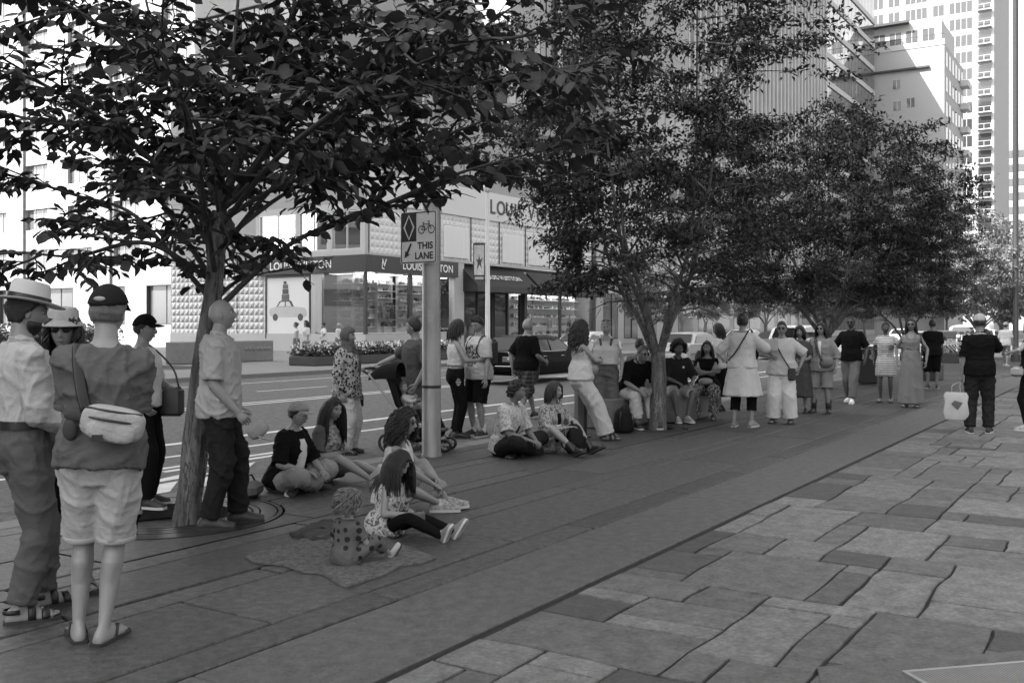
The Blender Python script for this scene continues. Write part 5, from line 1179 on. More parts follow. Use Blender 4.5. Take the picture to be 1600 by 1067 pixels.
        if t_.get('placket'):
            b = MB(); b.tube([T((.075, 0, .51)), T((.135, 0, .36)), T((.13, 0, .2)), T((.118, 0, .0))], .011 * k, 6, True, .4, (0, 1, 0)); b.build('placket', t_['m'], body, smooth='all')
    if bot:
        b = MB(); off = bot.get('off', .014); torso_g(b, -.15, bot.get('z1', .10), off * .9, 0); e1 = bot.get('len', 1.9); fl_ = bot.get('flare', 0.0)
        for sd in (1, -1):
            r_ = .092 * k * ls + off * k; rk = .06 * k * ls + (off + .008 + fl_ * .5) * k; ra = .04 * k * ls + (off + .012 + fl_) * k; limb_g(b, hp_[sd], kne[sd], r_, rk, min(1, e1))
            if e1 > 1: limb_g(b, kne[sd], ank[sd], rk, ra, e1 - 1)
        P.bot = remeshed(bot.get('name', 'trousers'), b, bot['m'], body, vox * 1.05, 3, bot.get('wr', .007) * 1.9 * k, bot.get('wl', .13), None, seed + 3); sew(P.bot, bot['m'])
        if bot.get('belt'):
            b = MB(); b.loft([sect(Mt, Pv, (.0, 0, a * k), (.158 * fat + .022) * k, (.112 * fat + .024) * k, 28) for a in (.08, .122)]); b.build('belt', m_black, body, smooth=True)
        if bot.get('cuff'):
            for sd in (1, -1):
                b = MB(); q1 = hp_[sd].lerp(kne[sd], min(1, e1)) if e1 <= 1 else kne[sd].lerp(ank[sd], e1 - 1)
    if skirt:
        b = MB(); zt, zb = skirt.get('z1', .14), skirt['hem']; rings = []; n = 40; rt_ = skirt.get('w', .25); ctr = (ank[1] + ank[-1]) / 2
        for i in range(11):
            t = i / 10; c = Pv.lerp(Vector((ctr.x * .6 + Pv.x * .4, ctr.y, zb * k)), t); c.z = (Pv.z + zt * k) * (1 - t) + zb * k * t
            w0_ = np.interp(zt, [r_[0] for r_ in S], [r_[1] for r_ in S]) + .016; wh = .185 * fat + .02; w = (w0_ + (wh - w0_) * min(1, t * 3.2)) if t < .31 else wh + (rt_ - wh) * (t - .31) / .69
            ring_ = []
            for j in range(n):
                a = 2 * math.pi * j / n; pl = 1 + skirt.get('pleat', .05) * t * math.sin(a * skirt.get('np', 9) + math.sin(a * 3) + seed); ring_.append(c + Vector((w * .86 * k * pl * math.cos(a), w * k * pl * math.sin(a), 0)))
            rings.append(ring_)
        b.loft(rings); P.skirt = remeshed('skirt', b, skirt['m'], body, vox * 1.1, 2, skirt.get('wr', .006) * 1.9 * k, .16, None, seed + 5)
    # ---- shoes
    if shoe != 'bare':
        for sd in (1, -1):
            A, M = P.feet[sd]; b = MB()
            if not bare:
                foot_loft(b, A, M, k, .009, .012)
                if shoe == 'boot': capsule(b, ank[sd] + M @ Vector((0, 0, -.01)), ank[sd] + (kne[sd] - ank[sd]).normalized() * .10 * k, [(0, .05 * k), (1, .052 * k)], 14)
                so = b.build('shoe', shoem or m_black, body, smooth='all')
                if shoe == 'sneaker' and lod < 2:
                    b = MB()
                    for i in range(4): xx = (.055 + .022 * i) * k; b.tube([A + M @ Vector((xx, yy * k, (.105 - .0155 * i - abs(yy) * .45) * k)) for yy in (-.022, 0, .022)], .0035 * k, 5)
                    b.build('laces', mat('laces', .6), so, smooth='all')
            else: so = body
            b = MB(); out = []
            for t, w, h in FS: out.append((t, w))
            w_ = .011 if not bare else .008; ol = [((t + (.012 if t > .15 else -.008 if t < -.06 else 0)) * k, (w + w_) * k) for t, w in out]; ring_ = [(t, w) for t, w in ol] + [(t, -w) for t, w in reversed(ol)]
            b.loft([[A + M @ Vector((t, w, z_ * k)) for t, w in ring_][::-1] for z_ in (-.004, .02 if not bare else .014)]); soo = b.build('sole', mat('white sole', .55) if shoe == 'sneaker' and shoem is not None else mat('dark sole', .03), so, smooth=True)
            if bare:
                b = MB(); sm_ = shoem or m_black; ths = ((.13, 1.0),) if shoe == 'flipflop' else ((.12, 1), (.055, 1))
                for t, _ in ths:
                    w = np.interp(t, [q[0] for q in FS], [q[1] for q in FS]); h = np.interp(t, [q[0] for q in FS], [q[2] for q in FS])
                    if shoe == 'flipflop':
                        for s2 in (1, -1): b.tube([A + M @ Vector((.125 * k, sd * -.012 * k, .05 * k)), A + M @ Vector((.08 * k, s2 * .03 * k, .072 * k)), A + M @ Vector((.04 * k, s2 * .044 * k, .02 * k))], .0075 * k, 6, True, .5)
                    else: b.tube([A + M @ Vector((t * k, w * 1.06 * k * math.cos(a), (.012 + (h + .006) * max(0, math.sin(a)) ** .8) * k)) for a in np.linspace(-.05, math.pi + .05, 11)], .019 * k, 6, True, .3, M @ Vector((1, 0, 0)))
                if shoe == 'sandal': b.tube([A + M @ Vector(((-.02 - .06 * math.sin(a)) * k, .042 * k * math.cos(a), .062 * k)) for a in np.linspace(-.3, math.pi + .3, 11)], .012 * k, 6, True, .35, (0, 0, 1))
                b.build('strap', sm_, body, smooth='all')
    # ---- hair
    hmat = hairm(hairv)
    def shell(name, thick, low, m, mask_fn=None, nz=.0, top_add=0.0):
        a, b_, c = head_grid(n_l, max(20, int(n_l * .7))); hx2, hy2, hz2 = head_surface(a, b_, c, child, False); mk = sst((hz2 - hair_line(hx2, hy2, low)) / .022) if mask_fn is None else mask_fn(hx2, hy2, hz2)
        L = np.sqrt(a * a + b_ * b_ + c * c); q = np.random.default_rng(seed); nn = q.normal(0, 1, hx2.shape) * nz; o_ = (thick + top_add * np.clip(c, 0, 1) + nn) * mk - .012 * (1 - mk)
        v = head_pts(hx2 + a / L * o_, hy2 + b_ / L * o_, hz2 + c / L * o_); bb = MB(); bb.add(v.tolist(), grid_faces(n_l, max(20, int(n_l * .7)))); return bb.build(name, m, body, smooth='all')
    if hair:
        q = random.Random(seed); st = hair.get('style', 'short'); th = hair.get('thick', .014)
        if st != 'bald': shell('hair', th, hair.get('low', -.075), hmat, None, hair.get('noise', .0025), hair.get('top', .006))
        cnt = int(hair.get('n', 0) * (1.7 if lod == 0 else .9 if lod == 1 else .4))
        if cnt:
            b = MB(); Lh = hair['len']; cr = hair.get('curl', 0); rad = hair.get('r', .007) * (.74 if lod == 0 else 1.0 if lod == 1 else 1.6); back = hair.get('back', .0); down = -(Hq.inverted() @ Vector((0, 0, 1)))
            for i in range(cnt):
                while True:
                    v = Vector((q.gauss(0, 1), q.gauss(0, 1), q.gauss(.25, 1))).normalized(); p = Vector((v.x * (.09 if v.x > 0 else .103), v.y * .0755, v.z * .118))
                    if p.z > float(hair_line(p.x, p.y, -.05)) and (p.x < .07 or p.z > .06): break
                dr = (v * .7 + (Vector((-.9 - back, math.copysign(.75, p.y), .2)) if p.x > 0 else Vector((-.5 - back, math.copysign(.3, p.y), .1)))).normalized(); pts = [p.copy()]; n = 8 if not cr else 13; L = Lh * q.uniform(.75, 1.1) * (1 if p.z > -.02 else .85); ds = L / n; ph = q.uniform(0, 6.28); fw = q.uniform(14, 24)
                for j in range(n):
                    dr = (dr * (1 - hair.get('grav', .5)) + down * hair.get('grav', .5)).normalized(); p = p + dr * ds
                    e = Vector((p.x / (.106 + th * .7), p.y / (.083 + th * .7), p.z / (.122 + th * .6))); r_ = e.length
                    if r_ < 1 and r_ > 1e-3: p = Vector((p.x / r_, p.y / r_, p.z / r_))
                    if p.z < -.09:
                        rr = math.hypot(p.x + .02, p.y); mn = .075 + .55 * max(0, -.16 - p.z)
                        if rr < mn: p.x = -.02 + (p.x + .02) * mn / max(rr, .01) * (.9 if p.x > 0 else 1); p.y *= mn / max(rr, .01)
                        if abs(p.y) < .1: p.x = min(p.x, .0)
                    if p.x > .02 and p.z < .06 and abs(p.y) < .08: p.y = math.copysign(.082, p.y or .01); p.x = min(p.x, .07)
                    cw = cr * min(1, j / 2.0); pts.append(p + Vector((math.sin(ph + j * fw * ds * 3), math.cos(ph + j * fw * ds * 3), .4 * math.sin(ph * 2 + j * fw * ds * 2))) * cw)
                b.tube([hv(*t) for t in pts], [rad * hs * max(.25, 1.0 if j < .7 * n else 1 - 2.4 * (j / n - .7)) for j in range(n + 1)], 5, True)
            b.build('hair_strands', hmat, body, smooth='all')
        if st == 'afro':
            b = MB()
            for i in range(int(hair.get('balls', 260))):
                while True:
                    v = Vector((q.gauss(0, 1), q.gauss(0, 1), q.gauss(.3, 1))).normalized()
                    p = Vector((v.x * .1, v.y * .08, v.z * .118))
                    if p.z > float(hair_line(p.x, p.y, -.06)) + .005: break
                rr = hair.get('vol', .05) * q.uniform(.45, 1.05); c = Vector((v.x * (.1 + rr), v.y * (.085 + rr), v.z * (.118 + rr) + .005)); b.sph(hv(*c), hair.get('ball', .022) * hs * q.uniform(.7, 1.2), 6, 4)
            b.build('curls', hmat, body, smooth='all')
        if st == 'bun': b = MB(); b.sph(hv(*hair.get('bun', (-.1, 0, .08))), .045 * hs, 12, 8); b.build('hair_bun', hmat, body, smooth='all')
        if st == 'pony': b = MB(); b.tube([hv(-.1, 0, .04), hv(-.15, 0, .0), hv(-.15, .01, -.1), hv(-.13, .02, -.2)], [.02 * hs, .032 * hs, .028 * hs, .006], 10); b.build('ponytail', hmat, body, smooth='all')
    if beard:
        shell('beard', .016, 0, hmat, lambda x_, y_, z_: sst((-.035 - z_ + .25 * np.clip(x_ - .055, 0, 1) * 0) / .02) * sst((x_ + .01) / .02) * (1 - np.exp(-(y_ / .024) ** 2 - ((z_ + .05) / .012) ** 2)), .003)
    # ---- hats
    if hat:
        kind = hat['kind']; hm_ = hat['m']
        if kind == 'cap':
            def mk(x_, y_, z_): return sst((z_ - np.interp(x_, [-.1, .1], [.018, .048])) / .008)
            cp = shell('cap', .022, 0, hm_, mk, 0, .008); yb = hat.get('yaw', 0); b = MB()
            if hat.get('brim', True):
                for dz in (0,):
                    rings = []
                    for i in range(7):
                        t = i / 6; ring_ = []
                        for up in (1, -1):
                            for j in range(9):
                                a = R(-68 + 136 * (j / 8 if up == 1 else 1 - j / 8)); r0 = .104; ext = .075 * t * math.cos(a) ** .7 if math.cos(a) > 0 else 0; xx = math.cos(a) * r0 + ext; yy = math.sin(a) * .089; zb_ = .05 - .03 * t * .6 - .010 * (yy / .089) ** 2 * (.4 + t) + up * .003; cy, sy = math.cos(R(yb)), math.sin(R(yb)); ring_.append(hv(xx * cy - yy * sy, xx * sy + yy * cy, zb_))
                        rings.append(ring_)
                    b.loft(rings)
                b.build('brim', hm_, cp, smooth=True)
            if hat.get('logo'):
                b = MB(); b.sph(hv(-.118, 0, .062), .02 * hs, 10, 4, (.3, 1.6, .6), hq); b.build('badge', mat('cap badge', .3), cp, smooth='all')
        else:
            b = MB(); rings = []; prof = {'fedora': [(.168, .062), (.165, .056), (.13, .052), (.098, .058), (.098, .062), (.092, .10), (.088, .15), (.078, .168), (.04, .160), (.004, .156)], 'bucket': [(.132, .034), (.13, .03), (.112, .05), (.095, .068), (.090, .12), (.075, .142), (.004, .146)]}[kind]
            for r_, zz_ in prof:
                ring_ = []
                for j in range(36):
                    a = 2 * math.pi * j / 36; sx, sy = 1.12, .98; dz = -.008 * math.cos(2 * a) * (r_ > .11) if kind == 'fedora' else 0; pin = 1 - (.12 * (zz_ > .12) * max(0, math.cos(a)) * abs(math.sin(a)) * 2 if kind == 'fedora' else 0); ring_.append(hv(r_ * sx * math.cos(a) * pin - .005, r_ * sy * math.sin(a) * pin, zz_ + dz - .004 * math.cos(a)))
                rings.append(ring_)
            b.loft(rings); ht = b.build('hat', hm_, body, smooth=True)
            if kind == 'fedora':
                b = MB(); b.loft([[hv(r_ * 1.12 * math.cos(2 * math.pi * j / 36) - .005, r_ * .98 * math.sin(2 * math.pi * j / 36), zz_ - .004 * math.cos(2 * math.pi * j / 36)) for j in range(36)] for r_, zz_ in ((.101, .064), (.0985, .092))]); b.build('hat_band', m_black, ht, smooth=True)
    if glasses:
        b = MB(); up_ = glasses.get('up', False); ox, oz = (0, 0) if not up_ else (-.055, .105)
        for sd in (1, -1):
            c = hv(.089 + ox, sd * .032, .008 + oz)
            if glasses.get('dark'): b.sph(c, .026 * hs, 12, 6, (.16, 1, .8), hq)
            else: b.tube([hv(.089 + ox, sd * .032 + .024 * math.cos(a), .008 + oz + .019 * math.sin(a)) for a in np.linspace(0, 6.283, 17)], .0026 * hs, 5, False)
            b.tube([hv(.086 + ox, sd * .056, .014 + oz), hv(.06 + ox, sd * .074, .014 + oz), hv(-.01 + ox, sd * .08, .008 + oz * .8)], .0028 * hs, 5)
        b.tube([hv(.092 + ox, -.01, .013 + oz), hv(.096 + ox, 0, .015 + oz), hv(.092 + ox, .01, .013 + oz)], .0028 * hs, 5); b.build('sunglasses' if glasses.get('dark') else 'glasses', m_lens, body, smooth='all')
    P.T, P.hv, P.sl, P.elb, P.wri, P.kne, P.ank, P.hp, P.Pv, P.hq, P.hs, P.vox, P.seed, P.shell, P.Mt = T, hv, sl, elb, wri, kne, ank, hp_, Pv, hq, hs, vox, seed, shell, Mt
    P.Wm = Matrix.Translation((X0, Y0, z)) @ Matrix.Rotation(rz, 4, 'Z')
    return P
# ================================================================ the people
def prop(P, name, b, m, label, cat, smooth='all', group=None):
    o = b.build(name, m, None, smooth=smooth); o.matrix_world = P.Wm; tag(o, label, cat, group); return o
def pempty(P, name, label, cat, group=None):
    o = empty(name); o.matrix_world = P.Wm; tag(o, label, cat, group); return o
def strap(P, b, pts, w=.02, flat=.2, up=(1, 0, 0)): b.tube(smooth_path(pts, 5), w * P.k, 8, True, flat, up)
white = cloth('white', .62); cream = cloth('cream', .5); lgrey = cloth('light grey', .36); mgrey = cloth('mid grey', .15); dgrey = cloth('dark grey', .06); black = cloth('black', .008); khaki = cloth('khaki', .28)
navy = cloth('navy', .03); denim = cloth('denim', .022, var=.3, scale=25); canvas = mat('canvas shoe', .5, .8); blk_shoe = mat('black shoe', .018, .5); grey_shoe = mat('grey shoe', .22, .6, .3, 20); lt_shoe = mat('pale shoe', .36, .7, 1.0, 45, .5, 60)
XL = dict(pel=(0, 0, .115), fl=(.24, -.10, .07), fr=(.33, .10, .075), kl=(.35, 1, .38), kr=(.35, -1, .38), tl=(.35, -1, -.1), tr_=(.35, 1, -.1), ul=(.5, .3, .7), ur=(.5, -.3, .7))
SH, SHORT, LONG = dict(style='short'), dict(style='short', thick=.012, low=-.05), dict(style='long', n=230, len=.5, thick=.014)
# --- 1 man with the straw hat
p1 = person(36, 962, 12, H=1.80, label='bearded man in a pale hat with dark band, light shirt and dark trousers', sk=.3, lod=0, hl=(.27, .12, 1.02), hr=(.26, -.16, .98), el=(-.7, .4, -.3), er=(-.8, -.3, -.3), nl_=(0, -.6, -.6), nr_=(0, .6, -.6),
            fl=(.12, .11, .08), fr=(-.04, -.12, .08), top_=dict(m=cloth('pale shirt', .42), sleeve=1.72, z0=.10, off=.02, collar=True, placket=True, wr=.010, loose=.35), bot=dict(m=cloth('dark khaki', .10), len=1.93, off=.018, belt=True, wr=.009), shoe='sandal', hair=SH, hairv=.015, beard=True,
            hat=dict(kind='fedora', m=cloth('straw hat', .55, bump=.4, bscale=300)), head=(-4, 10, 0))
# --- 2 woman with sunglasses between the two men
p2 = person(99, 922, 268, H=1.69, sex='f', sk=.33, lod=0, label='woman in sunglasses and a pale sun hat, dark knee-length skirt and sandals', hl=(.22, .08, .98), hr=(.24, -.08, 1.0), nl_=(-.7, 0, .2), nr_=(-.7, 0, .2), top_=dict(m=cloth('pale top', .45), sleeve=.8, z0=.0, off=.016),
            skirt=dict(m=cloth('dark skirt', .02), hem=.46, w=.24), shoe='sandal', shoem=mat('tan strap', .16, .6), hair=dict(style='long', n=200, len=.3, curl=.014, thick=.016), hairv=.02, hat=dict(kind='bucket', m=cloth('sun hat', .36)), glasses=dict(dark=True), head=(-8, 2, 0), fl=(0, .13, .08), fr=(.03, -.13, .08))
# --- 3 man seen from behind with the sling bag
p3 = person(141, 1002, 78, pel=(0, -.05, .93), side=-2.5, H=1.79, sk=.34, lod=0, label='man seen from behind in a dark cap, grey tee, pale shorts and flip-flops', fat=.95, hl=(.30, .10, 1.0), hr=(.28, -.16, .98), el=(-.9, .12, -.3), er=(-.9, -.12, -.3), fl=(.03, .06, .08), fr=(-.03, -.07, .08), tl=(1, .35, 0), tr_=(1, -.35, 0), kl=(1, 0, 0), kr=(1, 0, 0),
            top_=dict(m=cloth('grey tee', .11), sleeve=.82, z0=-.06, off=.02, loose=.6, wr=.010, sl=.012), bot=dict(m=cloth('pale shorts', .40), len=.95, off=.026, wr=.009, name='shorts'), shoe='flipflop', shoem=mat('thong strap', .04, .6), hair=dict(style='short', thick=.010, low=-.06), hairv=.12, hat=dict(kind='cap', m=cloth('dark cap', .018), logo=True), head=(-10, 4, 0))
b = MB(); T = p3.T
bag = pempty(p3, 'sling_bag', 'light crinkled sling bag with dark zips on the back of the man in shorts', 'bag'); mb = cloth('crinkled nylon', .42, bump=.8, bscale=40, var=.25)
c0 = T((-.185, -.085, .165)); b.sell(c0, (.07, .15, .085), .62, 24, 14, Matrix.Rotation(R(12), 3, 'X').to_quaternion()); b.build('pouch', mb, bag, smooth='all')
b = MB(); b.sell(T((-.232, -.085, .13)), (.034, .115, .05), .62, 20, 12, Matrix.Rotation(R(12), 3, 'X').to_quaternion()); b.build('front_pocket', mb, bag, smooth='all')
b = MB(); b.tube([T((-.185 - .077 * math.sqrt(max(.02, 1 - t * t)), -.085 + .14 * t, .185 + .02 * t)) for t in np.linspace(-.95, .95, 13)], .006, 6); b.build('zip', m_black, bag, smooth='all')
b = MB(); b.tube([T((-.185 - .06 * math.sqrt(max(.02, 1 - t * t)), -.085 + .14 * t, .228 + .02 * t)) for t in np.linspace(-.95, .95, 13)], .006, 6); b.build('zip', m_black, bag, smooth='all')
b = MB(); b.box(T((-.28, -.035, .105)), (.004, .05, .032), 0); b.build('badge', m_black, bag)
b = MB(); strap(p3, b, [T((.06, .15, .50)), T((-.02, .125, .532)), T((-.115, .10, .44)), T((-.16, .07, .32)), T((-.175, .04, .22))], .027, .14, (0, 1, 0)); b.build('strap', m_black, bag, smooth='all')
b = MB(); b.sph(T((-.165, .075, .20)), .05, 12, 7, (.5, 1.4, .7)); b.sph(T((-.17, .11, .13)), .045, 12, 7, (.5, .8, 1.2)); b.build('bundled_scarf', dgrey, bag, smooth='all')
# --- 4 person in a cap behind, on the kerb
p4 = person(224, 790, 335, H=1.68, label='person in a black cap and glasses, white tee and black trousers standing at the kerb', sk=.3, lod=1, top_=dict(m=white, sleeve=.9, z0=-.02, off=.02), bot=dict(m=black, len=1.95), shoe='sneaker', shoem=mat('black trainer', .03, .5, .4, 30), hair=SHORT, hairv=.012, hat=dict(kind='cap', m=black), glasses=dict(), hr=(.1, -.24, .95), hl=(.2, .2, 1.05), fr=(.08, -.12, .08), head=(5, 0, 0))
b = MB(); hb = pempty(p4, 'handbag', 'dark leather shoulder handbag on the person in the black cap', 'handbag'); c = p4.T((.18, .13, .02)); b.rbox(c, (.28, .10, .26), .03); b.build('pouch', mat('dark leather', .03, .4), hb, smooth=True)
b = MB(); b.tube(smooth_path([c + V3(.1, 0, .12), c + V3(.04, .0, .3), p4.sl[1] + V3(.02, .0, .065), p4.sl[1] + V3(-.04, .0, .06), c + V3(-.1, 0, .12)], 5), .009, 6); b.build('strap', mat('dark leather', .03, .4), hb, smooth='all')
um = empty('folded_umbrella', (*G(213, 826), 0)); tag(um, 'folded black umbrella with two pale bands standing by the tree grate', 'umbrella'); b = MB(); b.lathe([(.006, -.02), (.012, .06), (.036, .1), (.045, .35), (.042, .6), (.02, .68)], (0, 0, 0), 14); b.build('canopy', black, um, smooth='all')
b = MB(); b.tube([(0, 0, .68), (0, 0, .8), (.02, 0, .84), (.05, 0, .83)], .012, 8); b.build('handle', m_black, um, smooth='all')
for z_ in (.12, .5): b = MB(); b.lathe([(.047, z_), (.047, z_ + .03)], (0, 0, 0), 14); b.build('band', mat('umbrella band', .3), um)
# --- 6 bald man with the cap in his hand
p6 = person(343, 822, 350, H=1.81, sk=.34, lod=0, label='bald man in a pale short-sleeved shirt and dark jeans holding a cap beside the tree', head=(6, -10, 0), hr=(.16, -.20, .90), er=(-.9, -.25, 0), nr_=(-.3, .9, 0), hl=(.12, .24, .88), fl=(.12, .12, .08), fr=(-.06, -.12, .08), curl=(22, 42), tr_=(1, -.05, 0),
            top_=dict(m=cloth('pale short shirt', .40, var=.08), sleeve=.86, z0=-.09, off=.028, collar=True, placket=True, loose=.75, wr=.011, sl=.014), bot=dict(m=denim, len=1.95, off=.02, wr=.011), shoe='shoe', shoem=mat('dark leather shoe', .035, .5, .2, 20), hair=dict(style='bald'), hairv=.12)
h0, dh, n_, s_ = p6.hand_r; b = MB(); cc = h0 + dh * .06 + V3(.06, 0, -.03); cq = Matrix.Rotation(R(-35), 3, 'Y').to_quaternion(); cap6 = pempty(p6, 'held_cap', 'pale grey cap held in the hand of the bald man', 'cap'); b.sell(cc, (.085, .05, .062), .7, 20, 12, cq); b.build('crown', cloth('grey cap', .3), cap6, smooth='all'); b = MB(); b.sph(cc + V3(.05, .0, -.065), .075, 14, 6, (1, .85, .14), Matrix.Rotation(R(20), 3, 'Y').to_quaternion()); b.build('brim', cloth('grey cap', .3), cap6, smooth='all')
# --- 7, 8 the two seated on the kerb
p7 = person(446, 766, 322, H=1.64, sex='f', sk=.33, fat=1.12, lod=0, label='person in a cap and glasses with a black overshirt sitting cross-legged at the kerb', **XL, lean=12, hl=(.42, .06, .22), hr=(.36, -.16, .24), nl_=(0, 0, -1), nr_=(0, 0, -1), top_=dict(m=cloth('black overshirt', .008), sleeve=.98, z0=-.06, off=.024, sl=.02, loose=.6, wr=.01), bot=dict(m=khaki, len=1.88, off=.03, wr=.01), shoe='sneaker', shoem=mat('black canvas', .03, .6), hair=SHORT, hairv=.015, hat=dict(kind='cap', m=cloth('grey cap', .3)), glasses=dict(), head=(12, 4, 0))
b = MB(); T = p7.T; b.loft([sect(p7.Mt, p7.Pv, (.03 * p7.k, 0, a * p7.k), w * p7.k, d_ * p7.k) for a, w, d_ in ((.0, .11, .15), (.15, .1, .152), (.3, .10, .16), (.4, .085, .145), (.46, .05, .11))]); b.build('undershirt', cloth('white', .62), p7.o, smooth='all')
b = MB(); strap(p7, b, [T((.0, .1, .535)), T((.10, .085, .45)), T((.15, .06, .3)), T((.15, .0, .12))], .022, .15, (0, 1, 0)); b.build('strap', cream, p7.o, smooth='all')
p8 = person(497, 752, 330, H=1.66, sex='f', sk=.33, lod=0, label='woman with long dark hair in a grey printed tee sitting with outstretched legs', pel=(0, 0, .115), lean=14, fl=(.80, .10, .07), fr=(.70, -.12, .07), kl=(0, .2, 1), kr=(0, -.4, 1), tl=(.4, .1, 1), tr_=(.4, -.1, 1), ul=(-1, 0, .4), ur=(-1, 0, .4), hl=(.32, .02, .36), hr=(.30, -.06, .33), nl_=(0, 0, -1), nr_=(0, 0, -1),
            top_=dict(m=cloth('printed tee', .11, pat='print', pc=.33, ps=.42), sleeve=.75, z0=-.08, off=.02), bot=dict(m=cloth('brown shorts', .06), len=.55, off=.02, name='shorts'), shoe='sneaker', shoem=canvas, hair=dict(style='long', n=320, len=.46, thick=.012, r=.008), hairv=.018, head=(-18, 6, 0))
cp = empty('hand_bag', (*G(393, 776), 0), .5); tag(cp, 'small dark grey cloth bag lying at the kerb behind the bald man', 'bag'); b = MB(); b.rbox((0, 0, .07), (.3, .16, .14), .04); b.build('pouch', mgrey, cp, smooth=True); b = MB(); b.tube([(-.1, 0, .13), (-.06, .02, .2), (.06, .02, .2), (.1, 0, .13)], .008, 6); b.build('handle', m_black, cp, smooth='all')
# --- 9 woman in a headscarf, standing on the road
p9 = person(542, 709, 338, z=-.13, top=511, sex='f', sk=.33, lod=0, label='woman in a grey headscarf, spotted blouse and pale wide trousers', hl=(.06, .26, .86), hr=(.02, -.25, .86), top_=dict(m=cloth('spotted blouse', .36, pat='leopard', pc=.03, ps=26, var=.05), sleeve=1.85, z0=-.14, off=.04, loose=.7, flare=.1, sl=.02, wr=.009), bot=dict(m=cloth('pale wide trousers', .55), len=1.95, off=.035, flare=.02, wr=.009), shoe='shoe', hair=None, hairv=.02)
def veil(x_, y_, z_): return 1 - sst((x_ - .028) / .02) * sst((.072 - z_ - .35 * np.abs(y_)) / .02)
p9.shell('headscarf', .020, 0, cloth('grey scarf', .11), veil, .0, .006)
b = MB(); T = p9.T; b.loft([sect(p9.Mt, p9.Pv, (x_ * p9.k, 0, a * p9.k), w * p9.k, d_ * p9.k, 22, 2.1) for a, w, d_, x_ in ((.38, .13, .12, .02), (.43, .165, .125, .01), (.49, .15, .11, .005), (.53, .115, .098, .01), (.57, .096, .092, .012), (.61, .084, .084, .012), (.64, .07, .07, .0))]); remeshed('scarf_drape', b, cloth('grey scarf', .11), p9.o, .0085, 2, .012, .06, None, 5)
b = MB(); strap(p9, b, [T((.10, .07, .5)), T((.16, .06, .36)), T((.165, .04, .2)), T((.15, .03, .02))], .05, .25, (0, 1, 0)); b.build('scarf_end', cloth('grey scarf', .11), p9.o, smooth='all')
ph = MB(); h0, dh, n_, s_ = p9.hand_l; ph.rbox(h0 + dh * .06, (.075, .016, .15), .006); prop(p9, 'phone', ph, m_black, 'dark phone in the hand of the woman in the headscarf', 'phone', True)
# --- 10 mother, 11 girl, 12 toddler on the blanket
p10 = person(612, 796, 350, H=1.66, sex='f', sk=.33, lod=0, label='woman with curly dark hair and sunglasses sitting on the paving in a white tank top', pel=(0, 0, .115), lean=9, fl=(.50, .05, .08), fr=(.44, -.10, .085), kl=(.2, .25, 1), kr=(.5, -.85, .45), tl=(1, .1, .1), tr_=(1, .15, .0), hl=(.42, -.02, .28), hr=(.40, -.16, .26), el=(-.3, .8, -.2), er=(-.1, -.9, .0), nl_=(0, 0, -1), nr_=(0, .2, -1), curl=(35, 35),
             top_=dict(m=white, sleeve=0, z0=-.06, z1=.47, off=.014, name='tank_top'), bot=dict(m=cloth('pale shorts', .40), len=.85, off=.028, name='shorts'), shoe='sneaker', shoem=lt_shoe, hair=dict(style='curly', n=360, len=.30, curl=.02, thick=.022, r=.008, noise=.006, grav=.32), hairv=.02, glasses=dict(dark=True), head=(-14, 2, 0))
b = MB()
for sd in (1, -1): b.tube(smooth_path([p10.T((.11, sd * .07, .43)), p10.T((.04, sd * .085, .525)), p10.T((-.08, sd * .075, .48)), p10.T((-.1, sd * .07, .44))], 4), .014 * p10.k, 6, True, .4)
b.build('shoulder_straps', white, p10.o, smooth='all')
p11 = person(600, 836, 332, H=1.17, sex='f', sk=.34, lod=0, child=.55, label='girl with dark hair in a floral dress and dark leggings sitting on the blanket', pel=(0, 0, .12), lean=14, fl=(.80, .13, .08), fr=(.76, -.10, .075), kl=(0, .2, 1), kr=(0, -.3, 1), tl=(.55, .25, 1), tr_=(.55, -.35, 1), ul=(-1, 0, .4), ur=(-1, 0, .4), hl=(.30, .04, .30), hr=(.30, -.04, .27), nl_=(0, -.6, -.6), nr_=(0, .6, -.6), curl=(45, 45),
             top_=dict(m=cloth('floral dress', .5, pat='floral', pc=.13, ps=24, var=.05), sleeve=.0, z0=-.1, z1=.50, off=.022, loose=.8, name='dress'), bot=dict(m=cloth('floral dress', .5), len=.42, off=.06, z1=.08, wr=.012, name='dress_skirt'), shoe='sneaker', shoem=grey_shoe, hair=dict(style='long', n=260, len=.34, thick=.012, r=.008), hairv=.02, head=(-10, 30, 0))
b = MB()
for sd in (1, -1):
    capsule(b, p11.hp[sd].lerp(p11.kne[sd], .35), p11.kne[sd], [(0, .062), (1, .046)]); capsule(b, p11.kne[sd], p11.ank[sd], [(0, .046), (.3, .048), (1, .032)])
remeshed('leggings', b, black, p11.o, .0085, 3, .002, .08, None, 3)
tb = pempty(p11, 'toy_box', 'small grey box held in the lap by the girl in the floral dress', 'toy'); b = MB(); c = (p11.hand_l[0] + p11.hand_r[0]) / 2 + V3(.05, 0, -.03); b.rbox(c, (.07, .10, .08), .012); b.build('box', mgrey, tb, smooth=True); b = MB(); b.sph(c + V3(0, 0, .045), .024, 10, 6, (1, 1, .5)); b.build('lid', dgrey, tb, smooth='all')
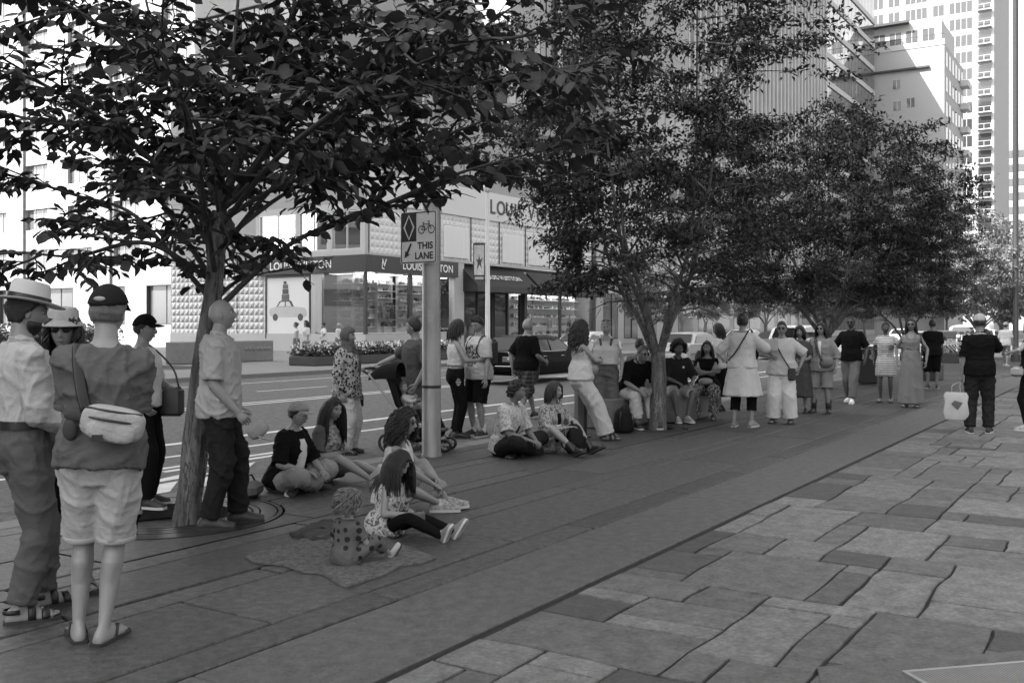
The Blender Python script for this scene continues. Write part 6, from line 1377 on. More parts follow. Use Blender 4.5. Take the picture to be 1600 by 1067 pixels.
p12 = person(540, 884, 48, H=.82, sk=.36, lod=0, child=.9, label='toddler with fair curly hair in a patterned romper sitting on the blanket', pel=(0, 0, .14), lean=6, fl=(.66, .16, .09), fr=(.60, -.32, .09), kl=(.2, .2, 1), kr=(.3, -.6, 1), tl=(.5, .1, 1), tr_=(.4, -.4, 1), ul=(-1, 0, .4), ur=(-1, 0, .4), hl=(.30, .16, .28), hr=(.34, -.14, .28), nl_=(0, 0, -1), nr_=(0, 0, -1), fat=1.08,
             top_=dict(m=cloth('patterned romper', .12, pat='dots', pc=.03, ps=17, var=.2), sleeve=.75, z0=-.12, off=.03, name='romper'), bot=dict(m=cloth('patterned romper', .12), len=1.5, off=.03, name='romper_legs'), shoe='shoe', shoem=mat('knit sock', .4, .9, .2, 30), hair=dict(style='curly', n=330, len=.11, curl=.013, thick=.016, r=.0085, noise=.006, grav=.12), hairv=.16)
# blanket: a rumpled knitted sheet
def blanket(name, quad, m, th, label, seed, nu=70, nv=44, amp=.012):
    q = [Vector((*G(*p), 0)) for p in quad]; v = []; f = []
    for i in range(nv + 1):
        for j in range(nu + 1):
            u_, w_ = j / nu, i / nv; p = (q[0].lerp(q[1], u_)).lerp(q[3].lerp(q[2], u_), w_); n1 = mnoise.noise(Vector((p.x * 3, p.y * 3, seed))); n2 = mnoise.noise(Vector((p.x * 11, p.y * 11, seed + 4))); ed = min(u_, 1 - u_, w_, 1 - w_); e_ = mnoise.noise(Vector((u_ * 3.5, w_ * 3.5, seed + 9))) * .13
            v.append((p.x + e_, p.y + e_ * .6, .006 + th + amp * (abs(n1) * 1.6 + n2 * .5 + .5) * min(1, .35 + ed * 8) + (.004 if (i + j) % 2 else 0)))
    for i in range(nv):
        for j in range(nu): a = i * (nu + 1) + j; f.append((a, a + 1, a + nu + 2, a + nu + 1))
    n = len(v); b = MB(); ring_ = [j for j in range(nu + 1)] + [i * (nu + 1) + nu for i in range(1, nv + 1)] + [nv * (nu + 1) + j for j in range(nu - 1, -1, -1)] + [i * (nu + 1) for i in range(nv - 1, 0, -1)]
    v2 = v + [(v[i][0], v[i][1], .004) for i in ring_]; L = len(ring_); f += [(ring_[k], n + k, n + (k + 1) % L, ring_[(k + 1) % L]) for k in range(L)]; b.add(v2, f); o = b.build(name, m, None, smooth='all'); tag(o, label, 'blanket'); return o
blanket('blanket', [(382, 872), (545, 915), (682, 872), (545, 820)], mat('knitted blanket', .15, .95, 1.0, 110, 1.0, 160), .004, 'speckled grey knitted blanket spread under the girl and the toddler', 2)
blanket('shawl', [(452, 836), (500, 852), (565, 832), (520, 812)], mat('dark patterned shawl', .05, .9, .6, 30, .8, 60), .01, 'dark patterned cloth spread on the blanket behind the toddler', 6, 40, 26, .022)
# --- stroller with its baby and the man pushing it
SPX, SPY = 654, 704
sx0, sy0 = G(SPX, SPY); saz = math.atan2(sy0, sx0) - math.pi / 2 + R(345)
st = empty('stroller', (sx0, sy0, 0), saz); tag(st, 'black stroller with chrome frame behind the sign pole', 'stroller'); m_chr = mat('stroller tube', .35, .3, .1, 5, metal=.8); m_blkp = mat('black plastic', .02, .4)
def stp(name, b, m, par=st): return b.build(name, m, par, smooth='all')
for sd in (1, -1):
    b = MB(); b.tube(smooth_path([(-.62, sd * .22, 1.02), (-.58, sd * .25, .98), (-.35, sd * .25, .7), (-.05, sd * .25, .36), (.08, sd * .25, .18)], 4), .014, 8); stp('push_rail', b, m_chr)
    b = MB(); b.tube([(-.12, sd * .25, .44), (.22, sd * .22, .3), (.36, sd * .14, .12)], .013, 8); stp('front_fork', b, m_chr)
    b = MB(); b.tube([(-.02, sd * .25, .36), (-.3, sd * .27, .14)], .013, 8); stp('rear_leg', b, m_blkp)
    for (x_, r_, nm) in ((-.32, .125, 'rear_wheel'), (.38, .085, 'front_wheel')):
        y_ = sd * (.29 if x_ < 0 else .15); b = MB(); b.tube([(x_ + (r_ - .017) * math.cos(a), y_, r_ + .004 + (r_ - .017) * math.sin(a)) for a in np.linspace(0, 6.283, 25)], .019, 8, False); wh = stp(nm, b, m_blkp)
        b = MB(); b.lathe([(r_ * .28, -.018), (r_ * .28, .018)], (x_, y_, r_ + .004), 12, (0, 1, 0)); [b.tube([(x_, y_, r_), (x_ + (r_ - .02) * math.cos(a), y_, r_ + (r_ - .02) * math.sin(a))], .007, 5) for a in np.linspace(0, 6.283, 7)[:-1]]; stp('hub', b, mat('grey hub', .25, .4), wh)
b = MB(); b.tube(smooth_path([(-.58, .25, .98), (-.66, .22, 1.03), (-.68, 0, 1.04), (-.66, -.22, 1.03), (-.58, -.25, .98)], 5), .019, 8); stp('handlebar', b, m_blkp)
b = MB(); b.loft([[(x_, y_ * w, z_ + (.06 if abs(y_) > .9 else 0)) for y_ in (-1, -.92, -.5, 0, .5, .92, 1)] + [(x_ - .04, y_ * w, z_ - .03) for y_ in (1, .5, 0, -.5, -1)] for x_, w, z_ in ((-.32, .2, .95), (-.24, .21, .72), (-.15, .22, .47), (.02, .22, .42), (.18, .21, .44), (.24, .2, .36), (.32, .17, .2))]); stp('seat', b, cloth('stroller fabric', .015))
b = MB(); rings = []
for i in range(9):
    a = R(-85 + 90 * i / 8); rings.append([(-.22 + .33 * math.sin(a) * 1.0 - .04, .235 * math.cos(t), .88 + .24 * max(.0, math.cos(a * .8)) * max(.05, math.sin(t)) ** .6) for t in np.linspace(0, math.pi, 13)])
b.loft(rings, cap=False, close=False); stp('canopy', b, cloth('stroller fabric', .015)); b = MB(); b.rbox((-.1, 0, .2), (.42, .34, .16), .05); stp('basket', b, cloth('stroller fabric', .015)); b = MB(); b.rbox((.3, 0, .27), (.14, .24, .04), .015); stp('footrest', b, m_blkp)
sw_ = Matrix.Translation((sx0, sy0, 0)) @ Matrix.Rotation(saz, 4, 'Z'); bp = sw_ @ Vector((-.12, 0, .46))
baby = person(0, 0, 345, H=.72, at=(bp.x, bp.y, .44), sk=.36, child=1.0, lod=1, fat=1.15, label='baby in a pale top sitting in the stroller', pel=(0, 0, .14), lean=-18, fl=(.6, .12, .02), fr=(.6, -.12, .02), kl=(0, .2, 1), kr=(0, -.2, 1), hl=(.18, .1, .62), hr=(.3, -.14, .5), el=(0, 1, -.5), er=(0, -1, -.5), top_=dict(m=cream, sleeve=1.7, z0=-.1, off=.02), bot=dict(m=cloth('baby trousers', .2), len=1.8), shoe='shoe', shoem=mat('knit sock', .4, .9), hair=dict(style='short', thick=.006, low=-.05), hairv=.1, head=(-25, -5, 0))
p13 = person(648, 706, 205, z=-.13, H=1.83, sk=.33, lod=1, label='man in a dark grey tee behind the sign pole with one hand on the stroller', hr=(.33, -.42, 1.13), er=(-.2, -1, -.5), hl=(.1, .26, .9), nr_=(.3, 0, -1), curl=(22, 50), top_=dict(m=cloth('dark grey tee', .085), sleeve=.8, z0=-.08, off=.024, loose=.7), bot=dict(m=cloth('grey shorts', .1), len=.95, name='shorts'), shoe='sneaker', shoem=blk_shoe, hair=SH, hairv=.02, head=(-40, 5, 0))
# --- 15, 16 the couple with the phone
p15 = person(712, 684, 12, z=-.13, top=499, sex='f', sk=.33, lod=1, label='woman with tattooed arms in a white crop top and black trousers holding up a phone', hl=(.36, .06, 1.18), hr=(.32, -.12, 1.14), el=(-.3, .7, -.6), er=(-.3, -.7, -.6), nl_=(-.5, -.5, .5), nr_=(-.3, .8, .3), curl=(40, 40), top_=dict(m=white, sleeve=.0, z0=.14, z1=.45, off=.012, name='crop_top'), bot=dict(m=black, len=1.9, off=.016), shoe='shoe', hair=dict(style='bob', n=200, len=.22, thick=.018, r=.009), hairv=.015, head=(0, 14, 0))
for dx, nm in ((0, 'side_patch'),):
    b = MB(); c = p15.T((.0, -.19, -.09))
    for i in range(5): b.box(c + V3(0, -.0, .045 - i * .024), ((.02 + .016 * i if i < 3 else .06 - .018 * (i - 2)) * 1.6, .006, .012)); 
    b.build(nm, mat('printed patch', .5), p15.o)
ph = MB(); c = (p15.hand_l[0] + p15.hand_r[0]) / 2 + V3(.06, .02, .03); ph.rbox(c, (.012, .075, .15), .005); prop(p15, 'phone', ph, m_black, 'dark phone held up by the woman with tattooed arms', 'phone', True)
p16 = person(748, 681, 222, z=-.13, top=494, sk=.33, lod=1, label='man with glasses in a printed white tee and black shorts beside the phone woman', hl=(.10, .27, .84), hr=(.16, -.2, .96), top_=dict(m=cloth('printed white tee', .5, pat='print', pc=.08, ps=1.25), sleeve=.85, z0=-.1, off=.026, loose=.7), bot=dict(m=black, len=.95, off=.035, name='shorts'), shoe='sneaker', shoem=blk_shoe, hair=dict(style='short', thick=.017, low=-.06, noise=.006), hairv=.02, glasses=dict(), head=(8, 22, 0))
b = MB(); T = p16.T; bpk = pempty(p16, 'backpack', 'dark backpack worn by the man in the printed white tee', 'backpack')
for sd in (1, -1): b = MB(); strap(p16, b, [T((-.1, sd * .11, .46)), T((.0, sd * .115, .535)), T((.10, sd * .115, .45)), T((.15, sd * .12, .3)), T((.05, sd * .19, .12))], .022, .2, (0, 1, 0)); b.build('strap', dgrey, bpk, smooth='all')
b = MB(); b.rbox(T((-.23, 0, .28)), (.16, .28, .42), .05); b.build('pack', dgrey, bpk, smooth=True)
b = MB()
for i in range(4): b.box((0, 0, 0), (.001, .001, .001))
for P_ in (p16,):
    for sd in (1, -1): b2 = MB(); capsule(b2, P_.ank[sd] + V3(0, 0, -.01), P_.ank[sd] + V3(0, 0, .09), [(0, .046), (1, .044)]); b2.build('sock', white, P_.o, smooth='all')
# --- 17 man walking past in plaid shorts
p17 = person(822, 657, 48, z=-.13, top=498, sk=.33, lod=1, label='grey-haired man in a black tee and plaid shorts walking past the black car', fl=(.30, .08, .09), fr=(-.30, -.08, .13), tr_=(.9, 0, -.5), ur=(.5, 0, .85), hr=(.22, -.24, 1.02), er=(-.9, -.3, 0), hl=(-.05, .27, .88), lean=3, top_=dict(m=black, sleeve=.9, z0=-.06, off=.028, loose=.7), bot=dict(m=cloth('plaid shorts', .12, pat='plaid', pc=.03, ps=14), len=1.02, off=.035, name='shorts'), shoe='sneaker', shoem=blk_shoe, hair=dict(style='short', thick=.014, low=-.06), hairv=.3, glasses=dict(dark=True, up=True))
# --- 18, 19 the couple on the paving
XL2 = dict(XL); p18 = person(788, 711, 325, H=1.76, sk=.2, lod=1, label='man with short dark hair in a patterned pale shirt sitting cross-legged on the paving', **XL2, lean=14, hl=(.42, .06, .20), hr=(.42, -.1, .22), nl_=(0, 0, -1), nr_=(0, .3, -1), curl=(40, 40), top_=dict(m=cloth('patterned shirt', .5, pat='floral', pc=.26, ps=34, var=.05), sleeve=.9, z0=-.08, off=.026, collar=True, sl=.02), bot=dict(m=denim, len=1.92, off=.022), shoe='shoe', hair=dict(style='afro', vol=.018, ball=.018, balls=180, thick=.018), hairv=.012, head=(18, 0, 0))
b = MB(); strap(p18, b, [p18.T((-.02, .1, .535)), p18.T((.11, .06, .42)), p18.T((.16, -.02, .25)), p18.T((.12, -.13, .06))], .018, .15, (0, 1, 0)); b.build('strap', m_black, p18.o, smooth='all')
p19 = person(856, 705, 318, H=1.68, sex='f', sk=.32, lod=1, label='woman with glasses in an open patterned shirt and black boots sitting on the paving', pel=(0, 0, .115), lean=8, fl=(.56, .20, .08), fr=(.60, -.16, .08), kl=(0, .3, 1), kr=(0, -.5, 1), tl=(1, .2, .5), tr_=(1, -.3, .4), ul=(-.5, 0, 1), ur=(-.4, 0, 1), hl=(.34, .16, .36), hr=(.36, -.02, .34), nl_=(0, 0, -1), nr_=(0, 0, -1), top_=dict(m=cloth('open shirt', .36, pat='floral', pc=.1, ps=30), sleeve=1.7, z0=-.08, off=.028, sl=.02, collar=True), bot=dict(m=cloth('pale shorts', .40), len=.7, name='shorts'), shoe='boot', hair=dict(style='bob', n=160, len=.2, thick=.018, r=.009), hairv=.02, glasses=dict(), head=(14, 2, 0))
b = MB(); b.loft([sect(p19.Mt, p19.Pv, (.035 * p19.k, 0, a * p19.k), w * p19.k, d_ * p19.k) for a, w, d_ in ((.05, .05, .142), (.2, .045, .14), (.34, .05, .15), (.42, .05, .125))]); b.build('undershirt', black, p19.o, smooth='all')
def backpack(px, py, rz, sc, label, m=None):
    x_, y_ = G(px, py); e = empty('backpack', (x_, y_, 0), rz); e.scale = (sc,) * 3; tag(e, label, 'backpack'); m = m or cloth('backpack fabric', .02, bump=.5, bscale=80)
    b = MB(); b.loft([[(x, y, z) for x, y in ((-.13 * w, -.09 * d_), (-.15 * w, 0), (-.12 * w, .08 * d_), (0, .1 * d_), (.12 * w, .08 * d_), (.15 * w, 0), (.13 * w, -.09 * d_), (0, -.12 * d_))] for z, w, d_ in ((.005, .85, .85), (.05, 1.05, 1.1), (.18, 1.0, 1.05), (.3, .9, .9), (.36, .65, .6), (.385, .3, .3))]); b.build('pack', m, e, smooth='all')
    b = MB(); b.rbox((0, -.115, .14), (.2, .07, .17), .03); b.build('front_pocket', m, e, smooth=True)
    b = MB(); b.tube([(-.04, .02, .37), (-.03, .03, .42), (.03, .03, .42), (.04, .02, .37)], .009, 6); b.build('handle', m_black, e, smooth='all')
    for sd in (1, -1): b = MB(); b.tube(smooth_path([(.07 * sd, .09, .33), (.11 * sd, .15, .26), (.12 * sd, .13, .1), (.13 * sd, .08, .03)], 4), .018, 6, True, .4); b.build('strap', m_black, e, smooth='all')
backpack(897, 708, .8, .95, 'black backpack lying in front of the woman with boots')
# --- 20 woman leaning on the steel post, 21 blonde in overalls
p20 = person(934, 687, 15, H=1.72, sex='f', sk=.33, lod=1, label='woman with wavy dark hair in a pale jumpsuit leaning on the steel post', pel=(-.24, 0, .87), lean=-2, fl=(.14, .08, .08), fr=(.10, -.1, .08), hl=(.0, -.1, 1.12), hr=(.04, .08, 1.08), el=(.35, .8, -.5), er=(.35, -.8, -.5), nl_=(-1, 0, 0), nr_=(-1, 0, 0), top_=dict(m=cloth('pale jumpsuit', .5), sleeve=0, z0=-.02, z1=.47, off=.014, name='jumpsuit_top'), bot=dict(m=cloth('pale jumpsuit', .5), len=1.93, off=.035, flare=.035, z1=.16, wr=.01), shoe='sandal', hair=dict(style='curly', n=330, len=.36, curl=.016, thick=.02, r=.009, grav=.38), hairv=.02, head=(15, 5, 0))
b = MB(); b.sph(p20.T((.17, -.03, .12)), .13, 14, 9, (.55, 1.1, .8)); prop(p20, 'shoulder_bag', b, cloth('grey suede', .22), 'soft grey shoulder bag held under the folded arms of the leaning woman', 'bag')
p21 = person(947, 668, 268, top=500, sex='f', sk=.45, lod=1, label='blonde woman in grey overalls and a white top with sunglasses on her head', hl=(.05, .25, .88), hr=(.05, -.25, .88), top_=dict(m=white, sleeve=.12, z0=.1, z1=.48, off=.01), bot=dict(m=cloth('grey overalls', .12), len=1.93, off=.035, flare=.02, z1=.34, wr=.01, name='overalls'), shoe='sneaker', shoem=canvas, hair=dict(style='bun', bun=(-.1, 0, .04), thick=.01), hairv=.35, glasses=dict(dark=True, up=True), head=(0, 2, 0))
b = MB()
for sd in (1, -1): strap(p21, b, [p21.T((.125, sd * .07, .34)), p21.T((.10, sd * .085, .46)), p21.T((.0, sd * .1, .525)), p21.T((-.1, sd * .08, .42))], .018, .25, (0, 1, 0))
b.build('overall_straps', cloth('grey overalls', .12), p21.o, smooth='all')
# --- 22-25 on the granite bench
DB = 16.6
def at_px(px, dep, z): x_, y_, _ = W(px, 507, dep); return (x_, y_, z)
SEAT = dict(pel=(0, 0, .57), fl=(.44, .12, .08), fr=(.40, -.12, .08), kl=(1, .15, .6), kr=(1, -.15, .6))
p22 = person(985, 680, 300, H=1.76, at=at_px(985, 15.75, 0), sk=.28, lod=1, label='man in sunglasses, black polo and pale trousers leaning forward on the granite bench', pel=(0, 0, .57), lean=32, fl=(.52, .10, .08), fr=(.44, -.14, .08), kl=(1, .1, .6), kr=(1, -.2, .6), hl=(.52, .06, .60), hr=(.50, -.12, .58), el=(-.2, .8, -.6), er=(-.2, -.8, -.6), nl_=(0, -.5, -.6), nr_=(0, .5, -.6), top_=dict(m=black, sleeve=.92, z0=-.06, off=.024, collar=True, sl=.016), bot=dict(m=cream, len=1.8, off=.03, wr=.012), shoe='sneaker', shoem=blk_shoe, hair=dict(style='short', thick=.007, low=-.04), hairv=.12, glasses=dict(dark=True), head=(10, 6, 0))
backpack(974, 676, 2.4, .95, 'black backpack on the ground beside the man in the black polo')
p23 = person(1003, 660, 95, at=at_px(1000, 17.2, 0), H=1.72, sk=.3, lod=2, label='person in a grey tee with a cup, seated on the bench with back turned', **SEAT, lean=6, hr=(.25, -.3, .9), hl=(.3, .1, .8), top_=dict(m=cloth('grey tee light', .26), sleeve=.8, off=.022), bot=dict(m=dgrey, len=1.8), shoe='sneaker', hair=SHORT, hairv=.03, glasses=dict(dark=True, up=True))
b = MB(); h0 = p23.hand_r[0]; b.lathe([(.034, -.05), (.043, .06), (.045, .062), (.045, .07), (.03, .075)], h0 + V3(.03, 0, .03), 14); prop(p23, 'coffee_cup', b, mat('paper cup', .6), 'white paper cup held by the person in the grey tee on the bench', 'cup', True)
p24 = person(1056, 655, 290, at=at_px(1056, 16.5, 0), H=1.68, sk=.14, lod=1, label='boy with a curly afro in a dark shirt and shorts sitting on the granite bench', pel=(0, 0, .57), lean=10, fl=(.42, .05, .10), fr=(.42, -.12, .10), kl=(1, .3, .5), kr=(1, -.3, .5), hl=(.40, .14, .70), hr=(.40, -.14, .70), nl_=(0, 0, -1), nr_=(0, 0, -1), top_=dict(m=cloth('dark shirt', .022), sleeve=.95, z0=-.06, off=.026, collar=True, sl=.02), bot=dict(m=lgrey, len=.92, name='shorts', off=.025), shoe='sneaker', shoem=lt_shoe, hair=dict(style='afro', vol=.055, ball=.024, balls=330, thick=.02), hairv=.01, head=(-12, 0, 0))
b = MB(); b.sph(p24.T((.145, .06, .40)), .02, 10, 5, (.3, 1, 1)); b.build('badge', white, p24.o, smooth='all')
p25 = person(1102, 660, 262, at=at_px(1105, 17.1, 0), H=1.66, sex='f', sk=.28, lod=1, label='woman with long dark hair in a black top and speckled trousers on the bench end', pel=(0, 0, .57), lean=0, fl=(.40, .16, .08), fr=(.36, -.12, .08), kl=(1, .3, .6), kr=(1, -.3, .6), hl=(.20, -.12, .86), hr=(.22, .12, .84), el=(-.1, 1, -.3), er=(-.1, -1, -.3), nl_=(-1, 0, 0), nr_=(-1, 0, 0), top_=dict(m=black, sleeve=.1, z1=.5, off=.014), bot=dict(m=cloth('speckled trousers', .018, pat='floral', pc=.42, ps=46), len=1.85, off=.04), shoe='sandal', hair=dict(style='long', n=160, len=.36, thick=.012, back=.5), hairv=.015)
b = MB(); b.sph(p25.T((.2, .0, .1)), .1, 12, 8, (.5, 1.2, .6)); prop(p25, 'clutch_bag', b, lgrey, 'small pale clutch bag in the lap of the woman in speckled trousers', 'bag')
# --- standing group on the right
p26 = person(1124, 642, 160, H=1.62, sex='f', sk=.3, lod=1, label='woman in a loose white shirt and dark skirt facing the street behind the bench', hr=(.22, -.1, 1.2), hl=(.0, .24, .9), top_=dict(m=white, sleeve=1.5, z0=-.1, off=.035, loose=.6, sl=.02), skirt=dict(m=black, hem=.3, w=.22), shoe='shoe', hair=dict(style='long', n=150, len=.26, thick=.018, back=.6), hairv=.02)
p27 = person(1160, 667, 74, top=490, sex='f', sk=.3, lod=1, fat=1.12, label='woman seen from behind in a long white tunic with a crossbody strap and black leggings', hr=(.40, -.22, 1.22), er=(-.3, -.8, -.5), hl=(.10, .27, .98), el=(-.6, .7, 0), nr_=(0, .5, .5), curl=(22, 45), top_=dict(m=cloth('white tunic', .56), sleeve=1.75, z0=-.02, off=.03, loose=.7, sl=.02), skirt=dict(m=cloth('white tunic', .56), hem=.48, w=.30, z1=.16, pleat=.07, np=7), bot=dict(m=black, len=1.55, off=.016, wr=.002, name='leggings'), shoe='sneaker', shoem=grey_shoe, hair=dict(style='bun', bun=(-.115, 0, .05), thick=.016, low=-.06), hairv=.015, fl=(0, .13, .08), fr=(.04, -.13, .08))
b = MB(); T = p27.T; strap(p27, b, [T((.14, -.14, .46)), T((.0, -.12, .575)), T((-.165, -.06, .42)), T((-.195, .06, .22)), T((-.19, .17, .1))], .016, .2, (0, 1, 0)); b.build('strap', m_black, p27.o, smooth='all')
lf = MB(); h0 = p27.hand_r[0]; lf.box(h0 + V3(.06, .03, .05), (.004, .26, .17), R(8)); lf.box(h0 + V3(.10, -.13, .045), (.004, .2, .18), R(-14)); prop(p27, 'leaflet', lf, mat('paper', .5, .8, .08, 6), 'unfolded paper leaflet held out by the woman in the white tunic', 'leaflet', False)
p28 = person(1222, 661, 262, top=502, sex='f', sk=.26, lod=1, fat=1.25, label='woman in a pale tee and wide white trousers with a crossbody bag beside the leaflet', hl=(.06, .31, .98), el=(-.6, .9, 0), hr=(.24, -.16, 1.14), er=(-.3, -.9, -.3), top_=dict(m=cloth('pale tee', .5), sleeve=.95, z0=-.10, off=.03, loose=.8, sl=.02), bot=dict(m=white, len=1.9, off=.035, flare=.035, wr=.006), shoe='sandal', hair=dict(style='short', thick=.012, low=-.06), hairv=.02, fl=(0, .14, .08), fr=(0, -.14, .08), glasses=dict(dark=True))
b = MB(); T = p28.T; cb8 = pempty(p28, 'crossbody_bag', 'slim grey crossbody bag of the woman in wide white trousers', 'bag'); strap(p28, b, [T((-.05, -.14, .565)), T((.13, -.11, .49)), T((.235, .02, .25)), T((.21, .17, .0))], .012, .25, (0, 1, 0)); b.build('strap', dgrey, cb8, smooth='all'); b = MB(); b.rbox(T((.21, .19, -.08)), (.05, .12, .2), .02); b.build('pouch', dgrey, cb8, smooth=True)
p29 = person(1250, 645, 258, top=509, sex='f', sk=.26, lod=2, label='woman with a dark bob in a dark dress behind the women with the leaflet', hl=(.22, .05, 1.05), hr=(.22, -.05, 1.02), top_=dict(m=cloth('dark dress', .07), sleeve=.8, z0=-.02, off=.02), skirt=dict(m=cloth('dark dress', .07), hem=.32, w=.27), shoe='shoe', hair=dict(style='bob', n=200, len=.2, thick=.022, r=.01), hairv=.012)
p30 = person(1283, 645, 258, top=504, sex='f', sk=.3, lod=1, fat=1.15, label='woman in sunglasses, grey overshirt and shorts with a crossbody bag and dark socks', hl=(.08, .3, .9), hr=(.08, -.3, .9), top_=dict(m=cloth('grey overshirt', .24), sleeve=1.35, z0=-.12, off=.035, loose=.8, collar=True, sl=.02), bot=dict(m=cloth('grey bermuda', .22), len=.98, off=.04, name='shorts'), shoe='boot', hair=dict(style='long', n=150, len=.3, thick=.018, back=.2), hairv=.012, glasses=dict(dark=True), head=(-8, 0, 0), fl=(0, .14, .08), fr=(0, -.14, .08))
b = MB(); T = p30.T; b.loft([sect(p30.Mt, p30.Pv, (.04 * p30.k, 0, a * p30.k), w * p30.k, d_ * p30.k) for a, w, d_ in ((-.06, .05, .175), (.2, .05, .168), (.38, .055, .165), (.46, .04, .125))]); b.build('undershirt', white, p30.o, smooth='all')
cb9 = pempty(p30, 'crossbody_bag', 'grey crossbody bag on a broad black strap of the woman in the overshirt', 'bag'); b = MB(); strap(p30, b, [T((-.05, -.12, .57)), T((.14, -.08, .5)), T((.235, .0, .25)), T((.24, .06, .1))], .024, .2, (0, 1, 0)); b.build('strap', m_black, cb9, smooth='all'); b = MB(); b.sph(T((.2, .14, .04)), .11, 14, 9, (.45, 1.15, .75)); b.build('pouch', mgrey, cb9, smooth='all')
for sd in (1, -1): b2 = MB(); capsule(b2, p30.ank[sd], p30.ank[sd] + V3(0, 0, .15), [(0, .05), (1, .055)]); b2.build('sock', dgrey, p30.o, smooth='all')
p31 = person(1330, 630, 255, top=494, sk=.08, lod=1, label='man in sunglasses, black polo, grey trousers and white trainers walking', hl=(.02, .28, .88), hr=(.16, -.27, .98), fl=(.2, .07, .09), fr=(-.16, -.07, .1), top_=dict(m=black, sleeve=.92, z0=-.08, off=.022, collar=True), bot=dict(m=cloth('grey chinos', .14), len=1.88, off=.02), shoe='sneaker', shoem=mat('white trainer', .75), hair=dict(style='short', thick=.007, low=-.05), hairv=.01, glasses=dict(dark=True))
p32 = person(1384, 629, 262, top=503, sex='f', sk=.07, lod=1, label='woman in a pale striped mini dress walking beside the woman in the long dress', hl=(.14, .2, 1.2), el=(-.3, .8, -.6), hr=(.02, -.25, .9), top_=dict(m=cloth('striped dress', .55, pat='stripes', pc=.2, ps=22), sleeve=.45, z0=-.05, off=.022, loose=.6, collar=True), skirt=dict(m=cloth('striped dress', .55, pat='stripes', pc=.2, ps=22), hem=.58, w=.215, z1=.1), shoe='flipflop', shoem=white, hair=dict(style='bun', bun=(-.1, 0, .03), thick=.01), hairv=.01, head=(20, 5, 0))
p33 = person(1424, 636, 262, top=497, sex='f', sk=.22, lod=1, label='woman in sunglasses and a long grey slip dress with a shoulder bag', hl=(.06, .28, .9), hr=(.0, -.27, .92), top_=dict(m=cloth('grey slip dress', .17), sleeve=0, z0=-.02, z1=.43, off=.012, loose=.2), skirt=dict(m=cloth('grey slip dress', .17), hem=.07, w=.235, z1=.2, pleat=.09, np=8), shoe='flipflop', hair=dict(style='long', n=120, len=.3, thick=.014, back=.6), hairv=.015, glasses=dict(dark=True))
b = MB()
for sd in (1, -1): b.tube([p33.T((.12, sd * .075, .42)), p33.T((.05, sd * .085, .51)), p33.T((-.05, sd * .085, .51)), p33.T((-.1, sd * .08, .42))], .006, 5)
b.build('shoulder_straps', cloth('grey slip dress', .17), p33.o, smooth='all')
b = MB(); sb = pempty(p33, 'shoulder_bag', 'black shoulder bag under the arm of the woman in the long dress', 'bag'); b.rbox(p33.T((-.02, .23, .22)), (.24, .08, .15), .03); b.build('pouch', m_black, sb, smooth=True); b = MB(); b.tube(smooth_path([p33.T((.08, .22, .28)), p33.T((.03, .17, .5)), p33.T((-.05, .17, .5)), p33.T((-.1, .22, .28))], 4), .009, 6); b.build('strap', m_black, sb, smooth='all')
p34 = person(1457, 607, 98, top=499, sk=.15, lod=2, label='man seen from behind in black tee and shorts by the low dark planter', top_=dict(m=black, sleeve=.9, z0=-.1, off=.03, loose=.8), bot=dict(m=black, len=1.0, off=.035, name='shorts'), shoe='sneaker', shoem=blk_shoe, hair=SHORT, hairv=.01)
p35 = person(1531, 676, 92, top=491, sk=.24, lod=1, label='man seen from behind in pale cap and black polo carrying a paper bag', hr=(.15, -.13, 1.44), er=(.35, -.6, -1), nr_=(-.5, .5, .3), hl=(.0, .25, .84), curl=(55, 30), fl=(-.05, .13, .08), fr=(.05, -.12, .08), top_=dict(m=black, sleeve=.9, z0=-.08, off=.026, loose=.7, collar=True), bot=dict(m=denim, len=1.95, off=.022, wr=.011), shoe='sneaker', shoem=dgrey, hair=SHORT, hairv=.02, hat=dict(kind='cap', m=cloth('pale cap', .36)), head=(-15, 0, 0))
pb = pempty(p35, 'paper_bag', 'pale printed paper carrier bag hanging from the hand of the man in the cap', 'bag'); h0 = p35.hand_l[0]; c = h0 + V3(-.02, .06, -.36); mpb = mat('paper carrier', .42, .7, .2, 5, .3, 14)
b = MB(); b.loft([[c + V3(x * (w + q * .006), y * (w2 + q * .01), z_) for x, y in ((-1, -1), (-.3, -1.05), (.4, -.96), (1, -1), (1, 1), (.3, 1.06), (-.4, .95), (-1, 1))] for z_, w, w2, q in ((-.2, .055, .15, 0), (-.1, .07, .165, 1), (.05, .065, .16, -1), (.14, .05, .155, 1), (.2, .035, .15, -1))]); b.build('sack', mpb, pb, smooth=True)
for sx_ in (-.03, .03): b = MB(); b.tube(smooth_path([c + V3(sx_, -.06, .2), c + V3(sx_ * .4, -.05, .3), h0 + V3(0, 0, -.01), c + V3(sx_ * .4, .05, .3), c + V3(sx_, .06, .2)], 4), .005, 5); b.build('handle', mpb, pb, smooth='all')
b = MB(); b.add([c + V3(-.079, -.07 + .05, -.06), c + V3(-.079, .07, .03), c + V3(-.079, .02, .08), c + V3(-.079, -.09, .05)], [(0, 1, 2, 3)]); b.build('printed_mark', mat('bag print', .1), pb)
p36 = person(1612, 673, 150, H=1.68, sex='f', sk=.36, lod=2, label='person in black trousers with a bent bare arm and small bag beside the flagstones', hl=(.2, .3, 1.22), el=(-.2, 1, -.4), hr=(.25, -.2, 1.25), top_=dict(m=black, sleeve=.1, z0=.05, off=.012), bot=dict(m=black, len=1.95), shoe='sneaker', shoem=lt_shoe, hair=dict(style='long', n=80, len=.25), hairv=.02)
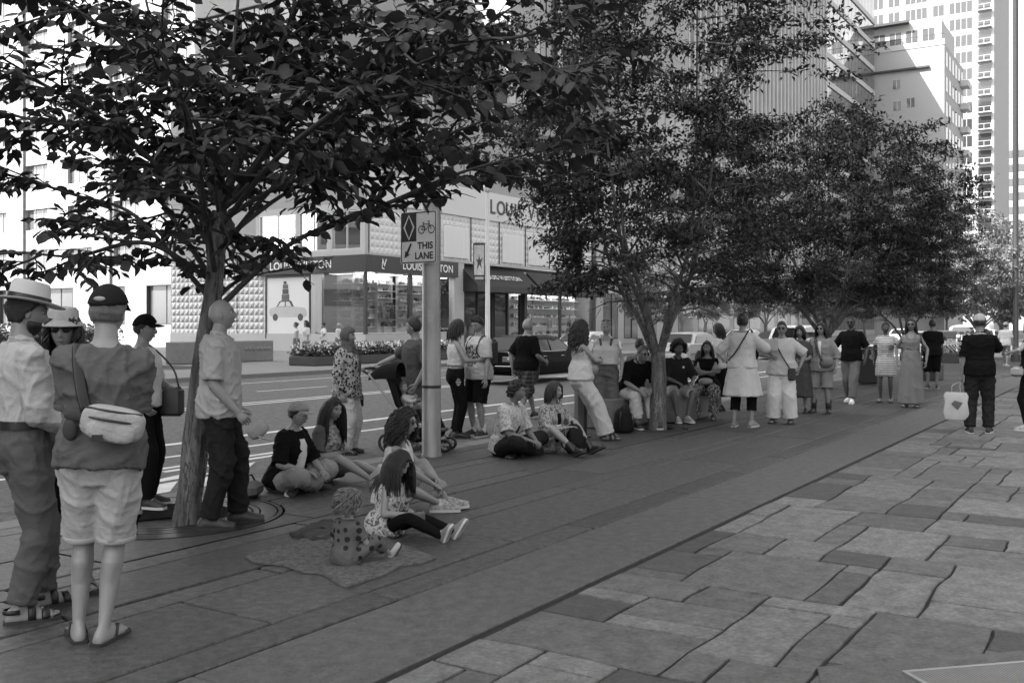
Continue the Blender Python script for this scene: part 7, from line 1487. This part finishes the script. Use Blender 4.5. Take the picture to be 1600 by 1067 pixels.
b = MB(); c = p36.T((.1, .24, .0)); b.rbox(c, (.2, .1, .16), .04); prop(p36, 'handbag', b, lgrey, 'small pale handbag of the person in black trousers', 'bag', True)
p37 = person(1571, 573, 80, H=1.68, sk=.28, lod=2, label='person in a white tee and shorts walking on the sunlit sidewalk ahead', top_=dict(m=white, sleeve=.85, off=.025, loose=.7), bot=dict(m=mgrey, len=1.0, name='shorts'), shoe='sneaker', shoem=lt_shoe, hair=SHORT, hairv=.02, fl=(.2, .08, .09), fr=(-.2, -.08, .1), hat=dict(kind='cap', m=cloth('pale cap', .36)))
# --- far sidewalk
WK = dict(fl=(.22, .08, .09), fr=(-.22, -.08, .11))
person(463, 566, 190, H=1.70, sex='f', sk=.33, lod=2, label='woman in a white top and grey trousers walking past the car poster', top_=dict(m=white, sleeve=.2, z0=.14, off=.012), bot=dict(m=mgrey, len=1.9, off=.03), shoe='sneaker', shoem=lt_shoe, hair=dict(style='bun', bun=(-.1, 0, .05)), hairv=.02, glasses=dict(dark=True), **WK)
person(479, 565, 200, H=1.78, sex='f', sk=.3, lod=2, label='long-haired person in a white tee and black shorts walking past the car poster', top_=dict(m=white, sleeve=.9, off=.03, loose=.8), bot=dict(m=black, len=.9, name='shorts'), shoe='sneaker', shoem=lt_shoe, hair=dict(style='long', n=100, len=.3), hairv=.02, **WK)
pq = person(506, 558, 175, H=1.70, sex='f', sk=.28, lod=2, label='woman in white looking at a phone before the shop window', hr=(.3, -.1, 1.2), hl=(.1, .22, 1.0), top_=dict(m=white, sleeve=.9, off=.025, loose=.7), bot=dict(m=black, len=1.9), shoe='shoe', hair=dict(style='bun', bun=(-.1, 0, .06), thick=.018), hairv=.015, head=(0, 20, 0))
b = MB(); b.rbox(pq.hand_r[0] + V3(.03, 0, .04), (.012, .07, .14), .004); prop(pq, 'phone', b, m_black, 'phone in the hand of the woman in white by the shop window', 'phone', True)
person(529, 557, 30, H=1.68, sex='f', sk=.35, lod=2, label='fair-haired person in a pale shirt and grey skirt at the shop window', top_=dict(m=cream, sleeve=.9, off=.025, loose=.7), skirt=dict(m=mgrey, hem=.5, w=.22), shoe='shoe', hair=dict(style='long', n=60, len=.2), hairv=.3)
person(888, 556, 185, H=1.75, sk=.2, lod=2, label='dark-haired person on the far sidewalk by the shop entrance', top_=dict(m=dgrey, sleeve=.9), bot=dict(m=black, len=1.9), shoe='shoe', hair=dict(style='bob', n=60, len=.2), hairv=.012)
flush_queue()
